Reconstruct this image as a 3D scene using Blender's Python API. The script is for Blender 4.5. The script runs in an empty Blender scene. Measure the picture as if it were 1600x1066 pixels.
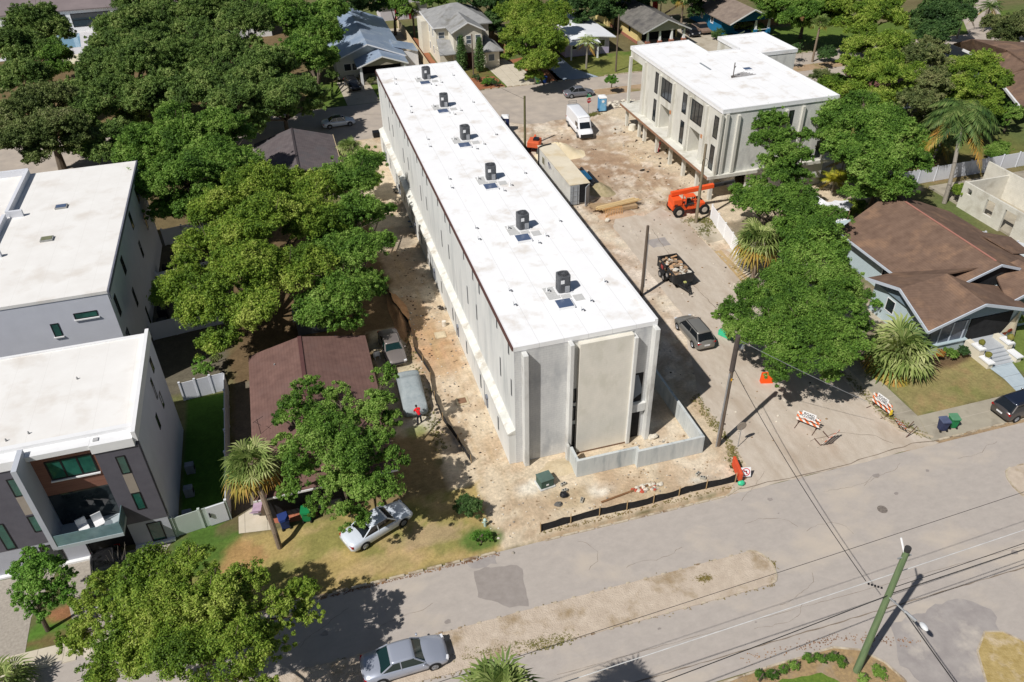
import bpy, math, random
import numpy as np
from mathutils import Vector, Matrix
R_ = math.radians
scene = bpy.context.scene
# ---------------------------------------------------------------- camera
CAM = np.array([-11.4199, -40.5937, 42.0900])
YAW, PITCH, ROLL, FPX = 0.2717862, 0.6324951, -0.0223234, 1240.58
def _axes():
    cy, sy = math.cos(YAW), math.sin(YAW)
    f = np.array([sy*math.cos(PITCH), cy*math.cos(PITCH), -math.sin(PITCH)])
    r = np.array([cy, -sy, 0.0]); u = np.cross(r, f)
    cr, sr = math.cos(ROLL), math.sin(ROLL)
    return cr*r+sr*u, -sr*r+cr*u, f
AR, AU, AF = _axes()
cd = bpy.data.cameras.new("camera"); cam = bpy.data.objects.new("camera", cd)
scene.collection.objects.link(cam); scene.camera = cam
cam.matrix_world = Matrix(((AR[0], AU[0], -AF[0], CAM[0]), (AR[1], AU[1], -AF[1], CAM[1]), (AR[2], AU[2], -AF[2], CAM[2]), (0, 0, 0, 1)))
cd.sensor_width = 36; cd.sensor_fit = 'HORIZONTAL'; cd.lens = FPX/1600*36
cd.clip_start = .5; cd.clip_end = 2000
# ---------------------------------------------------------------- world, sun, exposure
SUN_AZ, SUN_EL = 209.0, 50.0          # direction TO the sun, degrees from +X, elevation
w = bpy.data.worlds.new("World"); scene.world = w; w.use_nodes = True
nt = w.node_tree; bg = nt.nodes["Background"]
sky = nt.nodes.new("ShaderNodeTexSky"); sky.sky_type = 'NISHITA'; sky.sun_disc = False
sky.sun_elevation = R_(SUN_EL); sky.sun_rotation = R_((90-SUN_AZ) % 360)
nt.links.new(sky.outputs[0], bg.inputs[0]); bg.inputs[1].default_value = 0.05
sd = bpy.data.lights.new("sun", 'SUN'); sd.energy = 5.0; sd.angle = R_(.5); sd.color = (1.0, .965, .92)
so = bpy.data.objects.new("sun", sd); scene.collection.objects.link(so); so.location = (-40, -40, 80)
tosun = Vector((math.cos(R_(SUN_AZ))*math.cos(R_(SUN_EL)), math.sin(R_(SUN_AZ))*math.cos(R_(SUN_EL)), math.sin(R_(SUN_EL))))
so.rotation_euler = (-tosun).to_track_quat('-Z', 'Y').to_euler()
scene.view_settings.view_transform = 'Standard'; scene.view_settings.look = 'None'
scene.view_settings.exposure = -0.25; scene.view_settings.gamma = 1
scene.view_settings.use_curve_mapping = False
scene.cycles.max_bounces = 5; scene.cycles.diffuse_bounces = 3; scene.cycles.transparent_max_bounces = 4
scene.cycles.transmission_bounces = 2; scene.cycles.glossy_bounces = 2
# ---------------------------------------------------------------- helpers
random.seed(7); RNG = np.random.default_rng(11)
COL = scene.collection
def G(px, py, z=0.0):
    """world point at height z seen at photo pixel (px, py): used as a surveying tape only"""
    d = AF*FPX + AR*(px-800) - AU*(py-533); t = (z-CAM[2])/d[2]
    return Vector(CAM+t*d)
def rpx(p, n):
    """metres covered by n photo pixels at point p"""
    return n*float((np.array(p)-CAM) @ AF)/FPX
def srgb(r, g, b):
    f = lambda c: (c/255/12.92) if c/255 <= .04045 else ((c/255+.055)/1.055)**2.4
    return (f(r), f(g), f(b))
MATS = {}
def M(name, c, c2=None, rough=.85, scale=2.0, var=.18, bump=0.0, bscale=None, metal=0.0, stretch=(1, 1, 1), spec=.3, detail=6, c3=None, s3=.25, f3=(.52, .68), coat=0, contrast=(.3, .7), nr=.62):
    """procedural material: noise mix of two (three) colours in world space, fine speckle, bump"""
    if name in MATS: return MATS[name]
    m = bpy.data.materials.new(name); m.use_nodes = True; MATS[name] = m
    n = m.node_tree.nodes; L = m.node_tree.links; b = n["Principled BSDF"]
    b.inputs["Roughness"].default_value = rough; b.inputs["Metallic"].default_value = metal
    b.inputs["Specular IOR Level"].default_value = spec
    if coat: b.inputs["Coat Weight"].default_value = coat; b.inputs["Coat Roughness"].default_value = .08
    if c2 is None:
        c2 = tuple(x*(1+var) for x in c); c = tuple(x*(1-var) for x in c)
    g = n.new("ShaderNodeNewGeometry"); mp = n.new("ShaderNodeMapping"); mp.inputs["Scale"].default_value = stretch
    L.new(g.outputs["Position"], mp.inputs["Vector"])
    t = n.new("ShaderNodeTexNoise"); t.inputs["Scale"].default_value = scale; t.inputs["Detail"].default_value = detail; t.inputs["Roughness"].default_value = nr
    L.new(mp.outputs[0], t.inputs["Vector"])
    r = n.new("ShaderNodeMapRange"); r.inputs[1].default_value = contrast[0]; r.inputs[2].default_value = contrast[1]; L.new(t.outputs["Fac"], r.inputs[0])
    mx = n.new("ShaderNodeMix"); mx.data_type = 'RGBA'; mx.inputs[6].default_value = (*c, 1); mx.inputs[7].default_value = (*c2, 1); L.new(r.outputs[0], mx.inputs[0])
    out = mx.outputs[2]
    if c3:
        t3 = n.new("ShaderNodeTexNoise"); t3.inputs["Scale"].default_value = s3; t3.inputs["Detail"].default_value = 7; t3.inputs["Roughness"].default_value = .6
        L.new(mp.outputs[0], t3.inputs["Vector"])
        r3 = n.new("ShaderNodeMapRange"); r3.inputs[1].default_value = f3[0]; r3.inputs[2].default_value = f3[1]; L.new(t3.outputs["Fac"], r3.inputs[0])
        m3 = n.new("ShaderNodeMix"); m3.data_type = 'RGBA'; m3.inputs[7].default_value = (*c3, 1); L.new(out, m3.inputs[6]); L.new(r3.outputs[0], m3.inputs[0]); out = m3.outputs[2]
    L.new(out, b.inputs["Base Color"])
    if bump:
        tb = n.new("ShaderNodeTexNoise"); tb.inputs["Scale"].default_value = bscale or scale*4; tb.inputs["Detail"].default_value = 5
        L.new(mp.outputs[0], tb.inputs["Vector"])
        bp = n.new("ShaderNodeBump"); bp.inputs["Strength"].default_value = 1; bp.inputs["Distance"].default_value = bump
        L.new(tb.outputs["Fac"], bp.inputs["Height"]); L.new(bp.outputs[0], b.inputs["Normal"])
    m.diffuse_color = (*c2, 1)
    return m
def lines(m, axis=0, pitch=1.0, width=.03, col=(.5, .5, .5), fac=.6, wob=0.0, axis2=None, pitch2=1, off2=.5):
    """adds regular seams / courses (world space) to a material made by M; axis2 adds staggered cross joints"""
    n = m.node_tree.nodes; L = m.node_tree.links; b = n["Principled BSDF"]
    src = b.inputs["Base Color"].links[0].from_socket
    g = n.new("ShaderNodeNewGeometry"); sp = n.new("ShaderNodeSeparateXYZ"); L.new(g.outputs["Position"], sp.inputs[0])
    def math_(op, a, bb=None):
        k = n.new("ShaderNodeMath"); k.operation = op
        for i, x in enumerate((a, bb)):
            if x is None: continue
            if isinstance(x, (int, float)): k.inputs[i].default_value = x
            else: L.new(x, k.inputs[i])
        return k.outputs[0]
    def ln(ax, pt, extra=None):
        v = math_('DIVIDE', sp.outputs[ax] if ax < 3 else math_('ADD', sp.outputs[0], sp.outputs[1]), pt)
        if extra is not None: v = math_('ADD', v, extra)
        return math_('LESS_THAN', math_('FRACT', math_('ADD', v, 100.0)), width/pt), v
    a, v = ln(axis, pitch)
    if axis2 is not None:
        off = math_('MULTIPLY', math_('MODULO', math_('FLOOR', math_('ADD', v, 100.0)), 2.0), off2)
        b2, _ = ln(axis2, pitch2, off); a = math_('MAXIMUM', a, b2)
    a = math_('MULTIPLY', a, fac)
    mx = n.new("ShaderNodeMix"); mx.data_type = 'RGBA'; mx.inputs[7].default_value = (*col, 1); L.new(src, mx.inputs[6]); L.new(a, mx.inputs[0])
    L.new(mx.outputs[2], b.inputs["Base Color"])
    return m
def leafmat(name, cols, trans=.25, patch=.35):
    if name in MATS: return MATS[name]
    m = bpy.data.materials.new(name); m.use_nodes = True; MATS[name] = m
    n = m.node_tree.nodes; L = m.node_tree.links; b = n["Principled BSDF"]; out = n["Material Output"]
    b.inputs["Roughness"].default_value = .6; b.inputs["Specular IOR Level"].default_value = .25
    g = n.new("ShaderNodeNewGeometry")
    t = n.new("ShaderNodeTexNoise"); t.inputs["Scale"].default_value = patch; t.inputs["Detail"].default_value = 3; L.new(g.outputs["Position"], t.inputs["Vector"])
    a = n.new("ShaderNodeMath"); a.operation = 'MULTIPLY_ADD'; L.new(t.outputs["Fac"], a.inputs[0]); a.inputs[1].default_value = 2.2; a.inputs[2].default_value = -.85
    a2 = n.new("ShaderNodeMath"); a2.operation = 'MULTIPLY_ADD'; L.new(g.outputs["Random Per Island"], a2.inputs[0]); a2.inputs[1].default_value = .55; L.new(a.outputs[0], a2.inputs[2])
    cr = n.new("ShaderNodeValToRGB"); e = cr.color_ramp.elements
    for i, c in enumerate(cols):
        if i < 2: el = e[i]; el.position = i/(len(cols)-1)
        else: el = e.new(i/(len(cols)-1))
        el.color = (*c, 1)
    e[0].position = 0
    for i, el in enumerate(sorted(e, key=lambda q: q.position)): pass
    L.new(a2.outputs[0], cr.inputs[0]); L.new(cr.outputs[0], b.inputs["Base Color"])
    tr = n.new("ShaderNodeBsdfTranslucent"); L.new(cr.outputs[0], tr.inputs[0])
    mx = n.new("ShaderNodeMixShader"); mx.inputs[0].default_value = trans; L.new(b.outputs[0], mx.inputs[1]); L.new(tr.outputs[0], mx.inputs[2]); L.new(mx.outputs[0], out.inputs[0])
    return m
def leafcols(*c): return [srgb(*x) for x in c]

class MB:
    """collects faces; build() links them as ONE mesh object"""
    def __init__(s, local=False): s.v = []; s.f = []; s.mi = []; s.cur = 0; s.local = local
    def use(s, i): s.cur = i; return s
    def poly(s, pts):
        n = len(s.v); s.v += [tuple(p) for p in pts]; s.f.append(tuple(range(n, n+len(pts)))); s.mi.append(s.cur); return s
    def faces(s, vs, fs):
        n = len(s.v); s.v += [tuple(p) for p in vs]
        for f in fs: s.f.append(tuple(n+i for i in f)); s.mi.append(s.cur)
        return s
    def box(s, x0, x1, y0, y1, z0, z1):
        return s.faces([(x0, y0, z0), (x1, y0, z0), (x1, y1, z0), (x0, y1, z0), (x0, y0, z1), (x1, y0, z1), (x1, y1, z1), (x0, y1, z1)],
                       [(3, 2, 1, 0), (4, 5, 6, 7), (0, 1, 5, 4), (1, 2, 6, 5), (2, 3, 7, 6), (3, 0, 4, 7)])
    def bar(s, a, b, wd, ht, up=(0, 0, 1)):
        a = Vector(a); b = Vector(b); d = (b-a).normalized(); u = Vector(up)
        if abs(d.dot(u)) > .95: u = Vector((1, 0, 0))
        x = d.cross(u).normalized()*wd/2; y = x.cross(d).normalized()*ht/2
        v = [a-x-y, a+x-y, a+x+y, a-x+y, b-x-y, b+x-y, b+x+y, b-x+y]
        return s.faces(v, [(3, 2, 1, 0), (4, 5, 6, 7), (0, 1, 5, 4), (1, 2, 6, 5), (2, 3, 7, 6), (3, 0, 4, 7)])
    def tube(s, a, b, r0, r1=None, n=8, cap=True):
        r1 = r0 if r1 is None else r1; a = Vector(a); b = Vector(b); d = (b-a).normalized()
        u = Vector((0, 0, 1)) if abs(d.z) < .9 else Vector((1, 0, 0)); x = d.cross(u).normalized(); y = d.cross(x)
        vs = [a+(x*math.cos(t)+y*math.sin(t))*r0 for t in [2*math.pi*i/n for i in range(n)]]+[b+(x*math.cos(t)+y*math.sin(t))*r1 for t in [2*math.pi*i/n for i in range(n)]]
        fs = [(i, (i+1) % n, n+(i+1) % n, n+i) for i in range(n)]
        if cap: fs += [tuple(range(n-1, -1, -1)), tuple(range(n, 2*n))]
        return s.faces(vs, fs)
    def path(s, pts, r, n=6, r1=None):
        k = len(pts)-1
        for i in range(k):
            ra = r+(r1-r)*i/k if r1 is not None else r; rb = r+(r1-r)*(i+1)/k if r1 is not None else r
            s.tube(pts[i], pts[i+1], ra, rb, n)
        return s
    def prism(s, pts, z0, z1):
        n = len(pts); z0f = z0 if callable(z0) else (lambda p: z0)
        return s.faces([(p[0], p[1], z0) for p in pts]+[(p[0], p[1], z1) for p in pts],
                       [tuple(range(n-1, -1, -1)), tuple(range(n, 2*n))]+[(i, (i+1) % n, n+(i+1) % n, n+i) for i in range(n)])
    def loft(s, rings, ends=True, closed=True):
        n = len(rings[0]); vs = [p for r in rings for p in r]; fs = []
        for k in range(len(rings)-1):
            for i in range(n if closed else n-1):
                fs.append((k*n+i, k*n+(i+1) % n, (k+1)*n+(i+1) % n, (k+1)*n+i))
        if ends: fs += [tuple(range(n-1, -1, -1)), tuple(range((len(rings)-1)*n, len(rings)*n))]
        return s.faces(vs, fs)
    def slab(s, pts, t):
        """roof plane: quad/tri polygon thickened downward by t"""
        n = len(pts); lo = [(p[0], p[1], p[2]-t) for p in pts]
        return s.faces(list(pts)+lo, [tuple(range(n)), tuple(range(2*n-1, n-1, -1))]+[(i, n+i, n+(i+1) % n, (i+1) % n) for i in range(n)])
    def blob(s, c, r, nu=10, nv=6, jit=.15, flat=1.0):
        vs = []; fs = []
        for j in range(nv+1):
            ph = math.pi*j/nv
            for i in range(nu):
                th = 2*math.pi*i/nu; k = 1+random.uniform(-jit, jit)
                rr = r if isinstance(r, (tuple, list)) else (r, r, r*flat)
                vs.append((c[0]+rr[0]*k*math.sin(ph)*math.cos(th), c[1]+rr[1]*k*math.sin(ph)*math.sin(th), c[2]+rr[2]*k*math.cos(ph)))
        for j in range(nv):
            for i in range(nu): fs.append((j*nu+i, (j+1)*nu+i, (j+1)*nu+(i+1) % nu, j*nu+(i+1) % nu))
        return s.faces(vs, fs)
ORG = {}
def link(o, parent=None):
    COL.objects.link(o)
    if parent: o.parent = parent
    return o
def part(name, mb, mat, parent=None, smooth=False, label=None, bevel=0):
    off = Vector((0, 0, 0))
    if parent is not None and not mb.local: off = ORG.get(parent.name, Vector((0, 0, 0)))
    me = bpy.data.meshes.new(name); me.from_pydata([(a-off.x, b-off.y, c-off.z) for a, b, c in mb.v], [], mb.f)
    for m in (mat if isinstance(mat, (list, tuple)) else [mat]): me.materials.append(m)
    if isinstance(mat, (list, tuple)): me.polygons.foreach_set("material_index", mb.mi)
    if smooth: me.polygons.foreach_set("use_smooth", [True]*len(me.polygons))
    me.validate(); me.update()
    o = bpy.data.objects.new(name, me); link(o, parent)
    if parent is not None and not mb.local: ORG[o.name] = off
    if bevel:
        bv = o.modifiers.new("bevel", 'BEVEL'); bv.width = bevel; bv.segments = 2; bv.limit_method = 'ANGLE'
    if label: o["label"] = label
    return o
def tag(o, label, cat, group=None):
    o["label"] = label; o["category"] = cat
    if group: o["group"] = group
    return o
def thing(name, label, cat, loc=(0, 0, 0), rotz=0, group=None):
    o = bpy.data.objects.new(name, None); o.empty_display_size = .3; link(o)
    o.location = loc; o.rotation_euler = (0, 0, rotz); ORG[o.name] = Vector(loc)
    return tag(o, label, cat, group)
def solo(name, mb, mat, label, cat, group=None, smooth=False):
    """a thing that is one mesh"""
    return tag(part(name, mb, mat, None, smooth), label, cat, group)
def struct(name, mb, mat, smooth=False, kind="structure"):
    o = part(name, mb, mat, None, smooth); o["kind"] = kind; return o
def copy_tree(o, parent=None):
    c = o.copy(); COL.objects.link(c)
    if parent: c.parent = parent
    for ch in list(o.children): copy_tree(ch, c)
    return c
def dup(root, loc, rotz, label, group=None):
    c = copy_tree(root); c.location = loc; c.rotation_euler = (0, 0, rotz); c["label"] = label
    if group: c["group"] = group
    return c
def npmesh(name, verts, faces, mat, smooth=False):
    me = bpy.data.meshes.new(name); k = faces.shape[1]
    me.vertices.add(len(verts)); me.vertices.foreach_set("co", np.asarray(verts, dtype=np.float32).ravel())
    me.loops.add(faces.size); me.loops.foreach_set("vertex_index", faces.ravel().astype(np.int32))
    me.polygons.add(len(faces)); me.polygons.foreach_set("loop_start", np.arange(0, faces.size, k, dtype=np.int32))
    me.polygons.foreach_set("loop_total", np.full(len(faces), k, dtype=np.int32))
    if smooth: me.polygons.foreach_set("use_smooth", np.ones(len(faces), dtype=bool))
    me.materials.append(mat); me.update(calc_edges=True)
    return me
def textmesh(s, size, mat, name, parent, loc, rot, ext=.004):
    c = bpy.data.curves.new("txt", 'FONT'); c.body = s; c.size = size; c.align_x = 'CENTER'; c.align_y = 'CENTER'; c.extrude = ext; c.offset = size*.02; c.space_line = .85
    t = bpy.data.objects.new("txt", c); COL.objects.link(t)
    bpy.context.view_layer.update()
    me = bpy.data.meshes.new_from_object(t.evaluated_get(bpy.context.evaluated_depsgraph_get())); bpy.data.objects.remove(t)
    me.materials.clear(); me.materials.append(mat)
    o = bpy.data.objects.new(name, me); link(o, parent); o.location = loc; o.rotation_euler = rot
    return o
# ================================================================ SETTING: ground, streets, pavements
def vnoise(x, y, seed=0):
    xi = np.floor(x).astype(int); yi = np.floor(y).astype(int); fx = x-xi; fy = y-yi
    fx = fx*fx*(3-2*fx); fy = fy*fy*(3-2*fy)
    def h(a, b):
        k = (a*374761393+b*668265263+seed*1442695041) & 0xffffffff; k = ((k ^ (k >> 13))*1274126177) & 0xffffffff
        return ((k ^ (k >> 16)) & 0xffff)/65535.0
    return (h(xi, yi)*(1-fx)+h(xi+1, yi)*fx)*(1-fy)+(h(xi, yi+1)*(1-fx)+h(xi+1, yi+1)*fx)*fy
def fbm(x, y, s, seed=0, o=4):
    t = 0; a = .5; q = 0
    for i in range(o): t = t+a*vnoise(x*s+17*i, y*s+31*i, seed+i); q += a; a *= .55; s *= 2.1
    return t/q
xs = np.concatenate([np.arange(-150, -42, 6.0), np.arange(-42, 62, .34), np.arange(62, 190, 5.0)])
ys = np.concatenate([np.arange(-70, -30, 5.0), np.arange(-30, 84, .34), np.arange(84, 112, .8), np.arange(112, 280, 6.0)])
GX, GY = np.meshgrid(xs, ys)
nA = fbm(GX, GY, .35, 3); nB = fbm(GX, GY, 1.1, 9); nC = fbm(GX, GY, .12, 21)
def S(r, g, b): return np.array(srgb(r, g, b))
col = np.empty(GX.shape+(3,)); col[:] = S(112, 104, 74)
col += (nA[..., None]-.5)*np.array([.10, .09, .05])
k0 = np.clip((nC-.45)*5, 0, 1)[..., None]; col[:] = col*(1-k0)+k0*S(96, 106, 62)
def paint(c, mask, amt=1.0):
    m = np.clip(mask, 0, 1)[..., None]*amt; col[:] = col*(1-m)+m*np.array(c)
def rect(x0, x1, y0, y1, soft=.5, rag=.5):
    n = (nB-.5)*2*rag*1.6; d = np.minimum.reduce([GX-x0, x1-GX, GY-y0, y1-GY])+n
    return d/soft+.5
def disc(x, y, rx, ry=None, soft=.35, rag=.5):
    ry = ry or rx; d = 1-np.sqrt(((GX-x)/rx)**2+((GY-y)/ry)**2)+(nB-.5)*2*rag
    return d/soft+.5
SAND = S(204, 188, 163); SANDP = S(211, 197, 175); BRN = S(146, 122, 100); ORG_ = S(184, 146, 110); GRY = S(186, 176, 164)
# lawns and yards
paint(S(92, 112, 50), rect(-60, 130, 81, 92)); paint(S(128, 128, 72), disc(40, 86, 9, 6), .8); paint(S(120, 98, 66), disc(14, 88, 8, 5), .7)
paint(S(96, 116, 52), rect(60, 92, 82, 96, .6)); paint(S(118, 112, 70), disc(72, 84, 8, 3))
paint(S(132, 106, 80), rect(-60, -8, 62, 82, 1)); paint(S(140, 118, 90), rect(-45, -24, 44, 70, 1), .7)
paint(S(112, 112, 62), rect(58, 80, 31, 50, .8)); paint(S(150, 124, 92), disc(66, 33, 8, 4), .5)
paint(S(140, 128, 108), rect(30, 40, 2, 31, .8)); paint(S(118, 106, 84), rect(28.8, 36, 10, 24, .8), .7)
# construction dirt
paint(SAND, rect(-5.2, .3, -7.4, 78, .4, .35)); paint(SAND, rect(-5.4, 16, -7.3, 1.5, .3, .3)); paint(SANDP, rect(9.8, 31, -6.6, 74, .4, .3))
paint(SAND, rect(28, 59, 29, 72, .8, .5)); paint(GRY, rect(16.2, 29, -7, 4, .6, .5), .8)
paint(SAND, rect(-8, 0, 58, 80, .6, .4))
k = np.clip((nA-.5)*6, 0, 1)*np.clip(rect(-6, 31, -8, 72, 1), 0, 1); paint(S(182, 156, 126), k, .6)
k = np.clip((nC-.48)*9, 0, 1)*np.clip((nA-.4)*4, 0, 1)*np.clip(rect(16, 40, 22, 68, 2), 0, 1); paint(BRN, k, .75)
for x, y, rx, ry, c, a in [(-3.6, 17.5, 2.2, 3.2, ORG_, .9), (-2.6, 14, 1.8, 2.6, ORG_, .7), (-4, 22, 1.6, 3, ORG_, .6), (-1, 27, 2, 4, SANDP, .6), (-3.4, 30, 2.2, 5, BRN, .6),
        (-3, 37, 2, 3, S(120, 110, 98), .6), (-2.5, 9, 2.4, 3, SANDP, .6), (25, 45, 3, 9, BRN, .7), (28, 56, 4, 4, BRN, .5), (24, 30, 3, 4, S(196, 164, 140), .8), (18, 25, 2.4, 5, S(190, 164, 138), .8),
        (17.5, 32, 1.6, 2.5, S(214, 200, 180), .8), (20, 22, 2, 5, S(222, 210, 196), .7), (14.6, 1, 1.4, 5, S(206, 188, 160), .8), (21, 12, 2.5, 3, S(208, 192, 172), .6), (24, 24, 1.2, .6, BRN, .5),
        (26, 18.5, 1.1, 1.4, S(150, 138, 124), .8), (5, -4.4, 1.0, .6, S(224, 216, 200), .9), (.2, -2.6, 1, .7, S(222, 214, 198), .9), (12.5, -5.6, 1, .5, S(206, 202, 190), .8),
        (2.5, -4.5, 1.6, 1.0, S(178, 158, 124), .6), (8, -5.4, 2, .8, S(186, 168, 136), .6), (34, 38, 3, 5, SANDP, .7), (30, 46, 2, 6, S(200, 178, 148), .7), (31, 60, 3, 3, S(212, 204, 190), .7),
        (19.5, 54, 3, 3, S(204, 190, 170), .8), (15, 60, 3, 8, S(202, 184, 160), .8), (21, 64, 4, 3, S(206, 196, 180), .5)]:
    paint(c, disc(x, y, rx, ry, .5, .5), a)
k = np.clip((fbm(GX, GY, .22, 55)-.44)*7, 0, 1)*np.clip(rect(19, 33, 34, 66, 2.5, 1), 0, 1); paint(S(158, 132, 108), k, .85)
k = np.clip((fbm(GX, GY, .5, 77)-.5)*8, 0, 1)*np.clip(rect(14, 33, 4, 72, 2, 1), 0, 1); paint(S(170, 146, 122), k, .6)
k = np.clip((fbm(GX, GY, .7, 91)-.52)*8, 0, 1)*np.clip(rect(-5.2, 16, -7.2, 40, 1, .5), 0, 1); paint(S(176, 152, 124), k, .6)
k = np.clip((fbm(GX, GY, .9, 33)-.56)*9, 0, 1)*np.clip(rect(14, 33, 4, 72, 2, 1), 0, 1); paint(S(222, 210, 194), k, .6)
# tyre tracks on the lot
for i in range(44):
    x0 = random.uniform(20, 31); yc = random.uniform(24, 66); ln = random.uniform(5, 14); sl = random.uniform(-.18, .18); wv = random.uniform(-1, 1)
    d = np.abs(GX-(x0+(GY-yc)*sl+.4*np.sin((GY-yc)*.3+wv))); m = np.clip(1-d/.28, 0, 1)*np.clip(1-np.abs(GY-yc)/ln, 0, 1)*np.clip(nB*2-.4, 0, 1); paint(BRN if i % 2 else SANDP, m, .8)
for i in range(22):
    x0 = random.uniform(-4.4, -1); yc = random.uniform(-4, 36); ln = random.uniform(3, 9)
    d = np.abs(GX-(x0+.5*np.sin((GY-yc)*.25+i))); m = np.clip(1-d/.25, 0, 1)*np.clip(1-np.abs(GY-yc)/ln, 0, 1); paint(S(176, 150, 112), m, .5)
paint(S(118, 98, 72), rect(-60, -8, 84, 135, 2, 1), .85); paint(S(96, 84, 60), rect(-60, -9, 44, 70, 1, .6), .6)
# small yards of the houses on the left
paint(S(72, 106, 40), rect(-23.8, -20.6, .4, 15.2, .15, .05)); paint(S(104, 98, 84), rect(-28, -20.6, 16, 46, .4, .2)); paint(S(110, 92, 68), rect(-20.3, -5, 15.4, 46, .6, .5))
paint(S(120, 112, 98), rect(-20.2, -18.2, 1, 16, .2, .1))
paint(S(206, 192, 164), rect(-8.2, -5.2, 5, 20, .4, .3), .7); paint(S(190, 184, 168), disc(-5.8, 6.4, 1.4, 1.2), .7); paint(S(140, 120, 88), rect(-13, -5.3, -4, 5.5, .6, .5), .8)
paint(S(128, 138, 74), disc(-6.4, 5.6, 1.0, .7), .7)
# front lawn on the left
LW = np.clip(rect(-23.9, -3.4, -7.45, -1.2, .3, .25), 0, 1); paint(S(170, 150, 98), LW); paint(S(96, 116, 52), LW*np.clip((nA-.48)*7, 0, 1), .5); paint(S(192, 164, 122), LW*np.clip((nB-.55)*8, 0, 1), .5)
paint(S(74, 106, 42), disc(-22.4, -1.6, 2.2, 2.2), .9); paint(S(84, 112, 50), disc(-4.3, -6.2, 1.3, .9), .9); paint(S(172, 136, 92), disc(-19.8, -3.4, 1.4, 1.6), .8); paint(S(188, 160, 120), disc(-10.6, -6.2, 3, .8), .5); paint(S(176, 152, 122), disc(-7.6, -4.9, 2, .9), .7)
paint(S(86, 120, 48), rect(-32, -24, -6.3, -4.2, .4, .4)); paint(S(150, 104, 76), disc(-30.4, -4.1, 1.1, .6), .9); paint(S(120, 96, 70), disc(-30.6, -5.9, 1.6, .35), .8)
# lawn of the brown roofed house on the right
LR = np.clip(rect(31.5, 41.3, -4.5, .9, .2, .2), 0, 1); paint(S(142, 132, 88), LR); paint(S(112, 118, 66), LR*np.clip((nA-.45)*6, 0, 1), .6); paint(S(160, 132, 96), LR*np.clip((nB-.55)*6, 0, 1), .5)
paint(S(104, 84, 64), disc(38, .9, 3.6, .9, .3, .2), .9); paint(S(108, 122, 62), rect(43.6, 60, -4.4, 3, .3, .2)); paint(S(148, 134, 110), rect(29, 31.4, -6, 4, .2, .2), .4)
paint(S(158, 136, 108), rect(28, 60, -7.9, -7.0, .1, .05)); paint(S(176, 154, 126), rect(-.5, 16, -7.9, -7.2, .1, .1))
verts = np.stack([GX.ravel(), GY.ravel(), (np.zeros_like(GX)-.012).ravel()], 1)
nx = len(xs); idx = np.arange(len(verts)).reshape(GX.shape)
fcs = np.stack([idx[:-1, :-1].ravel(), idx[:-1, 1:].ravel(), idx[1:, 1:].ravel(), idx[1:, :-1].ravel()], 1)
gm = bpy.data.materials.new("ground"); gm.use_nodes = True; n = gm.node_tree.nodes; L = gm.node_tree.links; b = n["Principled BSDF"]; b.inputs["Roughness"].default_value = .95; b.inputs["Specular IOR Level"].default_value = .1
va = n.new("ShaderNodeVertexColor"); va.layer_name = "soil"; geo = n.new("ShaderNodeNewGeometry")
def nz(scale, det, lo, hi, a, c):
    t = n.new("ShaderNodeTexNoise"); t.inputs["Scale"].default_value = scale; t.inputs["Detail"].default_value = det; t.inputs["Roughness"].default_value = .68; L.new(geo.outputs["Position"], t.inputs["Vector"])
    r = n.new("ShaderNodeMapRange"); r.inputs[1].default_value = lo; r.inputs[2].default_value = hi; r.inputs[3].default_value = a; r.inputs[4].default_value = c; L.new(t.outputs["Fac"], r.inputs[0]); return r.outputs[0], t
f1, t1 = nz(1.1, 10, .34, .66, .86, 1.2); f2, t2 = nz(4.5, 12, .36, .6, .78, 1.16); t2.inputs['Roughness'].default_value = .8
mm = n.new("ShaderNodeMath"); mm.operation = 'MULTIPLY'; L.new(f1, mm.inputs[0]); L.new(f2, mm.inputs[1])
vm = n.new("ShaderNodeVectorMath"); vm.operation = 'SCALE'; L.new(va.outputs[0], vm.inputs[0]); L.new(mm.outputs[0], vm.inputs["Scale"]); L.new(vm.outputs[0], b.inputs["Base Color"])
bp = n.new("ShaderNodeBump"); bp.inputs["Distance"].default_value = .04; bp.inputs["Strength"].default_value = .9; L.new(t2.outputs["Fac"], bp.inputs["Height"]); L.new(bp.outputs[0], b.inputs["Normal"])
gme = npmesh("ground", verts, fcs, gm)
at = gme.color_attributes.new("soil", 'FLOAT_COLOR', 'POINT'); at.data.foreach_set("color", np.concatenate([np.clip(col, .01, .9), np.ones(GX.shape+(1,))], -1).astype(np.float32).ravel())
go = bpy.data.objects.new("ground", gme); COL.objects.link(go); go["kind"] = "structure"

def rag_poly(pts, jit=.06, step=.5):
    out = []
    for i in range(len(pts)):
        a = Vector(pts[i][:2]); b_ = Vector(pts[(i+1) % len(pts)][:2]); k = max(1, int((b_-a).length/step))
        for j in range(k):
            p = a.lerp(b_, j/k); out.append((p.x+random.uniform(-jit, jit), p.y+random.uniform(-jit, jit)))
    return out
def sheet(name, pts, z, mat, jit=.0, step=.6, kind="structure"):
    mb = MB(); pp = rag_poly(pts, jit, step) if jit else pts
    mb.poly([(p[0], p[1], z) for p in pp]); return struct(name, mb, mat, kind=kind)
def R4(x0, x1, y0, y1): return [(x0, y0), (x1, y0), (x1, y1), (x0, y1)]
ASPH = M("asphalt", srgb(164, 156, 149), srgb(192, 183, 174), scale=1.3, bump=.012, bscale=40, c3=srgb(196, 184, 169), s3=.16, rough=.93, spec=.15, stretch=(.8, 1.2, 1), detail=12, nr=.8, contrast=(.2, .8))
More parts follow.
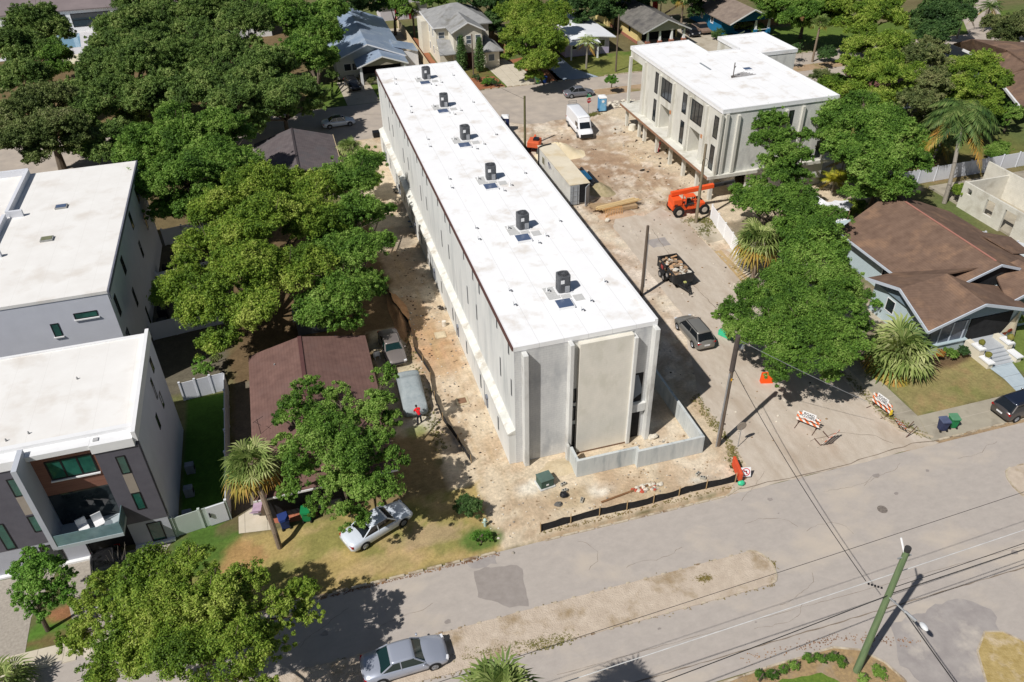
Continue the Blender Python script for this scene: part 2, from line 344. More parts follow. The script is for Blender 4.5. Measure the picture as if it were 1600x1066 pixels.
ASPH_S = M("dusty_asphalt", srgb(182, 168, 151), srgb(209, 198, 184), scale=.7, bump=.03, bscale=18, c3=srgb(172, 154, 135), s3=.2, f3=(.5, .75), rough=.95, spec=.1, stretch=(1.5, .6, 1), detail=12, nr=.75)
ASPH_F = M("far_asphalt", srgb(168, 158, 148), srgb(190, 178, 164), scale=.5, bump=.01, bscale=20, rough=.95, spec=.1)
PATCH = M("asphalt_patch", srgb(146, 138, 132), srgb(160, 152, 146), scale=2, bump=.012, bscale=50, rough=.92)
PATCHD = M("asphalt_patch_worn", srgb(150, 143, 140), srgb(170, 163, 158), scale=1.2, bump=.012, bscale=30, rough=.92, c3=srgb(192, 183, 172), s3=.45)
CONC = M("concrete_pavement", srgb(196, 186, 166), srgb(212, 202, 184), scale=1.2, bump=.008, bscale=30, rough=.9); lines(CONC, 0, 1.5, .035, srgb(120, 110, 98), .7)
CONC2 = M("concrete_walk", srgb(160, 152, 136), srgb(176, 168, 150), scale=.9, bump=.008, bscale=30, rough=.9, c3=srgb(140, 132, 118), s3=.4); lines(CONC2, 1, 1.9, .04, srgb(196, 186, 170), .6)
DRIVE = M("driveway_concrete", srgb(176, 166, 148), srgb(196, 186, 168), scale=.8, rough=.9, c3=srgb(158, 146, 126), s3=.4)
PAVER = M("driveway_pavers", srgb(150, 142, 132), srgb(176, 168, 156), scale=6, detail=3, rough=.9)
KERB = M("kerb_concrete", srgb(170, 156, 134), srgb(206, 194, 172), scale=3, rough=.9, bump=.02, c3=srgb(122, 96, 70), s3=.9)
BLUEC = M("painted_path", srgb(170, 184, 192), srgb(186, 198, 204), scale=2, rough=.7); lines(BLUEC, 1, 1.3, .04, srgb(110, 116, 120), .7)
sheet("road", R4(-150, 190, -19.9, -7.55), 0, ASPH)
sheet("road", [(13.2, -7.56), (31, -7.56), (30.2, -6.5), (29.0, -5.6), (28.75, -4), (28.75, 31), (27.6, 34.5), (25, 33.2), (22.6, 35), (20.7, 32), (20.3, 14), (16.4, 3), (16.1, -5.2)], .004, ASPH_S, .07, .7)
sheet("road", R4(-150, 190, 66.3, 80.4), 0, ASPH_F)
sheet("road", [(36, 66.5), (36, 80.3), (33, 80.3), (20, 78), (18, 66), (22, 64)], .004, ASPH_F, .5, 1.2)
sheet("road_patch", [(-5.4, -8.6), (-4.6, -8.5), (-2.6, -8.9), (-2.4, -9.3), (-2.75, -12.1), (-3.9, -11.8), (-5.6, -10.6)], .008, PATCH, .06, .4)
sheet("road_patch", [(-5.6, -7.8), (-3.6, -7.7), (-3.9, -8.35), (-5.5, -8.4)], .008, PATCHD, .1, .3)
sheet("road_patch", [(17.3, -19.7), (22.4, -19.2), (24, -20.5), (22, -24.8), (17, -25.5), (16.4, -22)], .008, PATCHD, .15, .5)
sheet("road_patch", [(22.9, 26.2), (25.1, 26.2), (25.1, 28), (22.9, 28)], .008, PATCHD, .12, .5)
sheet("verge", [(8.5, -19.85), (40, -19.85), (60, -19.9), (60, -40), (10, -40), (15.9, -24)], -.004, ASPH, 0)
sheet("verge", R4(-150, 60, -45, -19.95), -.008, M("verge_soil", srgb(150, 136, 110), srgb(172, 158, 134), scale=1, c3=srgb(104, 112, 64), s3=.5))
# gutter seam and cracks: long shallow strips
SEAM = M("seam", srgb(112, 100, 88), srgb(144, 130, 114), scale=6)
def strip(name, pts, wd, z, mat, jit=.03, step=.5):
    mb = MB(); P = []
    for i in range(len(pts)-1):
        a = Vector(pts[i]); b_ = Vector(pts[i+1]); k = max(1, int((b_-a).length/step)); P += [a.lerp(b_, j/k) for j in range(k)]
    P.append(Vector(pts[-1])); lf = []; rt = []
    for i, p in enumerate(P):
        d = (P[min(i+1, len(P)-1)]-P[max(i-1, 0)]).normalized(); nn = Vector((-d.y, d.x)); c = p+nn*random.uniform(-jit, jit); h = wd/2*random.uniform(.4, 1.4)
        lf.append((c.x+nn.x*h, c.y+nn.y*h, z)); rt.append((c.x-nn.x*h, c.y-nn.y*h, z))
    for i in range(len(P)-1): mb.poly([rt[i], rt[i+1], lf[i+1], lf[i]])
    return struct(name, mb, mat)
strip("road_seam", [(-40, -18.62), (30, -18.62)], .07, .008, SEAM); strip("road_seam", [(-2.6, -16.9), (36, -17.3)], .02, .008, SEAM)
strip("road_seam", [(14, -7.2), (21, -7.5), (29, -7.0), (34, -7.45)], .07, .012, SEAM, .1, .8)
strip("road_crack", [(21.9, -4.5), (24.5, -4.2), (27, -5.4), (27.6, -6.6)], .04, .012, SEAM, .12); strip("road_crack", [(24.6, 30), (23.6, 22), (23.8, 12), (22.4, 6)], .05, .012, SEAM, .08)
for k in range(18):
    x = random.uniform(-22, 34); y = random.choice([random.uniform(-12, -8), random.uniform(-18.4, -15.6)]); a = random.uniform(-.6, .6); P_ = [(x, y)]
    for q in range(4): a += random.uniform(-.7, .7); P_.append((P_[-1][0]+1.1*math.cos(a), P_[-1][1]+.7*math.sin(a)))
    strip("road_crack", P_, .02, .008, SEAM, .06, .25)
OIL = M("oil_stain", srgb(140, 132, 126), srgb(160, 152, 146), scale=2, rough=.8)
for k in range(14):
    x = random.uniform(-24, 34); y = random.choice([random.uniform(-11.8, -8.2), random.uniform(-18.2, -15.6)]); r_ = random.uniform(.08, .3); mb = MB(); mb.poly([(x+r_*random.uniform(.6, 1.3)*math.cos(t*.63), y+r_*random.uniform(.5, .9)*math.sin(t*.63), .0085) for t in range(10)]); struct("road_stain", mb, OIL)
strip("road_crack", [(-1, 76), (8, 72), (14, 70)], .05, .012, SEAM, .1)
def kerb(name, pts, wd=.16, h=.1, mat=KERB, jit=.02, z0=-.02):
    mb = MB()
    for i in range(len(pts)-1):
        a = Vector(pts[i]); b_ = Vector(pts[i+1]); k = max(1, int((b_-a).length/1.2))
        for j in range(k):
            p = a.lerp(b_, j/k); q = a.lerp(b_, (j+1)/k-.012); o = random.uniform(-jit, jit)
            mb.bar((p.x+o, p.y+o, (z0+h)/2), (q.x+o, q.y+o, (z0+h)/2), wd, h-z0)
    return struct(name, mb, mat)
kerb("kerb", [(-24, -7.6), (-3.4, -7.55)]); kerb("kerb", [(-.2, -7.55), (13.2, -7.6), (14.6, -7.1)], h=.06, wd=.14); kerb("kerb", [(28.85, -4.0), (28.85, 44)], h=.08, wd=.14)
kerb("kerb", [(31.2, -7.25), (60, -7.25)], h=.08); kerb("kerb", [(28.9, -3.9), (29.5, -5.4), (31, -6.9)], h=.08, wd=.14)
kerb("kerb", [(3, 80.5), (33.4, 80.5)], wd=.25); kerb("kerb", [(39, 80.5), (50, 80.6)], wd=.25); kerb("kerb", [(60, 80.6), (100, 80.6)], wd=.25)
kerb("kerb", [(16.05, 3), (16.05, -4.6)], h=.05, wd=.12)
# medians
MED = M("median_soil", srgb(184, 168, 150), srgb(206, 191, 173), scale=1.4, bump=.05, bscale=12, c3=srgb(160, 140, 112), s3=.5, rough=.95)
def rounded(x0, x1, y0, y1, k=7):
    ry = (y1-y0)/2; cy = (y0+y1)/2; out = [(x0, y0)]
    for i in range(k+1):
        t = -math.pi/2+math.pi*i/k; out.append((x1-ry*.62+ry*.62*math.cos(t), cy+ry*math.sin(t)))
    out.append((x0, y1)); return out
mp_ = rounded(-70, 13.1, -15.05, -12.35); mb = MB(); mb.prism(rag_poly(mp_, .03, .6), -.02, .05); struct("median", mb, MED)
kerb("kerb", mp_, h=.075, wd=.12)
mp2 = [(p[0]*-1+46.0, p[1]) for p in rounded(-40, 13.2, -15.2, -11.2)][::-1]; mb = MB(); mb.prism(mp2, -.02, .05); struct("median", mb, MED); kerb("kerb", mp2, h=.07, wd=.12)
mp3 = [(95, 72), (95, 74.7), (35, 74.7), (34.2, 73.4), (35, 72)]; mb = MB(); mb.prism(mp3[::-1], -.02, .05); struct("median", mb, M("median_soil_far", srgb(160, 132, 104), srgb(184, 160, 130), scale=.8, c3=srgb(128, 122, 74), s3=.3)); kerb("kerb", mp3, h=.08, wd=.2)
# south planted island (grass and bark) and oval verge island
isl = [(-30, -21.2), (2, -20.3), (9, -20.0), (13.3, -20.0), (14.7, -20.6), (15.5, -21.6), (15.9, -22.9), (15.5, -25), (12, -28), (-30, -30)]
mb = MB(); mb.prism(isl[::-1], -.02, .05); struct("planting_bed", mb, M("bark_mulch", srgb(146, 124, 94), srgb(184, 156, 114), scale=5, bump=.05, c3=srgb(168, 150, 128), s3=.8)); kerb("kerb", isl[1:8], h=.09, wd=.12)
sheet("lawn", [(7.0, -21.0), (9.4, -20.9), (11.8, -21.2), (12.8, -22.4), (12.4, -25), (0, -30), (2, -22)], .056, M("lawn_green", srgb(86, 116, 40), srgb(122, 146, 58), scale=6, bump=.06, bscale=30), .06, .3)
ov = [(22.4, -21.7), (23.4, -22.0), (24.1, -22.9), (23.4, -24.6), (21.6, -27), (19.6, -27), (19.8, -25), (21.1, -22.6)]
mb = MB(); mb.prism(rag_poly(ov[::-1], .05, .4), -.02, .04); struct("median", mb, M("dry_grass", srgb(160, 138, 84), srgb(190, 168, 116), scale=2.5, bump=.04, c3=srgb(202, 184, 156), s3=.7)); kerb("kerb", ov+ov[:1], h=.06, wd=.1)
# pavements, paths, driveways
sheet("pavement", R4(-60, -23.9, -7.6, -6.4), .004, CONC); kerb("kerb", [(-60, -7.75), (-24, -7.7)], wd=.25, h=.05, mat=CONC)
sheet("driveway", [(-40, -6.4), (-32.2, -6.4), (-32.3, -3.9), (-31.3, -.3), (-40, -.3)], .004, PAVER)
sheet("driveway", [(-30.6, -2.2), (-29.4, -6.4), (-26.0, -6.4), (-24.8, -1.2), (-24.2, -.2), (-31.3, -.2)], .008, PAVER)
sheet("pavement", [(30.6, -7.2), (60, -7.2), (60, -4.5), (31.5, -4.5)], .008, CONC2); sheet("pavement", [(29.9, -5.2), (30.6, -7.0), (31.5, -4.5), (31.5, 4.8), (30.1, 4.8), (29.75, -4.4)], .004, CONC2)
sheet("path", [(41.25, .4), (43.95, .4), (43.8, -.6), (42.9, -3.2), (43.1, -4.55), (41.0, -4.55), (41.3, -2.8), (41.2, -.6)], .008, BLUEC)
sheet("driveway", [(28.9, 25.3), (31.8, 25.6), (31.5, 31), (29, 31)], .004, DRIVE, .15, .6); sheet("driveway", [(28.9, 3), (38, 8), (38, 24.5), (30.2, 23.5), (28.9, 14)], .0, DRIVE, .2, .8)
sheet("path", [(28.3, 14.5), (29.3, 14.5), (29.5, 23.5), (28.7, 23.5)], .008, M("boards", srgb(170, 144, 104), srgb(196, 172, 130), scale=4, stretch=(6, .5, 1)), .04, .5)
sheet("driveway", [(-19.9, .7), (-18.5, 1.5), (-17.7, 1.2), (-17.8, -1.15), (-19.9, -.85)], .004, CONC)
sheet("path", [(-17.7, 1.3), (-14.6, 1.4), (-14.6, -.9), (-16.4, -.9), (-17.7, -.6)], .008, M("brick_paving", srgb(160, 96, 74), srgb(186, 120, 92), scale=5))
sheet("driveway", [(-2.8, 80.5), (2.2, 80.5), (1.8, 92), (-3.2, 92)], .004, DRIVE); sheet("driveway", [(8.8, 90), (12, 90), (12, 121), (9, 121)], .004, DRIVE)
sheet("driveway", [(22.6, 80.5), (28.8, 80.5), (26.2, 95), (21.8, 95)], .004, CONC); sheet("driveway", [(31.0, 80.5), (38.0, 80.5), (35.6, 86), (35.6, 93), (31.6, 93)], .004, M("blue_drive", srgb(150, 162, 176), srgb(166, 178, 190), scale=1))
sheet("planting_bed", [(26.3, 94), (29.2, 80.7), (32, 80.7), (31.4, 95)], .004, M("red_bark", srgb(140, 90, 62), srgb(168, 112, 80), scale=3, bump=.05), .15, .6)
sheet("planting_bed", [(16, 80.8), (22.2, 80.8), (22, 86.5), (16, 87)], .004, M("red_bark", (0, 0, 0)), .2, .6); sheet("planting_bed", [(12.4, 88), (14.4, 88), (14.2, 112), (12.4, 118)], .004, M("red_bark", (0, 0, 0)), .1, .8)
sheet("driveway", [(61, 80.5), (67, 80.5), (66, 106), (61.5, 106)], .004, DRIVE); sheet("road", [(110, 80), (118, 80), (175, 150), (160, 150)], .002, ASPH_F)
sheet("path", [(-60, 124), (-44, 124), (-44, 145), (-60, 145)], .004, M("pool_deck", srgb(196, 194, 196), srgb(214, 212, 212), scale=1))
sheet("path", [(-52, 118), (-44, 118), (-44, 124), (-52, 124)], .004, M("pale_deck", srgb(214, 204, 176), srgb(224, 216, 190), scale=1))
sheet("water", [(-52, 128.9), (-46.8, 128.9), (-48.5, 139.5), (-53, 139.5)], .012, M("pool_water", srgb(120, 158, 182), srgb(140, 176, 196), rough=.1, scale=1))
# ================================================================ BUILDINGS
WHITE = M("white_roof_membrane", srgb(243, 243, 243), srgb(248, 248, 248), scale=.6, rough=.7, c3=srgb(214, 205, 194), s3=.45, f3=(.54, .76)); lines(WHITE, 0, 1.75, .035, srgb(205, 205, 205), .6)
WHITE2 = M("white_roof_flat", srgb(232, 229, 224), srgb(240, 238, 234), scale=.5, rough=.7, c3=srgb(214, 206, 196), s3=.3, f3=(.53, .78)); lines(WHITE2, 0, 1.9, .03, srgb(212, 208, 202), .35)
TRIMW = M("white_trim", srgb(238, 238, 238), var=.03, rough=.5)
BLOCK = M("grey_block_wall", srgb(196, 197, 197), srgb(218, 218, 216), scale=1.1, stretch=(1, 1, .5), bump=.006, c3=srgb(178, 180, 182), s3=.7, rough=.9); lines(BLOCK, 2, .203, .02, srgb(176, 177, 178), .5, axis2=3, pitch2=.406)
BLOCKW = M("render_wall", srgb(216, 217, 214), srgb(234, 234, 230), scale=.9, stretch=(1, 1, .22), rough=.85, c3=srgb(200, 202, 200), s3=.6, bump=.004)
TANP = M("tan_render", srgb(226, 222, 210), srgb(238, 233, 221), scale=1.4, stretch=(1, 1, .6), rough=.9, bump=.004, c3=srgb(220, 216, 202), s3=.9); lines(TANP, 2, .203, .018, srgb(216, 208, 192), .3, axis2=3, pitch2=.406)
CONCR = M("cast_concrete", srgb(210, 210, 206), srgb(228, 228, 224), scale=1.6, stretch=(1, 1, .4), bump=.006, rough=.9, c3=srgb(176, 174, 168), s3=.8)
CWALL = M("formed_concrete", srgb(190, 195, 194), srgb(212, 215, 212), scale=2.2, stretch=(1.5, 1.5, .25), bump=.008, rough=.9, c3=srgb(158, 166, 168), s3=1.1)
GLASS = M("dark_glass", (.015, .02, .024), (.03, .04, .045), rough=.06, spec=.7, scale=1)
GLASSG = M("green_glass", srgb(24, 60, 54), srgb(52, 110, 96), rough=.06, spec=.8, scale=.7)
BLK = M("black_frame", (.014, .014, .016), var=.1, rough=.5)
DKIN = M("interior_shade", (.02, .02, .022), var=.3, rough=.9)  # near-black colour painting the shade inside openings and recesses
BRNT = M("brown_metal_trim", srgb(98, 70, 66), var=.08, rough=.5)
def quadwin(mb, ax, v, a0, a1, z0, z1, d0, d1):
    """box on a wall plane: ax 0 = plane x=v, 1 = plane y=v; spans a0..a1, depth d0..d1 along the axis"""
    lo, hi = sorted((v+d0, v+d1))
    return mb.box(lo, hi, a0, a1, z0, z1) if ax == 0 else mb.box(a0, a1, lo, hi, z0, z1)
def window(root, ax, v, a0, a1, z0, z1, out=-1, fm=None, gm_=None, mull=0, sill=None, fw=.06, horiz=0, name="window"):
    fm = fm or BLK; gm_ = gm_ or GLASS; mb = MB(); e = .035*out
    quadwin(mb, ax, v, a0, a0+fw, z0, z1, 0, e); quadwin(mb, ax, v, a1-fw, a1, z0, z1, 0, e)
    quadwin(mb, ax, v, a0+fw, a1-fw, z0, z0+fw, 0, e); quadwin(mb, ax, v, a0+fw, a1-fw, z1-fw, z1, 0, e)
    for i in range(mull):
        c = a0+(a1-a0)*(i+1)/(mull+1); quadwin(mb, ax, v, c-fw/2, c+fw/2, z0+fw, z1-fw, .004*out, e*.95)
    for i in range(horiz):
        c = z0+(z1-z0)*(i+1)/(horiz+1); quadwin(mb, ax, v, a0+fw, a1-fw, c-fw/2, c+fw/2, .005*out, e*.9)
    f = part(name, mb, fm, root)
    mb = MB(); quadwin(mb, ax, v, a0+fw, a1-fw, z0+fw, z1-fw, -.02*out, .012*out); part("pane", mb, gm_, f)
    if sill:
        mb = MB(); quadwin(mb, ax, v, a0-.06, a1+.06, z0-.1, z0-.004, 0, .12*out); part("sill", mb, sill, f)
    return f
# ---- the long three storey block in the middle
B = thing("townhouse_block", "very long three storey bare grey block with white flat roof carrying six air conditioners", "building", (0, 0, 0))
H = 10.66; XL, YL = 10.34, 61.5
mb = MB(); mb.use(1).box(0, XL, 0, YL, 0, 10.3); part("wall", mb, [BLOCK, BLOCKW], B)
mb = MB(); mb.box(.0, 4.05, -.04, 0, 0, 10.3); mb.box(8.75, XL, -.04, 0, 6.3, 10.3); mb.box(9.7, XL, -.04, 0, 0, 6.3); mb.box(4.05, 8.75, -.04, 0, 10.15, 10.3); part("front_wall", mb, BLOCK, B)
mb = MB(); mb.box(-.03, XL+.03, -.06, YL+.03, 10.3, 10.66); part("roof", mb, WHITE, B)
mb = MB(); mb.box(10.12, 10.37, -.05, YL, 10.66, 10.8); mb.box(0, 10.1, YL-.2, YL+.03, 10.662, 10.76); part("parapet", mb, TRIMW, B)
mb = MB(); mb.box(-.14, -.035, -.02, YL+.03, 10.36, 10.64); part("gutter", mb, BRNT, B)
mb = MB(); mb.box(-.5, 0, 0, YL, 0, 2.85); part("ground_floor_wall", mb, BLOCKW, B)
mb = MB(); mb.faces([(-.6, -.03, 2.85), (-.6, YL, 2.85), (0, YL, 2.85), (0, -.03, 2.85), (-.6, -.03, 3.0), (-.6, YL, 3.0), (-.004, YL, 3.28), (-.004, -.03, 3.28)], [(3, 2, 1, 0), (4, 7, 6, 5), (0, 4, 5, 1), (0, 3, 7, 4), (1, 5, 6, 2)])
part("ledge", mb, M("ledge_render", srgb(206, 206, 198), srgb(232, 231, 224), scale=1.5, rough=.85, c3=srgb(188, 180, 166), s3=.8, bump=.03, bscale=5), B)
for x0, x1, dz in [(.5, .86, 10.2), (3.8, 4.1, 10.35), (8.5, 8.78, 9.95), (10.0, 10.36, 10.3)]:
    mb = MB(); mb.box(x0, x1, -.62, -.04, 0, dz); part("pilaster", mb, CONCR, B, bevel=.03)
mb = MB(); mb.box(4.56, 8.5, -.45, 0, .12, 10.15); part("front_panel", mb, TANP, B)
mb = MB(); mb.box(4.56, 8.5, -.47, -.0, 0, .118); part("panel_base", mb, M("rusty_base", srgb(120, 92, 70), var=.2), B)
window(B, 1, -.0, 4.12, 4.54, 4.75, 6.0, sill=CONCR); window(B, 1, -.0, 4.12, 4.54, 3.0, 4.35); window(B, 1, -.0, 4.12, 4.54, .35, 2.6)
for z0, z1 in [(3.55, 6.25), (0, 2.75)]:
    mb = MB(); mb.box(8.8, 9.98, -.02, 0, z0, z1); part("opening_shade", mb, DKIN, B)  # dark sheet on the solid wall, painted as the unlit inside
mb = MB(); mb.box(8.8, 9.98, -.3, -.02, 2.76, 3.5); part("beam", mb, CONCR, B)
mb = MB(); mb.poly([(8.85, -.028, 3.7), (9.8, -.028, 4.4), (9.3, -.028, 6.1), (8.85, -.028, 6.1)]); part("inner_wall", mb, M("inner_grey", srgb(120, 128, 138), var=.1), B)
for k in range(6):
    y0 = k*10.1
    for yc, z0, z1, hw in [(1.25, 9.2, 10.25, .12), (4.28, 9.35, 10.15, .1), (3.6, 5.5, 7.2, .1), (.5, 5.9, 7.35, .1), (9.33, 9.15, 10.25, .12)]:
        if yc == .5 and k == 0: yc = .75
        window(B, 0, -.004, y0+yc-hw, y0+yc+hw, z0, z1, fw=.025, fm=M("slot_frame", srgb(120, 122, 124)), gm_=M("slot_glass", srgb(70, 74, 80), rough=.2))
    for yc in (2.9, 8.2): window(B, 0, -.504, y0+yc-.12, y0+yc+.12, .9, 2.2, fw=.03, fm=MATS["slot_frame"], gm_=MATS["slot_glass"])
    mb = MB(); mb.tube((-.5, y0+6.2, 1.5), (-.66, y0+6.2, 1.5), .22, n=14); mb.box(-.6, -.502, y0+6.0, y0+6.4, .5, 1.27); part("meter_box", mb, M("meter_grey", srgb(120, 124, 134), var=.1, rough=.4), B)
    mb = MB(); mb.tube((-.53, y0+7.0, 0), (-.53, y0+7.0, 2.6), .03, n=6); part("conduit", mb, M("conduit_grey", srgb(150, 154, 158), var=.1), B)
# roof fittings: skylights, walk pads and vents are fixed to the roof; the condensers stand on it
SKYG = M("skylight_glass", srgb(76, 92, 120), srgb(92, 108, 138), rough=.12, spec=.8, scale=.6)
for k in range(6):
    cy = 5.1+10.1*k; f = MB(); f.box(4.22, 5.47, cy-2.0, cy-.86, 10.66, 10.86); s_ = part("skylight", f, TRIMW, B)
    f = MB(); f.box(4.29, 5.4, cy-1.93, cy-.93, 10.862, 10.89); part("pane", f, SKYG, s_)
    for x0, y0 in [(4.02, cy+.38), (4.02, cy-.45), (5.0, cy-.6), (5.82, cy-1.15)]:
        f = MB(); f.box(x0, x0+(.92 if x0 < 5 else .72), y0, y0+.78, 10.664, 10.69); part("roof_pad", f, M("roof_pad_grey", srgb(186, 186, 184), srgb(204, 204, 202), scale=8, rough=.9), B)
    for x0, y0 in [(1.6, cy+1.6), (1.35, cy-.3), (6.7, cy-1.5), (5.75, cy-2.4), (4.2, cy+.7), (8.6, cy+.6)]:
        x0 += random.uniform(-.05, .05); f = MB(); f.tube((x0, y0, 10.65), (x0, y0, 11.0), .07, n=8); f.tube((x0, y0, 10.655), (x0, y0, 10.68), .17, n=10); part("roof_vent", f, TRIMW, B)
        f = MB(); f.tube((x0+.24, y0-.12, 10.66), (x0+.24, y0-.12, 10.78), .05, n=8); part("vent_stub", f, M("dark_stub", (.06, .06, .07)), B)
CDM = M("condenser_metal", srgb(86, 88, 92), srgb(104, 106, 110), rough=.45, scale=3)
def condenser():
    c = thing("air_conditioner", "", "air conditioner", (0, 0, 0)); r = .46; rr = .17
    def ring(z, q=1.0):
        out = []
        for i, (sx, sy) in enumerate([(1, 1), (-1, 1), (-1, -1), (1, -1)]):
            for t in (0, .5, 1):
                a = math.pi/2*(i+t); out.append((sx*(r-rr)*q+rr*math.cos(a)*q, sy*(r-rr)*q+rr*math.sin(a)*q, z))
        return out
    m = MB(1); m.loft([ring(.06), ring(1.4)]); 
    for k in range(22):
        z = .14+k*.056; m.loft([ring(z, 1.02), ring(z+.02, 1.02)], ends=False)
    part("casing", m, CDM, c)
    m = MB(1); m.box(-.58, .58, -.58, .58, 0, .06); part("base", m, TRIMW, c)
    m = MB(1); m.tube((0, 0, 1.402), (0, 0, 1.42), .38, n=18); part("fan_well", m, DKIN, c)
    m = MB(1)
    for i in range(8): a = math.pi/8*i; m.bar((-.42*math.cos(a), -.42*math.sin(a), 1.44), (.42*math.cos(a), .42*math.sin(a), 1.44), .02, .015)
    for q in (.15, .28, .42): m.path([(q*math.cos(t*math.pi/8), q*math.sin(t*math.pi/8), 1.45) for t in range(17)], .01, 4)
    m.tube((0, 0, 1.42), (0, 0, 1.47), .08, n=10); part("fan_grille", m, CDM, c)
    m = MB(1); m.box(-.33, -.05, -.48, -.468, .85, 1.15); part("data_plate", m, TRIMW, c)
    m = MB(1); m.box(.0, .34, -.52, -.465, .1, .62); part("service_panel", m, M("panel_light", srgb(160, 162, 166)), c)
    return c
first = condenser()
for k in range(6):
    lab = ["nearest of the six dark grey air conditioners on the long white roof", "second of the six grey air conditioners counting from the street end of the long roof", "third dark air conditioner from the street end of the long white roof",
           "fourth grey air conditioner from the street end of the long white roof", "fifth air conditioner from the street end, next to last on the long white roof", "farthest of the six grey air conditioners, at the back end of the long roof"][k]
    o = first if k == 0 else dup(first, (0, 0, 0), 0, lab); o["label"] = lab; o["group"] = "air conditioners on the long white roof"; o.location = (5.4, 5.6+10.1*k, 10.66); o.rotation_euler = (0, 0, [.0, .12, -.08, .05, -.12, .1][k]); ORG[o.name] = Vector(o.location)
# low concrete wall round the corner yard
mb = MB(); T = .2; h = 1.6
mb.box(3.75, 8.5, -2.75, -2.55, 0, h); mb.box(8.3, 8.5, -3.15, -2.752, 0, h); mb.box(8.502, 13.6, -3.15, -2.95, 0, h); mb.box(13.4, 13.6, -2.948, 9, 0, h-.001); mb.box(3.75, 3.95, -2.548, -1.2, 0, h)
solo("retaining_wall", mb, CWALL, "low bare grey concrete wall wrapping the corner yard of the long block", "wall")
mb = MB(); mb.box(3.62, 3.8, -1.05, -.66, 0, 1.55); mb.box(3.64, 3.78, -1.0, -.7, 1.55, 1.62); solo("concrete_post", mb, CONCR, "short bare concrete stub beside the left end of the low wall", "post")

# ---- unfinished concrete building on the right
RX, RY = 34.0, 34.4; WCONC = M("pale_concrete", srgb(206, 204, 194), srgb(222, 220, 210), scale=1.3, stretch=(1, 1, .35), rough=.9, bump=.006, c3=srgb(188, 184, 170), s3=.7)
RBLK = M("pale_block_wall", srgb(214, 214, 208), srgb(232, 232, 226), scale=1, stretch=(1, 1, .5), rough=.9, bump=.006, c3=srgb(198, 198, 194), s3=.8); lines(RBLK, 2, .203, .02, srgb(188, 188, 182), .5, axis2=3, pitch2=.406)
U = thing("unfinished_building", "pale concrete building under construction with white flat roof, open ground floor and tall dark windows", "building", (RX, RY, 0))
mb = MB(); mb.box(35.9, 48.4, 34.4, 53.5, 3.2, 10.4)
for y0, y1, z0 in [(34.4, 38.8, 3.2), (38.8, 41.4, 6.4), (41.4, 46.7, 3.2), (46.7, 49.5, 6.4), (49.5, 53.5, 3.2)]: mb.box(34, 35.9, y0, y1, z0, 10.4)
mb.use(1); mb.box(42.3, 46.6, 53.5, 53.9, 3.2, 10.4)
mb.use(0); mb.box(34.0, 42.3, 53.5, 54.6, 3.2, 10.4); mb.box(46.9, 53.7, 51.2, 59.6, 3.2, 10.4); part("wall", mb, [WCONC, RBLK], U)
mb = MB(); mb.box(34.06, 48.36, 34.36, 34.4, 3.3, 10.4); mb.box(48.4, 48.43, 34.42, 51, 3.3, 10.4); mb.box(48.6, 53.72, 51.16, 51.2, 0.1, 10.4); part("block_infill", mb, RBLK, U)
mb = MB(); mb.box(33.9, 48.5, 34.25, 53.5, 10.4, 10.66); mb.box(33.9, 42.4, 53.5, 59.7, 10.4, 10.66); mb.box(42.4, 46.8, 53.5, 54.0, 10.4, 10.66); mb.box(46.8, 53.85, 51.1, 59.7, 10.4, 10.662); part("roof", mb, WHITE, U)
mb = MB(); t = .22
for a in [(33.9, 34.1, 34.25, 59.7), (34.1, 48.3, 34.25, 34.45), (48.3, 48.5, 34.25, 51.1), (48.5, 53.65, 51.1, 51.3), (53.65, 53.85, 51.1, 59.7), (46.8, 53.65, 59.5, 59.7), (46.8, 47.0, 54.0, 59.5), (42.4, 46.8, 53.8, 54.0), (42.2, 42.4, 53.8, 59.5), (34.1, 42.4, 59.5, 59.7)]: mb.box(a[0], a[1], a[2], a[3], 10.663, 10.86)
part("parapet", mb, TRIMW, U)
mb = MB(); mb.box(34.0, 34.3, 54.6, 59.6, 9.4, 10.4); mb.box(34.3, 42.2, 59.3, 59.6, 9.4, 10.4); part("beam", mb, WCONC, U)
for y in (59.2, 54.9):
    mb = MB(); mb.box(33.72, 34.05, y-.2, y+.2, 0, 9.6); part("column", mb, WCONC, U)
for y in (53.2, 49.3, 45.3, 41.6, 38.0, 34.7):
    mb = MB(); mb.box(33.72, 34.12, y-.2, y+.2, 0, 3.0); part("column", mb, WCONC, U)
for y, z1 in [(54.5, 10.2), (46.1, 10.1), (37.6, 10.2), (49.95, 9.9), (41.75, 9.9), (34.2, 10.35)]:
    mb = MB(); mb.box(33.72, 34.0, y-.17, y+.17, 3.3, z1); part("pilaster", mb, WCONC, U)
for x, z1 in [(34.55, 10.35), (36.0, 10.05), (42.0, 9.9), (44.1, 10.1), (47.9, 9.8)]:
    mb = MB(); mb.box(x-.17, x+.17, 34.08, 34.36, 3.35, z1); part("pilaster", mb, WCONC, U)
mb = MB(); mb.box(32.9, 49.0, 33.9, 59.7, 2.9, 3.28); part("floor_slab", mb, WCONC, U)
mb = MB(); mb.box(32.86, 32.9, 34.0, 59.7, 2.93, 3.24); part("edge_board", mb, M("edge_timber", srgb(150, 116, 92), var=.15), U)
mb = MB(); mb.box(38.2, 48.4, 34.4, 34.6, 0, 2.95); mb.box(48.2, 48.4, 34.6, 53.4, 0, 2.95); mb.box(37.6, 37.8, 36, 59, 0, 2.95); part("ground_floor_wall", mb, RBLK, U)
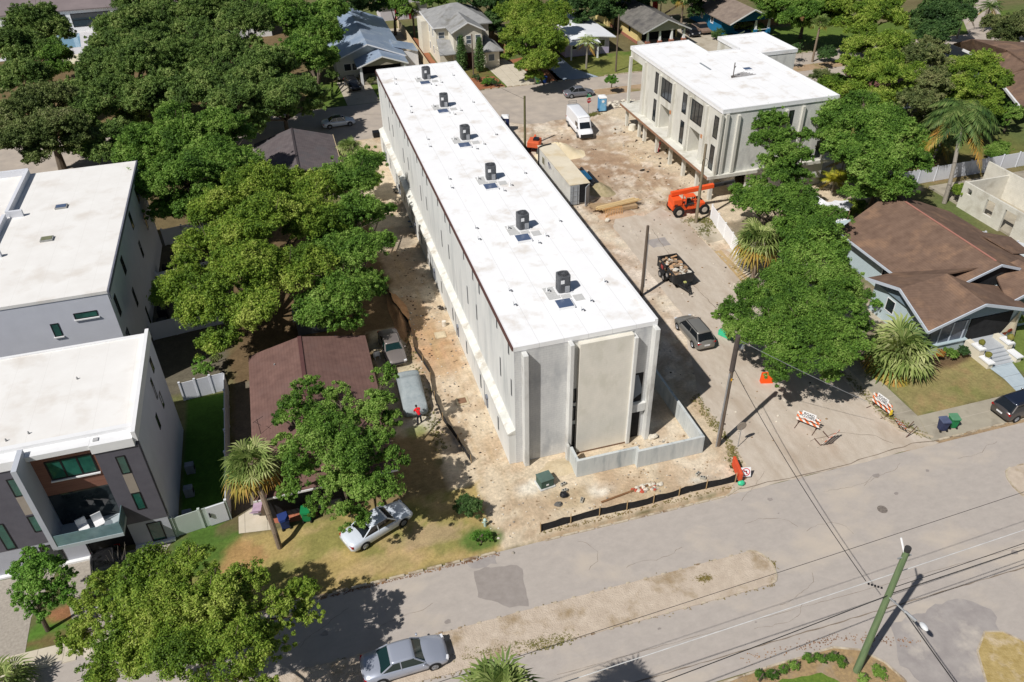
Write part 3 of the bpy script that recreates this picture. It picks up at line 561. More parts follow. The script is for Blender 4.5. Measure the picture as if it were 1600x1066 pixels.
for y0, y1, z0, z1, ml in [(50.65, 51.6, 7.25, 9.85, 0), (46.65, 49.7, 7.35, 9.75, 2), (50.65, 51.5, 3.6, 6.45, 0), (42.7, 43.8, 7.35, 9.75, 0), (38.75, 41.5, 7.25, 9.75, 2), (42.75, 43.7, 3.6, 6.4, 0), (34.95, 35.95, 7.2, 9.7, 0), (35.05, 36.0, 3.4, 6.3, 0)]:
    window(U, 0, 34.0, y0, y1, z0, z1, mull=ml, fw=.09)
for y0, y1 in [(46.7, 49.5), (38.8, 41.4)]:
    mb = MB(); mb.box(35.84, 35.9, y0, y1, 3.3, 6.4); part("bay_back", mb, M("bay_shade", srgb(170, 160, 144), srgb(190, 180, 164), scale=1.5), U)  # back of the bay, recess shade put into its darker colour
for x0, x1, z0, z1 in [(42.35, 43.0, 8.0, 9.75), (47.0, 47.75, 7.3, 9.6), (46.9, 47.75, 3.5, 5.6), (42.4, 43.0, 3.6, 5.6)]: window(U, 1, 34.36, x0, x1, z0, z1, fw=.07)
for y in (46.1, 37.9): mb = MB(); mb.box(33.68, 33.716, y-.2, y+.2, 6.3, 6.75); part("rust_plate", mb, M("rust_patch", srgb(196, 140, 100), var=.1), U)
f = MB(); f.box(43.0, 44.1, 45.6, 46.5, 10.664, 10.86); s_ = part("skylight", f, TRIMW, U); f = MB(); f.box(43.08, 44.02, 45.68, 46.42, 10.862, 10.88); part("pane", f, SKYG, s_)
f = MB(); f.box(39.3, 39.5, 47.6, 50.4, 10.664, 10.74); part("roof_pipe", f, M("pipe_grey", srgb(140, 146, 152)), U)
f = MB()
for q in range(5): f.tube((40.2+q*.07, 43.9+.15*q, 10.74), (43.6-q*.2, 44.1+.33*q, 10.76), .03, n=5)
f.tube((40.6, 44.2, 10.67), (40.6, 44.2, 12.4), .06, n=6); f.tube((40.6, 44.2, 11.7), (40.9, 44.4, 11.9), .05, n=6)
solo("scrap_pipes", f, M("pipe_brown", srgb(96, 88, 84)), "thin pipes and an upright post left lying on the roof of the unfinished building", "pipes")

# ---- modern townhouse, bottom left
DKP = M("dark_grey_cladding", srgb(92, 90, 98), srgb(102, 100, 108), scale=1.5, rough=.8)
LGP = M("white_render", srgb(206, 208, 216), srgb(214, 216, 224), scale=.8, rough=.75)
WOOD = M("wood_cladding", srgb(124, 86, 72), srgb(146, 104, 88), scale=2, stretch=(.4, 1, 6), rough=.6)
TAUPE = M("taupe_panel", srgb(158, 148, 136), var=.05, rough=.8)
T1 = thing("modern_townhouse", "modern three storey townhouse with dark grey and wood front, balcony and white flat roof", "house", (-24, 0, 0))
mb = MB(); mb.box(-60, -23.95, .35, 11.2, 0, 9.0); part("wall", mb, LGP, T1)
mb = MB(); mb.box(-60, -24.15, 1.1, 11.1, 9.0, 9.3); part("roof", mb, WHITE2, T1)
mb = MB(); mb.box(-24.15, -23.9, .0, 11.3, 9.0, 9.75); mb.box(-60, -24.16, .75, 1.1, 9.0, 9.62); mb.box(-60, -24.16, 11.1, 11.3, 9.0, 9.4); part("parapet", mb, TRIMW, T1)
mb = MB(); mb.box(-26.5, -23.98, -.02, .35, 2.2, 8.7); mb.box(-60, -30.45, -.02, .35, 2.2, 8.7); part("dark_panel", mb, DKP, T1)
mb = MB(); mb.box(-26.6, -24.15, -.1, .75, 8.7, 9.35); mb.box(-60, -30.4, -.1, .75, 8.7, 9.35); mb.box(-30.4, -26.6, .0, .75, 9.0, 9.36); part("front_cornice", mb, TRIMW, T1)
mb = MB(); mb.box(-30.1, -26.5, .3, .35, 5.75, 9.0); part("wood_panel", mb, WOOD, T1)
mb = MB(); mb.box(-30.1, -26.5, .28, .35, 3.15, 5.75); part("balcony_opening", mb, GLASS, T1)
mb = MB(); mb.box(-29.4, -26.6, .25, .28, 3.2, 5.6)
window(T1, 1, .3, -29.45, -26.75, 6.95, 8.5, mull=2, gm_=GLASSG, fw=.1, sill=TRIMW)
for x0, x1, z0, z1 in [(-25.5, -24.95, 6.6, 8.1), (-25.5, -24.95, 3.35, 4.85), (-31.62, -31.05, 6.5, 8.0), (-31.62, -31.05, 3.3, 4.75), (-33.6, -33.0, 2.3, 4.6)]: window(T1, 1, -.02, x0, x1, z0, z1, gm_=GLASSG, fw=.06)
for x0 in (-25.5, -31.62): mb = MB(); mb.box(x0, x0+.55, -.035, -.02, 4.88, 6.55); part("taupe_panel", mb, TAUPE, T1)
mb = MB(); mb.box(-30.45, -30.15, -1.55, .35, 2.85, 9.75); part("fin_wall", mb, M("fin_render", srgb(190, 194, 202), var=.03), T1)
mb = MB(); mb.box(-30.149, -26.3, -1.55, .28, 2.85, 3.12); bf = part("balcony", mb, M("balcony_slab", srgb(176, 186, 190), var=.04), T1)
mb = MB(); mb.box(-30.149, -26.3, -1.52, -1.49, 3.12, 4.05); mb.box(-26.33, -26.3, -1.488, .27, 3.12, 4.05); part("glass_railing", mb, M("rail_glass", srgb(112, 140, 146), rough=.1, spec=.7), bf)
mb = MB(); mb.box(-26.5, -24.0, -.0, .35, 0, 2.2); mb.box(-60, -29.3, 0, .35, 0, 2.2); part("ground_floor_wall", mb, M("pale_base", srgb(176, 178, 186), var=.04), T1)
mb = MB(); mb.box(-29.3, -26.5, .3, .345, 0, 2.3); part("garage_door", mb, M("garage_dark", (.03, .03, .035), rough=.6), T1)
window(T1, 1, 0, -25.4, -24.5, .2, 1.95, gm_=GLASSG, fw=.08, name="entrance_door"); window(T1, 1, 0, -31.9, -30.7, .2, 1.95, fw=.08, name="entrance_door")
mb = MB(); mb.box(-60, -29.2, -.25, 0, 0, .16); mb.box(-26.5, -24.0, -.25, 0, 0, .16); part("doorstep", mb, TRIMW, T1)
for y0, y1, z0, z1 in [(8.7, 9.3, 7.6, 8.7), (7.2, 7.6, 6.4, 8.1), (8.0, 8.5, 4.9, 6.2), (5.3, 5.8, 5.2, 6.4)]: window(T1, 0, -23.95, y0, y1, z0, z1, out=1, fw=.05)
mb = MB(); mb.box(-26.4, -26.1, .25, .55, 9.37, 9.42); part("roof_drain", mb, M("drain_grey", srgb(170, 170, 170)), T1)
for k in range(3):
    xx, yy = [(-31.5, 2.0), (-30.3, 2.3), (-28.2, 7.2)][k]; mb = MB(); mb.tube((xx, yy, 9.3), (xx, yy, 9.5), .07, .03, 7); part("roof_vent", mb, M("vent_grey", srgb(150, 150, 150)), T1)
for x, y, n_ in [(-28.6, -.75, "left"), (-27.7, -.6, "right")]:
    c = thing("patio_chair", "white slatted patio chair nearer the wood front on the glass railed balcony" if n_ == "left" else "white patio chair at the middle of the glass railed balcony", "chair", (x, y, 3.12), .4, "chairs on the townhouse balcony")
    m = MB(1); m.box(-.3, .3, -.3, .3, .36, .42); part("seat", m, TRIMW, c); m = MB(1); m.bar((-.3, .28, .7), (.3, .28, .7), .05, .6); part("backrest", m, TRIMW, c)
    for sx in (-.27, .27):
        for sy in (-.27, .27): m = MB(1); m.box(sx-.02, sx+.02, sy-.02, sy+.02, 0, .36); part("leg", m, TRIMW, c)
mb = MB(); mb.tube((-27.1, -.9, 3.12), (-27.1, -.9, 3.6), .03); mb.tube((-27.1, -.9, 3.6), (-27.1, -.9, 3.63), .25, n=12); solo("side_table", mb, M("grey_table", srgb(120, 130, 136)), "small grey round table beside the chairs on the balcony", "table")
for y in (1.2, 3.6, 6.0): 
    m = MB(); m.box(-23.5, -22.9, y, y+.5, 0, .8); o = thing("air_conditioner", "", "air conditioner", (-23.2, y+.25, 0)); o["label"] = {1.2: "grey air conditioner on the lawn beside the modern townhouse, nearest the white gate", 3.6: "middle grey air conditioner beside the side wall of the modern townhouse", 6.0: "farthest grey air conditioner beside the side wall of the modern townhouse"}[y]
    part("casing", m, M("ac_grey", srgb(136, 142, 150)), o); m = MB(); m.tube((-22.9, y+.25, .42), (-22.88, y+.25, .42), .2, n=14); part("fan_grille", m, BLK, o)
# ---- the rear modern block behind it
T2 = thing("modern_townhouse", "white rendered townhouse with flat roof and small dark windows, behind the dark fronted one", "house", (-27.4, 17.6, 0))
mb = MB(); mb.box(-60, -27.4, 17.6, 43.2, 0, 9.55); part("wall", mb, LGP, T2)
mb = MB(); mb.box(-60, -27.35, 17.55, 43.3, 9.55, 9.8); part("roof", mb, WHITE2, T2)
mb = MB(); mb.box(-60, -37.2, 43.0, 43.3, 9.8, 10.4); mb.box(-37.4, -37.1, 33.5, 43.0, 9.8, 10.4); mb.box(-37.1, -36.0, 33.3, 33.6, 9.8, 10.4); mb.box(-37.6, -37.3, 26, 33.2, 9.8, 10.3); mb.box(-37.3, -36.3, 25.8, 26.1, 9.8, 10.3); part("parapet", mb, M("roof_parapet", srgb(214, 216, 222), var=.02), T2)
mb = MB(); mb.box(-27.34, -27.2, 17.5, 43.3, 9.5, 9.84); mb.tube((-27.27, 17.6, 9.5), (-27.27, 17.6, 9.0), .05); part("gutter", mb, M("gutter_grey", srgb(110, 112, 124)), T2)
for i, (y0, y1, z0, z1) in enumerate([(32.6, 33.5, 7.3, 8.9), (32.8, 33.5, 4.2, 5.85), (24.5, 25.4, 7.1, 8.65), (24.7, 25.4, 3.7, 5.45), (18.7, 19.5, 6.6, 8.4), (18.5, 19.4, 3.4, 5.2), (27.0, 27.5, .3, 2.1), (38.5, 39.3, 7.2, 8.8), (38.7, 39.4, 4.2, 5.8)]): window(T2, 0, -27.4, y0, y1, z0, z1, out=1, fw=.06)
window(T2, 1, 17.6, -30.25, -28.55, 7.7, 8.25, fw=.06, sill=TRIMW, gm_=GLASSG); window(T2, 1, 17.6, -32.1, -31.5, 6.45, 7.65, fw=.06, sill=TRIMW, gm_=GLASSG)
for k in range(2):
    yy = [34.2, 27.9][k]; xx = [-33.0, -33.2][k]
    mb = MB(); mb.box(xx-.5, xx+.5, yy-.4, yy+.4, 9.8, 9.95); s_ = part("skylight", mb, M("hatch_curb", srgb(160, 160, 158)), T2); mb = MB(); mb.box(xx-.42, xx+.42, yy-.32, yy+.32, 9.952, 9.98); part("pane", mb, [SKYG, M("hatch_olive", srgb(120, 122, 96))][k], s_)
for i, (xx, yy, lb) in enumerate([(-26.4, 30.2, "black air conditioner by the rear townhouse side wall, farthest of four"), (-26.3, 28.4, "black air conditioner by the rear townhouse side wall, second from the far end"), (-26.2, 26.3, "black air conditioner by the rear townhouse side wall, third from the far end"), (-26.3, 36.5, "dark air conditioner in the shaded yard past the middle white fence")]):
    o = thing("air_conditioner", lb, "air conditioner", (xx, yy, 0)); m = MB(); m.box(xx-.45, xx+.45, yy-.45, yy+.45, 0, 1.1); part("casing", m, M("ac_black", (.02, .02, .024)), o, bevel=.06); m = MB(); m.tube((xx, yy, 1.1), (xx, yy, 1.13), .36, n=14); part("fan_grille", m, BLK, o)
# ================================================================ HOUSES
def shingle(name, a, b_, c3=None, sc=1.2):
    m = M(name, a, b_, scale=sc, rough=.92, spec=.15, bump=.01, bscale=14, c3=c3, s3=.5); lines(m, 2, .075, .02, tuple(x*.7 for x in a), .22); return m
SH_BR = shingle("brown_shingles", srgb(106, 86, 74), srgb(130, 107, 92), srgb(144, 116, 95))
SH_RED = shingle("red_brown_shingles", srgb(104, 80, 74), srgb(126, 98, 90), srgb(116, 92, 86))
SH_DK = shingle("dark_grey_shingles", srgb(92, 84, 86), srgb(112, 104, 104), srgb(100, 96, 98))
SH_GR = shingle("grey_shingles", srgb(142, 142, 142), srgb(164, 164, 162), srgb(128, 126, 120))
SH_GR2 = shingle("weathered_grey_shingles", srgb(98, 96, 92), srgb(130, 126, 120), srgb(86, 84, 84))
SH_TN = shingle("taupe_shingles", srgb(128, 114, 104), srgb(148, 134, 122), srgb(120, 108, 100))
METAL = M("blue_grey_metal_roof", srgb(142, 160, 184), srgb(166, 182, 202), scale=.5, rough=.35, metal=.15, spec=.5, c3=srgb(190, 200, 212), s3=.3); lines(METAL, 1, .42, .05, srgb(118, 134, 156), .7)
FLATW = M("white_painted_roof", srgb(226, 228, 232), srgb(238, 240, 242), scale=.5, rough=.6)
def ridge_roof(mb, x0, x1, y0, y1, ze, zr, axis, t=.18, hip0=0, hip1=0):
    """gable/hip roof planes over a rectangle; axis = direction of the ridge; hip0/1 = inset of the ridge ends"""
    if axis == 'y':
        c = (x0+x1)/2; A, B_ = (c, y0+hip0, zr), (c, y1-hip1, zr)
        mb.slab([(x0, y0, ze), A, B_, (x0, y1, ze)], t); mb.slab([(x1, y1, ze), B_, A, (x1, y0, ze)], t)
        if hip0: mb.slab([(x0, y0, ze), (x1, y0, ze), A], t)
        if hip1: mb.slab([(x1, y1, ze), (x0, y1, ze), B_], t)
    else:
        c = (y0+y1)/2; A, B_ = (x0+hip0, c, zr), (x1-hip1, c, zr)
        mb.slab([(x0, y0, ze), (x1, y0, ze), B_, A], t); mb.slab([(x1, y1, ze), (x0, y1, ze), A, B_], t)
        if hip0: mb.slab([(x0, y1, ze), (x0, y0, ze), A], t)
        if hip1: mb.slab([(x1, y0, ze), (x1, y1, ze), B_], t)
    return mb
def gable_wall(mb, ax, v, a0, a1, ze, zr, th=.12):
    c = (a0+a1)/2
    P = [(a0, ze), (a1, ze), (c, zr)]
    if ax == 'y': mb.faces([(p[0], v, p[1]) for p in P]+[(p[0], v+th, p[1]) for p in P], [(0, 1, 2), (5, 4, 3), (0, 3, 4, 1), (1, 4, 5, 2), (2, 5, 3, 0)])
    else: mb.faces([(v, p[0], p[1]) for p in P]+[(v+th, p[0], p[1]) for p in P], [(2, 1, 0), (3, 4, 5), (1, 4, 3, 0), (2, 5, 4, 1), (0, 3, 5, 2)])
    return mb
def rake(mb, ax, v, a0, a1, ze, zr, w_=.2):
    c = (a0+a1)/2
    for a, b_ in [((a0, ze), (c, zr)), ((c, zr), (a1, ze))]:
        p, q = ((a[0], v, a[1]-.06), (b_[0], v, b_[1]-.06)) if ax == 'y' else ((v, a[0], a[1]-.06), (v, b_[0], b_[1]-.06))
        mb.bar(p, q, .05, w_, up=(0, 0, 1))
    return mb
# --- brown hipped house in the middle left
h = thing("small_house", "low house with a faded red brown shingle roof, half under a leafy green tree", "house", (-14, 6, 0))
mb = MB(); mb.box(-17.9, -9.1, -.2, 15.2, 0, 2.75); mb.box(-17.9, -9.1, .0, 15.2, 2.75, 2.9); part("wall", mb, M("tan_wall", srgb(176, 160, 140), var=.08), h)
mb = MB(); mb.slab([(-18.2, -1.2, 2.95), (-14.1, -1.2, 3.5), (-14.1, 15.6, 4.3), (-18.2, 15.6, 2.95)], .15)
mb = MB(); mb.slab([(-18.3, -1.1, 2.95), (-14, 3.1, 4.35), (-14, 14.9, 4.35), (-18.3, 15.4, 2.95)], .15); mb.slab([(-8.7, 15.4, 2.95), (-14, 14.9, 4.35), (-14, 3.1, 4.35), (-8.7, -1.0, 2.95)], .15); mb.slab([(-18.3, -1.1, 2.95), (-8.7, -1.0, 2.95), (-14, 3.1, 4.35)], .15)
part("roof", mb, SH_RED, h)
mb = MB(); mb.bar((-14, 3.2, 4.37), (-14, 14.9, 4.37), .3, .04); part("ridge_cap", mb, M("ridge_dark", srgb(92, 62, 60), var=.1), h)
mb = MB(); mb.bar((-18.35, -1.16, 2.9), (-8.7, -1.06, 2.9), .06, .14); part("gutter", mb, TRIMW, h)
mb = MB(); mb.tube((-16.2, 12.6, 3.4), (-16.2, 12.6, 3.75), .06); part("roof_vent", mb, M("vent_grey", (0, 0, 0)), h)
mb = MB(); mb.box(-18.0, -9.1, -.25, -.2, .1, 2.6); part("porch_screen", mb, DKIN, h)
# aerial on the roof
mb = MB(); mb.tube((-17.6, 5.2, 3.1), (-17.6, 5.2, 4.6), .02, n=5); mb.tube((-17.9, 5.0, 4.5), (-17.2, 5.5, 4.5), .015, n=5); mb.tube((-17.8, 5.4, 4.2), (-17.4, 4.9, 4.2), .015, n=5); part("aerial", mb, BLK, h)
# --- dark grey hipped roof among the trees
h = thing("bungalow", "bungalow with plain dark grey shingle roof poking out between the tree crowns", "house", (-11.6, 57, 0))
mb = MB(); mb.box(-16, -7.2, 49, 61.6, 0, 2.8); part("wall", mb, M("cream_wall", srgb(214, 204, 184), var=.06), h)
mb = MB(); ridge_roof(mb, -16.6, -6.6, 48.5, 62.0, 2.85, 4.6, 'y', hip0=0, hip1=.6); part("roof", mb, SH_DK, h)
mb = MB(); mb.bar((-11.6, 48.6, 4.62), (-11.6, 61.4, 4.62), .25, .05); part("ridge_cap", mb, M("ridge_black", srgb(66, 60, 62), var=.1), h)
mb = MB(); mb.bar((-6.55, 48.5, 2.82), (-6.55, 62.0, 2.82), .06, .16); part("fascia", mb, M("fascia_tan", srgb(206, 186, 150)), h)
# --- blue grey metal roofed bungalow
h = thing("bungalow", "bungalow with blue grey metal roof dappled by tree shade and a gabled front porch", "house", (3, 100, 0))
GW = M("pale_grey_siding", srgb(196, 196, 188), var=.05); lines(GW, 2, .2, .03, srgb(168, 168, 160), .5)
mb = MB(); mb.box(-2.8, 7.9, 93.4, 117.5, 0, 3.0); gable_wall(mb, 'y', 93.4, -2.8, 7.9, 3.0, 5.1); part("wall", mb, GW, h)
mb = MB(); ridge_roof(mb, -3.6, 8.7, 92.7, 118, 2.95, 5.35, 'y'); mb.slab([(7.2, 96, 3.7), (11.2, 95.5, 2.7), (11.2, 100.2, 2.7), (7.2, 100.2, 3.7)], .12); part("roof", mb, METAL, h)
mb = MB(); rake(mb, 'y', 92.66, -3.6, 8.7, 2.95, 5.35); part("rake_board", mb, TRIMW, h)
mb = MB(); ridge_roof(mb, .1, 8.4, 88.8, 93.4, 2.9, 4.35, 'y', hip1=0); part("porch_roof", mb, METAL, h)
mb = MB(); gable_wall(mb, 'y', 89.1, .5, 8.0, 2.9, 4.2); part("porch_gable", mb, M("tan_siding", srgb(170, 160, 144), var=.05), h)
mb = MB(); rake(mb, 'y', 88.76, .1, 8.4, 2.9, 4.35); part("rake_board", mb, TRIMW, h)
for x in (.7, 7.8): mb = MB(); mb.box(x-.2, x+.2, 89, 89.4, 0, 2.9); part("porch_column", mb, TRIMW, h)
mb = MB(); mb.box(.5, 8, 89.1, 93.4, 0, .5); part("porch_floor", mb, CONC2, h); mb = MB(); mb.box(.9, 7.7, 93.3, 93.38, .5, 2.8); part("porch_shade", mb, DKIN, h)  # near-black sheet on the house wall paints the porch shade
window(h, 1, 93.4, -1.6, -.4, 1.2, 2.4, mull=0, fm=TRIMW); window(h, 1, 93.4, -.3, .45, 1.2, 2.4, fm=TRIMW)
mb = MB(); mb.box(8.1, 11.2, 95.9, 96.05, 0, 2.7); part("carport_panel", mb, TRIMW, h)
# --- grey white two storey house
CRM = M("cream_siding", srgb(226, 220, 204), var=.04); lines(CRM, 2, .2, .03, srgb(200, 194, 178), .5)
h = thing("two_storey_house", "cream two storey house with grey hipped roof behind the two slim cypresses", "house", (19, 97, 0))
mb = MB(); mb.box(14.6, 23.8, 96.4, 107.2, 0, 6.0); mb.box(16.7, 21.6, 92.2, 96.4, 0, 6.0); gable_wall(mb, 'y', 92.2, 16.7, 21.6, 6.0, 7.25); mb.box(14.6, 16.7, 94.0, 96.4, 0, 2.7); mb.box(21.6, 24.2, 91.2, 96.4, 0, 2.8); mb.box(13.4, 14.6, 103, 107, 0, 5.4); part("wall", mb, CRM, h)
mb = MB(); ridge_roof(mb, 14.1, 24.4, 95.9, 107.8, 6.0, 8.3, 'x', hip0=4.6, hip1=4.6); ridge_roof(mb, 16.2, 22.1, 91.7, 99, 6.0, 7.5, 'y'); part("roof", mb, SH_GR, h)
mb = MB(); rake(mb, 'y', 91.66, 16.2, 22.1, 6.0, 7.5); mb.bar((14.1, 95.86, 5.92), (16.2, 95.86, 5.92), .06, .2); mb.bar((14.06, 95.9, 5.92), (14.06, 107.8, 5.92), .06, .2); part("fascia", mb, TRIMW, h)
mb = MB(); mb.slab([(14.1, 91.6, 2.7), (16.9, 91.6, 2.7), (16.7, 95, 4.1), (14.6, 96.2, 4.1)], .15); part("porch_roof", mb, SH_GR, h); mb = MB(); ridge_roof(mb, 21.3, 24.8, 90.6, 96.4, 2.8, 3.9, 'y', hip0=1.6); part("porch_roof", mb, SH_GR, h)
for x0 in (17.2, 18.8, 20.4): window(h, 1, 92.2, x0, x0+.95, 3.9, 5.3, fm=TRIMW, gm_=M("grey_glass", srgb(96, 106, 116), rough=.2), horiz=1, fw=.08)
window(h, 1, 96.4, 15.0, 16.1, 4.0, 5.1, fm=TRIMW, gm_=MATS["grey_glass"], horiz=1, fw=.08); window(h, 1, 91.2, 22.3, 23.4, 1.0, 2.2, fm=TRIMW, gm_=MATS["grey_glass"], fw=.08)
mb = MB(); mb.box(18.6, 19.9, 92.1, 92.19, 0, 2.5); part("front_door", mb, M("dark_red_door", srgb(72, 40, 42)), h)
for y0 in (98.5, 101.5, 104.5): window(h, 0, 14.6, y0, y0+.9, 3.8, 5.2, fm=TRIMW, gm_=MATS["grey_glass"], fw=.08); window(h, 0, 14.6, y0, y0+.9, .9, 2.3, fm=TRIMW, gm_=MATS["grey_glass"], fw=.08)
# --- lilac house with white roof
LIL = M("lilac_wall", srgb(190, 180, 206), var=.04)
h = thing("bungalow", "lilac bungalow with a low white roof and a dark carport, behind the far street", "house", (40, 97, 0))
mb = MB(); mb.box(36.3, 44.4, 92.0, 107.5, 0, 2.8); part("wall", mb, LIL, h)
mb = MB(); ridge_roof(mb, 35.4, 45.3, 91.2, 108.6, 2.9, 3.5, 'y', t=.15, hip0=0); mb.slab([(31.5, 90.0, 2.75), (36.5, 90.0, 2.75), (36.5, 104, 2.95), (31.5, 104, 2.95)], .15); mb.slab([(36.4, 89.6, 2.7), (41.8, 89.6, 2.7), (41.8, 92, 2.9), (36.4, 92, 2.9)], .12); part("roof", mb, FLATW, h)
for x, y in [(36.7, 90.1), (41.5, 90.0), (32.0, 90.5)]: mb = MB(); mb.box(x-.12, x+.12, y-.12, y+.12, 0, 2.7); part("porch_post", mb, TRIMW, h)
window(h, 1, 92, 42.4, 43.6, 1.2, 2.4, fm=TRIMW); window(h, 1, 92, 37.4, 38.4, 1.2, 2.4, fm=TRIMW)
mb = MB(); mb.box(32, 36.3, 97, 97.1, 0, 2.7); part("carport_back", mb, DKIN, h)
# --- yellow house with grey roof
YEL = M("yellow_siding", srgb(226, 204, 142), var=.05); lines(YEL, 2, .25, .03, srgb(200, 178, 120), .4)
h = thing("bungalow", "yellow bungalow with weathered grey gabled roof, white porch columns and brick piers", "house", (55, 100, 0))
mb = MB(); mb.box(51.2, 59.0, 95.2, 113, 0, 3.0); gable_wall(mb, 'y', 95.2, 51.2, 59, 3.0, 4.5); mb.box(50.6, 53, 108, 114.5, 0, 2.6); part("wall", mb, YEL, h)
mb = MB(); mb.box(51.1, 51.2, 95.2, 108, 0, .5); part("brick_base", mb, M("brick_red", srgb(150, 96, 80), srgb(176, 120, 100), scale=5), h)
mb = MB(); ridge_roof(mb, 50.3, 59.6, 91.0, 114, 2.95, 4.95, 'y'); part("roof", mb, SH_GR2, h)
mb = MB(); mb.slab([(49.4, 107.5, 2.8), (53.4, 107.5, 2.8), (53.4, 114.8, 2.8), (49.4, 114.8, 2.8)], .12); part("porch_roof", mb, FLATW, h)
mb = MB(); gable_wall(mb, 'y', 91.6, 51.0, 59.0, 2.95, 4.6); part("porch_gable", mb, M("grey_beige_siding", srgb(168, 164, 152), var=.05), h)
mb = MB(); rake(mb, 'y', 90.96, 50.3, 59.6, 2.95, 4.95); part("rake_board", mb, M("grey_trim", srgb(200, 200, 200), var=.03), h)
mb = MB(); mb.box(51.2, 59, 91.6, 95.2, 0, .55); part("porch_floor", mb, CONC2, h)
mb = MB(); mb.box(52, 58.6, 95.1, 95.18, .56, 2.8); part("porch_shade", mb, DKIN, h)
for x in (51.6, 53.9, 56.2, 58.6):
    mb = MB(); mb.loft([[(x-.22, 91.6, 1.3), (x+.22, 91.6, 1.3), (x+.22, 92.04, 1.3), (x-.22, 92.04, 1.3)], [(x-.12, 91.7, 2.9), (x+.12, 91.7, 2.9), (x+.12, 91.94, 2.9), (x-.12, 91.94, 2.9)]]); cc = part("porch_column", mb, TRIMW, h)
    mb = MB(); mb.box(x-.35, x+.35, 91.4, 92.1, 0, 1.3); part("brick_pier", mb, MATS["brick_red"], cc)
mb = MB(); mb.box(60.4, 61.2, 108.5, 109.3, 0, 5.6); mb.box(60.3, 61.3, 108.4, 109.4, 5.6, 5.8); part("chimney", mb, M("chimney_red", srgb(168, 56, 50), var=.1), h)
window(h, 0, 51.2, 98.5, 99.3, 1.3, 2.5, fw=.06); window(h, 0, 51.2, 103, 103.8, 1.3, 2.3, fw=.06)
# --- blue house
BLU = M("blue_siding", srgb(30, 112, 156), srgb(40, 126, 170), scale=1); lines(BLU, 2, .22, .03, srgb(24, 92, 132), .4)
h = thing("bungalow", "bright blue bungalow with taupe shingle roof, white window trim and blue chimney", "house", (71, 100, 0))
mb = MB(); mb.box(68, 75.6, 95.4, 108, 0, 3.0); gable_wall(mb, 'y', 95.4, 68, 75.6, 3.0, 4.6); part("wall", mb, BLU, h)
mb = MB(); ridge_roof(mb, 67.2, 76.7, 91.0, 110, 2.95, 5.15, 'y'); part("roof", mb, SH_TN, h)
mb = MB(); gable_wall(mb, 'y', 92.0, 68, 76, 2.95, 4.8); part("porch_gable", mb, M("deep_blue", srgb(22, 84, 124), var=.05), h)
mb = MB(); rake(mb, 'y', 90.96, 67.2, 76.7, 2.95, 5.15); part("rake_board", mb, TRIMW, h)
mb = MB(); mb.box(70.6, 76, 92, 95.4, 0, .6); part("porch_floor", mb, BLU, h); mb = MB(); mb.box(70.8, 75.6, 95.3, 95.38, .6, 2.8); part("porch_shade", mb, DKIN, h)
for x in (73.2, 75.9):
    mb = MB(); mb.loft([[(x-.22, 92, 1.3), (x+.22, 92, 1.3), (x+.22, 92.44, 1.3), (x-.22, 92.44, 1.3)], [(x-.12, 92.1, 2.9), (x+.12, 92.1, 2.9), (x+.12, 92.34, 2.9), (x-.12, 92.34, 2.9)]]); cc = part("porch_column", mb, TRIMW, h)
    mb = MB(); mb.box(x-.32, x+.32, 91.9, 92.5, 0, 1.3); part("pier", mb, BLU, cc)
mb = MB(); mb.bar((73.4, 92.1, 1.2), (75.7, 92.1, 1.2), .08, .1); mb.bar((68.6, 92.1, .3), (71.0, 92.1, 1.2), .1, .2); part("railing", mb, TRIMW, h)
for y0, w_ in [(104.2, .9), (102.6, .9), (98.5, 1.1)]: window(h, 0, 68, y0, y0+w_, 1.2, 2.6, fm=TRIMW, fw=.2)
mb = MB(); mb.box(70.6, 71.4, 104, 104.8, 3.6, 6.6); part("chimney", mb, BLU, h)
# --- brown roofed pale blue house on the right
PB = M("pale_blue_siding", srgb(186, 202, 206), var=.04); lines(PB, 2, .18, .025, srgb(160, 178, 184), .5)
BLT = M("blue_grey_trim", srgb(196, 204, 214), var=.03)
h = thing("brown_roofed_house", "pale blue bungalow with wide brown shingle roof, gables and front steps, on the right", "house", (42, 8, 0))
mb = MB(); mb.box(40.2, 51.5, 9.5, 20.4, 0, 3.1); mb.box(37.2, 46.6, 2.0, 9.5, 0, 3.1); part("wall", mb, PB, h)
mb = MB(); mb.slab([(39.3, 9.3, 3.2), (42.2, 5.15, 4.24), (46, 5.15, 5.6), (46.2, 20.3, 5.6), (39.3, 18.6, 3.2)], .18)
mb.slab([(52.8, 18.5, 3.2), (46.2, 20.3, 5.6), (46, 5.15, 5.6), (52.8, 5.15, 3.2)], .18)
mb.slab([(51.6, 14.6, 3.3), (54.6, 12.2, 3.2), (50.6, 11.2, 4.2)], .1); mb.slab([(54.6, 12.2, 3.2), (54.2, 9.2, 3.1), (51.2, 8.6, 3.9), (50.6, 11.2, 4.2)], .1)
C0, Sp, Ep, Wp = (35.9, 1.1, 3.35), (40.9, 1.1, 5.1), (41.2, 6.0, 5.1), (36.3, 5.7, 4.7)
mb.slab([C0, Sp, Ep], .16); mb.slab([C0, Ep, Wp], .16); mb.slab([Wp, Ep, (44.5, 6.0, 5.1), (39.5, 9.9, 3.3), (36.4, 9.9, 3.3)], .16); mb.slab([Sp, (46.5, 1.1, 3.35), (46.5, 5.1, 3.35), (42.5, 5.1, 4.52), Ep], .16)
part("roof", mb, SH_BR, h)
mb = MB(); mb.bar((46.15, 18.0, 5.62), (46.0, 5.8, 5.62), .16, .05); part("ridge_cap", mb, M("pink_ridge", srgb(176, 122, 108), var=.08), h)
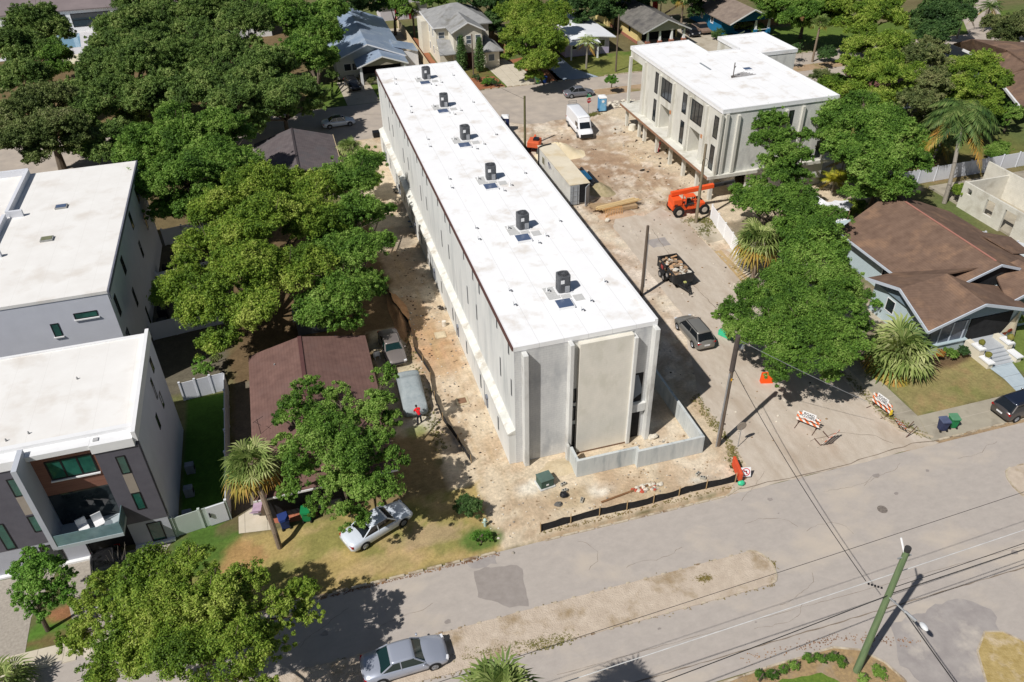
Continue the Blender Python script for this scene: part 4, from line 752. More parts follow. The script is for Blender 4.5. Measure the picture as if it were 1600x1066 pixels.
mb = MB(); mb.bar((35.85, 1.05, 3.25), (36.25, 5.7, 4.6), .08, .26); mb.bar((36.25, 5.7, 4.6), (36.35, 9.95, 3.2), .08, .26); mb.bar((35.85, 1.05, 3.25), (40.9, 1.02, 5.0), .08, .26); mb.bar((40.9, 1.02, 5.0), (46.55, 1.05, 3.25), .08, .26); mb.bar((39.25, 9.95, 3.1), (39.25, 18.6, 3.1), .08, .22); part("fascia", mb, BLT, h)
mb = MB(); mb.poly([(36.8, 1.9, 3.1), (46.2, 1.9, 3.1), (40.9, 1.9, 4.9)]); mb.poly([(36.9, 9.2, 3.1), (36.9, 2.0, 3.1), (36.9, 5.7, 4.55)]); part("gable", mb, M("slate_blue", srgb(120, 138, 150), var=.05), h)
mb = MB(); mb.box(37.18, 40.9, 1.9, 2.0, 1.0, 3.0); part("porch_glazing", mb, M("porch_glass", srgb(92, 98, 112), rough=.25), h)
for x in (38.1, 39.3, 40.6): mb = MB(); mb.box(x-.06, x+.06, 1.86, 1.9, 1.0, 3.0); part("porch_mullion", mb, BLT, h)
mb = MB(); mb.box(37.1, 41, 1.75, 1.99, .0, 1.0); mb.box(37.0, 41.1, 1.6, 2.0, 1.0, 1.08); part("porch_wall", mb, PB, h)
mb = MB(); mb.box(41.1, 45.4, 1.9, 1.98, .7, 2.95); part("porch_shade", mb, DKIN, h)
mb = MB(); mb.box(41.1, 45.0, .2, 1.9, 0, .7)
for i in range(4): mb.box(41.5, 43.9, .2-.34*(i+1), .2-.34*i, 0, .7-.16*(i+1))
part("front_steps", mb, M("steps_grey", srgb(176, 180, 184), var=.05), h)
for sx in (41.15, 44.05):
    mb = MB(); mb.box(sx-.25, sx+.25, -.1, 1.6, 0, 1.05); mb.box(sx-.25, sx+.25, -1.3, -.1, 0, .5); part("stair_wall", mb, M("cream_stucco", srgb(222, 214, 194), var=.04), h)
    mb = MB(); mb.box(sx-.32, sx+.32, -.15, .9, 1.05, 1.2); mb.box(sx-.32, sx+.32, -1.4, -.2, .5, .62); part("coping", mb, TRIMW, h)
mb = MB(); mb.poly([(44.9, 1.88, .7), (46.3, 1.88, .7), (46.2, 1.88, 2.9)]); mb.faces([(44.7, .3, .7), (46.1, 1.85, .7), (46.1, 1.85, 2.7)], [(0, 1, 2)]); part("porch_side_wall", mb, MATS["cream_stucco"], h)
dm = MB(); dm.bar((42.1, 5.08, 4.2), (46.0, 5.08, 5.55), .08, .22); dm.bar((46.0, 5.08, 5.55), (48.3, 5.08, 4.74), .08, .22); part("rake_board", dm, BLT, h)
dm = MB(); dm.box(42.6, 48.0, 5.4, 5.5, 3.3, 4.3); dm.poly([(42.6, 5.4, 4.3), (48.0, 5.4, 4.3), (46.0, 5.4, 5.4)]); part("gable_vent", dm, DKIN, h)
g2 = MB(); A_ = G(1565, 462.6, 3.3); g2.slab([(45.3, 2.6, 3.3), (49.5, 2.6, 5.0), (49.0, 6.2, 5.0), (46.6, 6.2, 4.4)], .15); g2.slab([(49.5, 2.6, 5.0), (53.5, 2.6, 3.3), (53.5, 6.2, 3.3), (49, 6.2, 5.0)], .15); s_ = part("side_porch_roof", g2, SH_BR, h)
g2 = MB(); g2.bar((45.3, 2.55, 3.2), (49.5, 2.55, 4.9), .08, .26); part("fascia", g2, BLT, s_); g2 = MB(); g2.poly([(46.2, 3.0, 3.2), (53, 3.0, 3.2), (49.5, 3.0, 4.7)]); g2.box(46.6, 53, 3.0, 9, 0, 3.2); part("side_wing_wall", g2, PB, h)
g2 = MB(); g2.box(47.0, 52, 2.93, 2.99, .9, 3.0); part("side_porch_opening", g2, MATS["porch_glass"], h)
window(h, 0, 40.2, 11, 12.2, 1.1, 2.6, fm=TRIMW); window(h, 0, 37.2, 6.5, 7.6, 1.2, 2.5, fm=TRIMW); window(h, 0, 37.2, 3.2, 4.0, 2.0, 2.3, fm=TRIMW)
for i, (x, y, z) in enumerate([(41.2, -.7, .62), (41.2, .3, 1.2), (44.05, .2, 1.2)]):
    t = thing("plant_pot", ["low pot with a round clipped bush at the bottom of the front steps", "pot with a round clipped bush higher up on the left stair wall", "pot with yellowish bush on the right stair wall"][i], "plant pot", (x, y, z), 0, "pots on the front stair walls")
    mb = MB(1); mb.tube((0, 0, 0), (0, 0, .25), .15, .22, 10); part("pot", mb, TRIMW, t)
    mb = MB(1); mb.blob((0, 0, .42), .28, 10, 7, .12); part("foliage", mb, leafmat("bush_olive", leafcols((96, 104, 44), (140, 136, 66), (170, 160, 90))), t)
# --- big brown roofed house far right
h = thing("brown_roofed_house", "large house with brown hipped roofs and white fascia at the right edge, behind the palms", "house", (92, 52, 0))
mb = MB(); mb.box(94, 112, 44, 62, 0, 3.1); part("wall", mb, M("dark_wall", srgb(90, 96, 104), var=.1), h)
mb = MB(); mb.slab([G(1490, 68, 3.4), G(1533, 86, 3.2), G(1575, 79, 5.4), G(1518, 61, 5.3)], .2); mb.slab([G(1533, 86, 3.2), G(1557, 122, 3.2), G(1610, 103, 5.4), G(1578, 78, 5.5)], .2); mb.slab([G(1518, 61, 5.3), G(1575, 79, 5.4), G(1640, 76, 5.4), G(1600, 66, 3.4)], .2)
mb.slab([G(1557, 122, 3.2), G(1593, 167, 3.2), G(1660, 150, 3.4), G(1610, 103, 5.3)], .2); mb.slab([G(1575, 79, 5.4), G(1610, 103, 5.45), G(1680, 110, 5.4), G(1640, 76, 5.4)], .2)
part("roof", mb, SH_BR, h)
mb = MB()
for a, b_ in [((1504, 78), (1524, 87)), ((1524, 90), (1533, 85)), ((1533, 85), (1538, 93)), ((1548, 109), (1556, 119)), ((1568, 136), (1593, 167))]: mb.bar(G(*a, 3.25), G(*b_, 3.25), .25, .3)
part("fascia", mb, TRIMW, h)
# --- roofless concrete block shell behind the brown roofed house
SHELL = M("cream_block_wall", srgb(206, 202, 190), srgb(222, 218, 206), scale=1.5, rough=.95, bump=.01, c3=srgb(190, 184, 170), s3=.6); lines(SHELL, 2, .203, .02, srgb(188, 184, 170), .35, axis2=3, pitch2=.406)
h = thing("block_shell", "roofless shell of cream concrete block walls with empty window holes", "building", (62, 22, 0))
mb = MB(); z = 3.1
ya = 10.0
for y0, y1, z0, z1 in [(12.5, 13.7, .6, 2.6), (16.4, 18.0, 0, 2.6), (19.4, 20.6, .9, 2.6), (22.8, 23.5, 1.9, 2.6)]:
    mb.box(59.6, 59.85, ya, y0, 0, z); mb.box(59.6, 59.85, y0, y1, z1, z)
    if z0: mb.box(59.6, 59.85, y0, y1, 0, z0)
    ya = y1
mb.box(59.6, 59.85, ya, 24.2, 0, z)
mb.box(59.85, 65.4, 23.9, 24.1, 0, z-.02); mb.box(65.4, 65.65, 10, 27.2, 0, z+.3); mb.box(65.65, 90, 20, 20.2, 0, z); mb.box(59.86, 80, 15.0, 15.2, 0, z-.015); part("wall", mb, SHELL, h)
mb = MB(); mb.box(59.9, 90, 9, 29.2, 0, .25); part("floor_slab", mb, CONC2, h)
# --- commercial building top left
h = thing("long_building", "long white building with brown metal roof and dark glazed front behind the top left trees", "building", (-45, 150, 0))
mb = MB(); mb.box(-75, -20, 140.5, 160, 0, 4.2); part("wall", mb, TRIMW, h)
mb = MB(); mb.slab([(-75, 140.2, 4.2), (-20, 140.2, 4.2), (-20, 152, 6.6), (-75, 152, 6.6)], .2); part("roof", mb, M("brown_metal_roof", srgb(122, 112, 112), srgb(138, 126, 126), scale=.3), h)
for x0, x1 in [(-57, -50.2), (-49.3, -42), (-41, -34)]: window(h, 1, 140.5, x0, x1, .9, 3.4, horiz=1, fw=.12)
h = thing("small_house", "small white outbuilding glimpsed between crowns at the top left", "building", (-20, 125, 0)); mb = MB(); mb.box(-24, -12, 124, 132, 0, 3.4); part("wall", mb, TRIMW, h); mb = MB(); mb.box(-24.5, -11.5, 123.5, 132.5, 3.4, 3.6); part("roof", mb, FLATW, h); window(h, 1, 124, -22, -19, 1, 2.4)
h = thing("garage", "small white garage with red trim behind the tan wall", "building", (12, 130, 0)); mb = MB(); mb.box(9.5, 19, 127, 133, 0, 3.0); part("wall", mb, M("garage_white", srgb(214, 208, 212), var=.04), h); mb = MB(); mb.box(9, 19.5, 126.5, 133.5, 3.0, 3.2); part("roof", mb, M("garage_roof", srgb(150, 146, 142)), h)
for x in (12.6, 15.4): mb = MB(); mb.box(x-.2, x+.2, 126.9, 126.98, 0, 3.0); part("red_post", mb, M("red_post_paint", srgb(160, 50, 60)), h)
h = thing("small_house", "pinkish house corner with white balustrade glimpsed among yellow green crowns", "building", (70, 56, 0)); mb = MB(); mb.box(70, 76, 54, 60, 0, 3); part("wall", mb, M("terracotta_wall", srgb(196, 132, 104)), h); mb = MB(); mb.box(69.5, 76.5, 53.5, 60.5, 3, 3.2); part("roof", mb, M("brown_deck", srgb(120, 84, 76)), h)
mb = MB()
for k in range(14): mb.box(69.6+.45*k, 69.75+.45*k, 51.5, 51.6, .5, 1.3)
mb.box(69.4, 76, 51.45, 51.65, 1.3, 1.42); mb.box(69.4, 76, 51.45, 51.65, .35, .5); part("balustrade", mb, TRIMW, h)
# ---- fences and garden walls
VIN = M("white_vinyl", srgb(226, 228, 234), var=.02, rough=.5)
def fence(name, label, a, b_, h_, mat=VIN, n=None, post=.14, z0=0.0, group=None, cat="fence"):
    a = Vector((*a, 0)); b_ = Vector((*b_, 0)); Lf = (b_-a).length; n = n or max(1, round(Lf/2.4)); t = thing(name, label, cat, a, 0, group)
    mb = MB(); mb.bar((a.x, a.y, h_/2+z0), (b_.x, b_.y, h_/2+z0), .05, h_-.02); part("panel", mb, mat, t)
    for i in range(n+1):
        p = a.lerp(b_, i/n); mb = MB(); mb.box(p.x-post/2, p.x+post/2, p.y-post/2, p.y+post/2, z0, h_+.08); mb.box(p.x-post*.6, p.x+post*.6, p.y-post*.6, p.y+post*.6, h_+.08, h_+.12); part("post", mb, mat, t)
    return t
fence("vinyl_fence", "white vinyl fence panels beside the lawn behind the modern townhouse", (-24, 15.0), (-20.5, 15.4), 1.8, n=3)
fence("vinyl_fence", "long white vinyl fence in shade between the modern townhouse lawn and the brown roofed house", (-20.5, 15.4), (-20.4, .7), 1.8)
f = fence("vinyl_fence", "pale vinyl fence with a white gate at the front corner of the modern townhouse", (-23.9, .15), (-20.4, .7), 1.75, n=2, mat=M("pale_sage_vinyl", srgb(190, 200, 192), var=.03)); mb = MB(); mb.bar((-21.7, .42, .9), (-20.5, .62, .9), .09, 1.7); g_ = part("gate", mb, VIN, f); mb = MB(); mb.box(-21.6, -21.5, .3, .36, .9, 1.3); part("handle", mb, BLK, g_)
fence("vinyl_fence", "shaded white fence across the yard behind the rear townhouse, nearest one", (-27, 24.8), (-21, 25.6), 1.8); fence("vinyl_fence", "white fence across the yard by the air conditioners, middle one", (-27, 34.0), (-22, 34.8), 1.8)
fence("vinyl_fence", "bluish shaded fence across the yard, farthest one below the dark tree", (-27, 43.2), (-21, 44.2), 1.9)
fence("vinyl_fence", "long white vinyl fence behind the roofless block shell on the right", (52, 30.4), (96, 31.2), 1.9, n=18)
fence("vinyl_fence", "bright white fence beside the dirt street near the orange telehandler", (31.8, 30.2), (30.4, 21.6), 1.7, n=4, mat=M("bright_white_fence", srgb(244, 244, 244), var=.02))
fence("vinyl_fence", "white fence running beside the brown roofed house toward the shell", (50.5, 23.5), (58.5, 10.5), 1.8, n=5)
fence("garden_wall", "long tan masonry garden wall between the metal roofed bungalow and the cream house", (12.1, 90.4), (12.0, 122), 1.8, n=1, mat=M("tan_masonry", srgb(216, 198, 166), var=.05), cat="wall"); fence("garden_wall", "white garden wall behind the yellow bungalow with red chimney", (61.6, 103), (61.2, 118), 1.8, n=1, mat=TRIMW, cat="wall")
fence("wooden_fence", "wooden plank fence beside the mulch bed left of the lilac house", (26.9, 96), (26.9, 108), 1.8, mat=M("wood_planks", srgb(150, 112, 78), srgb(172, 134, 96), scale=4, stretch=(3, 3, .3)))
fence("wooden_fence", "tan wooden fence behind the lawn at the far right", (76, 98), (92, 98), 1.6, mat=MATS["wood_planks"])
# sail shades
SAIL = M("white_sailcloth", srgb(226, 226, 230), var=.03)
def sail(label, pts, posts):
    c = sum((Vector(p) for p in pts), Vector())/len(pts); t = thing("shade_sail", label, "shade sail", (c.x, c.y, 0)); mb = MB(); n = len(pts); V = []
    for i in range(n):
        a = Vector(pts[i]); b_ = Vector(pts[(i+1) % n]); m = (a+b_)/2; V += [a, m.lerp(c, .14)]
    cc = c-Vector((0, 0, .12)); mb.faces([tuple(v) for v in V]+[tuple(cc)], [(i, (i+1) % len(V), len(V)) for i in range(len(V))]); mb.faces([tuple(v-Vector((0, 0, .03))) for v in V]+[tuple(cc-Vector((0, 0, .03)))], [((i+1) % len(V), i, len(V)) for i in range(len(V))]); part("cloth", mb, SAIL, t)
    for p in posts: mb = MB(); mb.tube((p[0], p[1], 0), p, .05, n=6); part("pole", mb, M("sail_pole", srgb(150, 130, 100)), t)
a = [G(1264, 308, 3), G(1277, 306, 3.2), G(1320, 331, 2.6), G(1285, 338, 2.6)]; sail("grey white twisted shade sail nearest the trees on the left of the yard", a, [a[0], a[3]])
a = [G(1291, 316, 2.9), G(1304, 313, 2.9), G(1325, 313, 2.9), G(1334, 320, 2.9), G(1328, 329, 2.8), G(1313, 333, 2.8)]; sail("broad white shade sail standing on a timber pole behind the brown roofed house", a, [a[4], a[0]])
a = [G(1291, 341, 2.6), G(1319, 340, 2.6), G(1340, 352, 2.5), G(1317, 359, 2.5)]; sail("lower white shade sail right against the eave of the brown roofed house", a, [a[0], a[1]])
# ================================================================ VEHICLES
RUB = M("tyre_rubber", (.018, .018, .018), var=.15, rough=.85); RIM = M("alloy_rim", srgb(168, 170, 174), var=.05, rough=.35, metal=.6); CARG = M("car_glass", (.012, .015, .018), rough=.04, spec=.9, var=.1)
CARGG = M("car_glass_green", srgb(20, 44, 42), rough=.04, spec=.9, var=.1)
LAMP = M("headlamp", srgb(226, 228, 232), rough=.15, spec=.8); TAIL = M("tail_lamp", srgb(170, 24, 24), rough=.2); PLATE = M("number_plate", srgb(226, 226, 226)); TRB = M("black_plastic", (.03, .03, .032), rough=.6)
def paint_m(name, c, metal=.35, rough=.3): return M(name, c, var=.03, rough=rough, metal=metal, spec=.5, coat=.6, scale=.5)
def sm(t): return t*t*(3-2*t)
def car(name, label, cat, loc, rot, L_, W_, H_, paintm, kind="sedan", glass=None, roof_m=None):
    """front of the car points to +x locally; origin on the ground at the centre"""
    glass = glass or CARG; t = thing(name, label, cat, (loc[0], loc[1], 0), rot); a = L_/2; wh = W_/2; R0 = .33 if kind != "van" else .36
    # lower body stations: x, half width, bottom, shoulder height, centre height
    hb = {"sedan": (.66, .80, .92, .97, .86), "hatch": (.68, .82, .95, 1.0, .92), "suv": (.78, .95, 1.06, 1.12, 1.02), "van": (.9, 1.1, 1.25, 1.25, 1.2)}[kind]
    st = []
    for u in np.linspace(0, 1, 25):
        x = a-L_*u; e = min(u, 1-u); wdt = wh*(1-.16*(max(0, 1-e/.07))**2-.03*max(0, 1-e/.2))
        if kind == "van": top = 1.0+.25*sm(min(1, u/.12)) if u < .12 else 1.25
        elif u < .26: top = hb[0]+(hb[2]-hb[0])*sm(u/.26)**.8
        elif u < .8: top = hb[2]+(hb[3]-hb[2])*(u-.26)/.54
        else: top = hb[3]-(hb[3]-hb[4])*sm((u-.8)/.2)
        if u < .03: top -= .13*(1-u/.03)
        if u > .97: top -= .12*(u-.97)/.03
        bot = .24+.12*max(0, 1-e/.06)
        st.append([(x, -wdt*.92, bot), (x, -wdt, bot+.12), (x, -wdt*1.0, (bot+top)/2), (x, -wdt*.97, top-.10), (x, -wdt*.88, top-.01), (x, -wdt*.45, top+.035), (x, 0, top+.045),
                   (x, wdt*.45, top+.035), (x, wdt*.88, top-.01), (x, wdt*.97, top-.10), (x, wdt, (bot+top)/2), (x, wdt, bot+.12), (x, wdt*.92, bot)])
    m = MB(1); m.loft(st); body = part("body", m, paintm, t, smooth=True)
    # greenhouse
    cfg = {"sedan": (a-L_*.27, a-L_*.40, a-L_*.66, a-L_*.83), "hatch": (a-L_*.24, a-L_*.38, a-L_*.86, a-L_*.97), "suv": (a-L_*.25, a-L_*.36, a-L_*.84, a-L_*.965), "van": (a-L_*.13, a-L_*.23, a-L_*.985, a-L_*.995)}[kind]
    zb = hb[2]-.03; zr = H_-.05; wb = wh*.90; wr = wh*(.72 if kind != "van" else .86)
    x0, x1, x2, x3 = cfg
    def ringz(z, q):
        xf = x0+(x1-x0)*q; xr = x3+(x2-x3)*q; w_ = wb+(wr-wb)*q; k = .08
        return [(xf, -w_*.8, z), (xf-k, -w_, z), (xr+k, -w_, z), (xr, -w_*.84, z), (xr, w_*.84, z), (xr+k, w_, z), (xf-k, w_, z), (xf, w_*.8, z)]
    m = MB(1); m.loft([ringz(zb, 0), ringz(zr, 1)]); part("windows", m, glass if kind != "van" else paintm, t)
    m = MB(1); xf, xr = x1, x2; rr = []
    for u in np.linspace(0, 1, 9):
        x = xf+.06-(xf-xr+.12)*u; e = min(u, 1-u); w_ = wr*(1.0-.06*max(0, 1-e/.12)); zt = zr+.045*math.sin(math.pi*u)**.5 if 0 < u < 1 else zr+.0
        rr.append([(x, -w_, zr-.03), (x, -w_, zt+.005), (x, -w_*.8, zt+.03), (x, 0, zt+.045), (x, w_*.8, zt+.03), (x, w_, zt+.005), (x, w_, zr-.03)])
    m.loft(rr); part("roof", m, roof_m or paintm, t, smooth=True)
    if kind != "van":
        for s in (-1, 1):
            for (xa, xb) in ((x0-.04, x1), (x3+.1, x2+.02)): m = MB(1); m.bar((xa, s*wb*.97, zb), (xb, s*wr*.99, zr), .075, .05); part("pillar", m, paintm, t)
            xm = (x0+x3)/2-.05; m = MB(1); m.bar((xm, s*(wb+.012), zb), (xm-.02, s*(wr+.012), zr), .06, .03); part("pillar", m, paintm, t)
    else:
        m = MB(1); m.poly([(x0+.03, -wb*.82, 1.32), (x0+.03, wb*.82, 1.32), (x0+(x1-x0)*.62+.03, wb*.78, 2.05), (x0+(x1-x0)*.62+.03, -wb*.78, 2.05)]); part("windscreen", m, glass, t)
        for s in (-1, 1): m = MB(1); xx = x1+.05; m.faces([(xx, s*(wb-.0), 1.4), (xx-.9, s*(wb+.005), 1.4), (xx-.9, s*(wb-.02), 1.95), (xx-.2, s*(wb-.02), 1.95)], [(0, 1, 2, 3) if s < 0 else (3, 2, 1, 0)]); m.box(xx-1.0, xx+.02, *( (-wb-.015, -wb+.02) if s < 0 else (wb-.02, wb+.015)), 1.38, 1.93); part("side_window", m, glass, t)
        m = MB(1)
        for s in (-1, 1): m.box(-a+.3, a-.5, *((-wh-.01, -wh+.02) if s < 0 else (wh-.02, wh+.01)), .36, .56)
        part("side_moulding", m, TRB, t); m = MB(1); m.box(a-.14, a+.03, -wh*.86, wh*.86, .32, .85); part("bumper", m, TRB, t)
    # wheels
    for sx in (a-L_*.185, -a+L_*.2):
        for s in (-1, 1):
            m = MB(1); m.tube((sx, s*(wh-.17), R0), (sx, s*(wh+.012), R0), R0, n=20); wl = part("wheel", m, RUB, t)
            m = MB(1); m.tube((sx, s*(wh+.013), R0), (sx, s*(wh+.024), R0), R0*.64, R0*.6, n=14)
            for q in range(5): an = q*2*math.pi/5; m.bar((sx, s*(wh+.03), R0), (sx+R0*.6*math.cos(an), s*(wh+.03), R0+R0*.6*math.sin(an)), .05, .012)
            part("rim", m, RIM, wl)
            m = MB(1)
            for q in range(9):
                a0 = math.pi*q/9; a1 = math.pi*(q+1)/9; ra, rb = R0*1.03, R0*1.2
                m.faces([(sx+ra*math.cos(a0), s*(wh+.006), R0+ra*math.sin(a0)), (sx+rb*math.cos(a0), s*(wh+.004), R0+rb*math.sin(a0)), (sx+rb*math.cos(a1), s*(wh+.004), R0+rb*math.sin(a1)), (sx+ra*math.cos(a1), s*(wh+.006), R0+ra*math.sin(a1))], [(0, 1, 2, 3)])
            part("wheel_arch", m, TRB, t)
    # lamps, mirrors, plate
    hz = hb[0]-.06
    for s in (-1, 1):
        m = MB(1); m.bar((a-.12, s*wh*.62, hz), (a-.16, s*wh*.88, hz+.02), .16, .13); part("headlight", m, LAMP, t)
        m = MB(1); zt = hb[4]-.16; m.bar((-a+.07, s*wh*.6, zt), (-a+.14, s*wh*.93, zt), .14, .14); part("tail_light", m, TAIL, t)
        m = MB(1); mx = x0-.2 if kind != "van" else x0-.1; mz = zb+.12 if kind != "van" else 1.5; m.blob((mx, s*(wh+.09), mz), (.07, .11, .07 if kind != "van" else .17), 8, 5, 0); part("mirror", m, paintm if kind != "van" else TRB, t, smooth=True)
    m = MB(1); m.box(-a-.02, -a+.02, -.26, .26, .62, .75); part("number_plate", m, PLATE, t)
    m = MB(1); m.box(a-.05, a+.015, -.5, .5, .42, .58); part("grille", m, TRB, t)
    if kind == "suv":
        m = MB(1)
        for s in (-1, 1): m.bar((x1-.1, s*wr*.86, zr+.07), (x2+.2, s*wr*.86, zr+.07), .04, .04)
        part("roof_rail", m, TRB, t)
    return t
SILV = paint_m("silver_paint", srgb(176, 182, 196)); WHP = paint_m("white_paint", srgb(214, 222, 232), .05); GRYP = paint_m("grey_beige_paint", srgb(128, 120, 116), .3, .45); BLKP = paint_m("black_paint", (.012, .012, .014), .1)
GRYP2 = paint_m("mid_grey_paint", srgb(128, 130, 138)); TAUP = paint_m("taupe_paint", srgb(140, 138, 132)); DKGP = paint_m("dark_brown_grey_paint", srgb(84, 80, 78)); VANW = paint_m("van_white", srgb(238, 240, 244), 0, .4)
car("parked_car", "silver sedan parked on the bare median in the foreground, partly cut by the bottom edge", "car", (-10.75, -13.72), R_(1.5), 4.95, 1.88, 1.42, SILV, glass=CARGG)
car("parked_car", "white sedan standing half under the tree on the front grass", "car", (-10.8, -3.35), R_(24), 4.9, 1.8, 1.42, WHP)
car("parked_car", "old dull grey beige sedan beside the red brown roofed house, bonnet toward the camera", "car", (-6.5, 16.4), R_(-88), 5.0, 1.82, 1.4, GRYP, glass=CARGG)
car("parked_car", "white sedan with dark roof on the dirt street at the far left, in tree shade", "car", (-5.0, 72.6), R_(4), 4.7, 1.82, 1.45, WHP, roof_m=BLKP)
car("parked_car", "black car on the concrete driveway of the metal roofed bungalow", "car", (-1.0, 88.6), R_(-84), 4.8, 1.9, 1.5, BLKP, "suv")
p = G(904, 150); car("parked_car", "grey sedan on the far street near the red stop sign", "car", (p.x, p.y), R_(-2), 4.7, 1.82, 1.45, GRYP2)
car("parked_car", "taupe crossover parked on the dirt beside the long block, close to the leafy trees", "car", (19.7, 10.4), R_(91), 4.7, 1.85, 1.6, TAUP, "suv")
car("parked_car", "dark brown grey crossover at the right edge, parked with two wheels on the pavement", "car", (39.4, -6.35), R_(4), 4.6, 1.88, 1.6, DKGP, "suv", roof_m=paint_m("dark_blue_roof", srgb(40, 48, 66)))
car("parked_car", "black car on the townhouse driveway, half hidden under the yellow green tree", "car", (-27.8, -2.6), R_(-80), 4.6, 1.9, 1.6, BLKP, "suv")
p = G(1080, 52); car("parked_car", "black car at the side of the yellow bungalow, beside the brown pickup", "car", (p.x-.6, p.y-.8), R_(-90), 4.6, 1.85, 1.55, BLKP, "suv")
van = car("van", "white high roofed delivery van parked on the dirt next to the stop sign", "van", (26.9, 59.5), R_(-93), 7.0, 2.02, 2.7, VANW, "van")
m = MB(1)
for s in (-.55, .55): m.bar((-3.45, s, 2.7), (-3.45, s, 3.15), .06, .06)
for z in (2.85, 3.12): m.bar((-3.45, -.6, z), (-3.45, .6, z), .1, .06)
part("ladder_rack", m, M("rack_grey", srgb(150, 146, 140)), van)
p = G(1095, 50); t = thing("pickup_truck", "old brown pickup truck on the drive between the yellow and blue bungalows", "pickup", (p.x, p.y, 0), R_(-92))
OP = M("old_brown_paint", srgb(120, 100, 88), srgb(146, 126, 112), rough=.6)
m = MB(1); m.loft([[(2.5, -.85, .45), (2.5, .85, .45), (2.5, .85, .85), (2.5, -.85, .85)], [(1.2, -.92, .4), (1.2, .92, .4), (1.2, .92, 1.0), (1.2, -.92, 1.0)], [(-2.5, -.92, .45), (-2.5, .92, .45), (-2.5, .92, 1.0), (-2.5, -.92, 1.0)]]); part("body", m, OP, t, bevel=.06)
m = MB(1); m.loft([[(1.2, -.85, 1.0), (1.2, .85, 1.0), (-.4, .85, 1.0), (-.4, -.85, 1.0)], [(.6, -.7, 1.6), (.6, .7, 1.6), (-.3, .7, 1.6), (-.3, -.7, 1.6)]]); part("cab_windows", m, CARG, t); m = MB(1); m.box(-.32, .62, -.72, .72, 1.6, 1.68); part("cab_roof", m, OP, t); m = MB(1); m.box(-2.4, -.5, -.8, .8, 1.0, 1.03); part("load_bed", m, DKIN, t)
for sx in (1.7, -1.6):
    for s in (-1, 1): m = MB(1); m.tube((sx, s*.75, .36), (sx, s*.95, .36), .36, n=14); wl = part("wheel", m, RUB, t); m = MB(1); m.tube((sx, s*.951, .36), (sx, s*.965, .36), .2, n=10); part("rim", m, RIM, wl)
# covered car: draped cloth over a car shape
t = thing("covered_car", "car under a pale grey fabric cover, with a person in red at its end", "car", (-6.0, 9.75, 0), R_(-92)); st = []
for u in np.linspace(0, 1, 27):
    x = 2.55-5.1*u; e = min(u, 1-u); wdt = .98*(1-.22*max(0, 1-e/.08)**2)
    top = .78+.18*sm(min(1, u/.22)) if u < .27 else (.96+.46*sm((u-.27)/.14) if u < .41 else (1.42 if u < .66 else 1.42-.42*sm(min(1, (u-.66)/.2)) if u < .86 else 1.0-.1*(u-.86)/.14))
    if e < .03: top *= .62+.38*e/.03
    top += .012*math.sin(u*60); gw = wdt*(.74 if .34 < u < .76 else .86)
    rowp = []
    for s in (-1, 1):
        h_ = [(s*wdt*(1.03+.02*math.sin(u*70+s)), .16), (s*wdt, .45), (s*wdt*.97, .8 if top > .85 else top*.8), (s*gw, top-.06), (s*gw*.6, top)]
        rowp.append(h_ if s < 0 else h_[::-1])
    st.append([(x, y, z) for y, z in rowp[0]]+[(x, 0, top+.015)]+[(x, y, z) for y, z in rowp[1]])
m = MB(1); m.loft(st); part("cover", m, M("cover_cloth", srgb(140, 150, 154), srgb(160, 168, 170), scale=3, rough=.85, bump=.03, bscale=9), t, smooth=True)
for sx in (1.6, -1.5):
    for s in (-1, 1): m = MB(1); m.tube((sx, s*.8, .3), (sx, s*.96, .3), .3, n=14); part("wheel", m, RUB, t)
# dump trailer with debris
t = thing("dump_trailer", "black twin axle dump trailer parked on the dirt street, loaded with broken boards", "trailer", (22.35, 19.9, 0), R_(-90)); TB = M("black_steel", (.02, .021, .022), (.04, .04, .042), rough=.5)
m = MB(1)
for b_ in [(-1.95, 1.95, -1.0, -.94), (-1.95, 1.95, .94, 1.0), (-1.95, -1.89, -.94, .94), (1.89, 1.95, -.94, .94)]: m.box(*b_, .65, 1.6)
m.box(-1.89, 1.89, -.94, .94, .65, .72); part("box_body", m, TB, t)
m = MB(1)
for k in range(7):
    for s in (-1, 1): x = -1.8+.6*k; m.box(x-.04, x+.04, *((-1.05, -1.0) if s < 0 else (1.0, 1.05)), .66, 1.58)
for s in (-1, 1): m.box(-1.98, 1.98, *((-1.06, -.93) if s < 0 else (.93, 1.06)), 1.6, 1.66)
m.box(-1.98, -1.88, -.93, .93, 1.6, 1.66); m.box(1.88, 1.98, -.93, .93, 1.6, 1.66); part("ribs", m, TB, t)
m = MB(1); m.bar((1.9, -.5, .55), (3.4, 0, .5), .1, .12); m.bar((1.9, .5, .55), (3.4, 0, .5), .1, .12); m.box(-1.9, 1.95, -.6, .6, .48, .64); m.tube((3.3, 0, .1), (3.3, 0, .95), .05); m.box(2.1, 2.6, -.2, .2, .55, .9); part("drawbar", m, TB, t)
m = MB(1); m.box(2.15, 2.4, -.15, .1, .9, 1.0); part("tool_box", m, M("tool_yellow", srgb(196, 196, 120)), t)
for x in (-.75, .05):
    for s in (-1, 1): m = MB(1); m.tube((x, s*1.02, .37), (x, s*1.24, .37), .37, n=18); wl = part("wheel", m, RUB, t); m = MB(1); m.tube((x, s*1.241, .37), (x, s*1.255, .37), .2, n=12); part("rim", m, RIM, wl)
m = MB(1); m.tube((.7, -1.07, 1.05), (.7, -1.22, 1.05), .34, n=18); wl = part("spare_wheel", m, RUB, t); m = MB(1); m.tube((.7, -1.221, 1.05), (.7, -1.235, 1.05), .19, n=12); part("rim", m, RIM, wl)
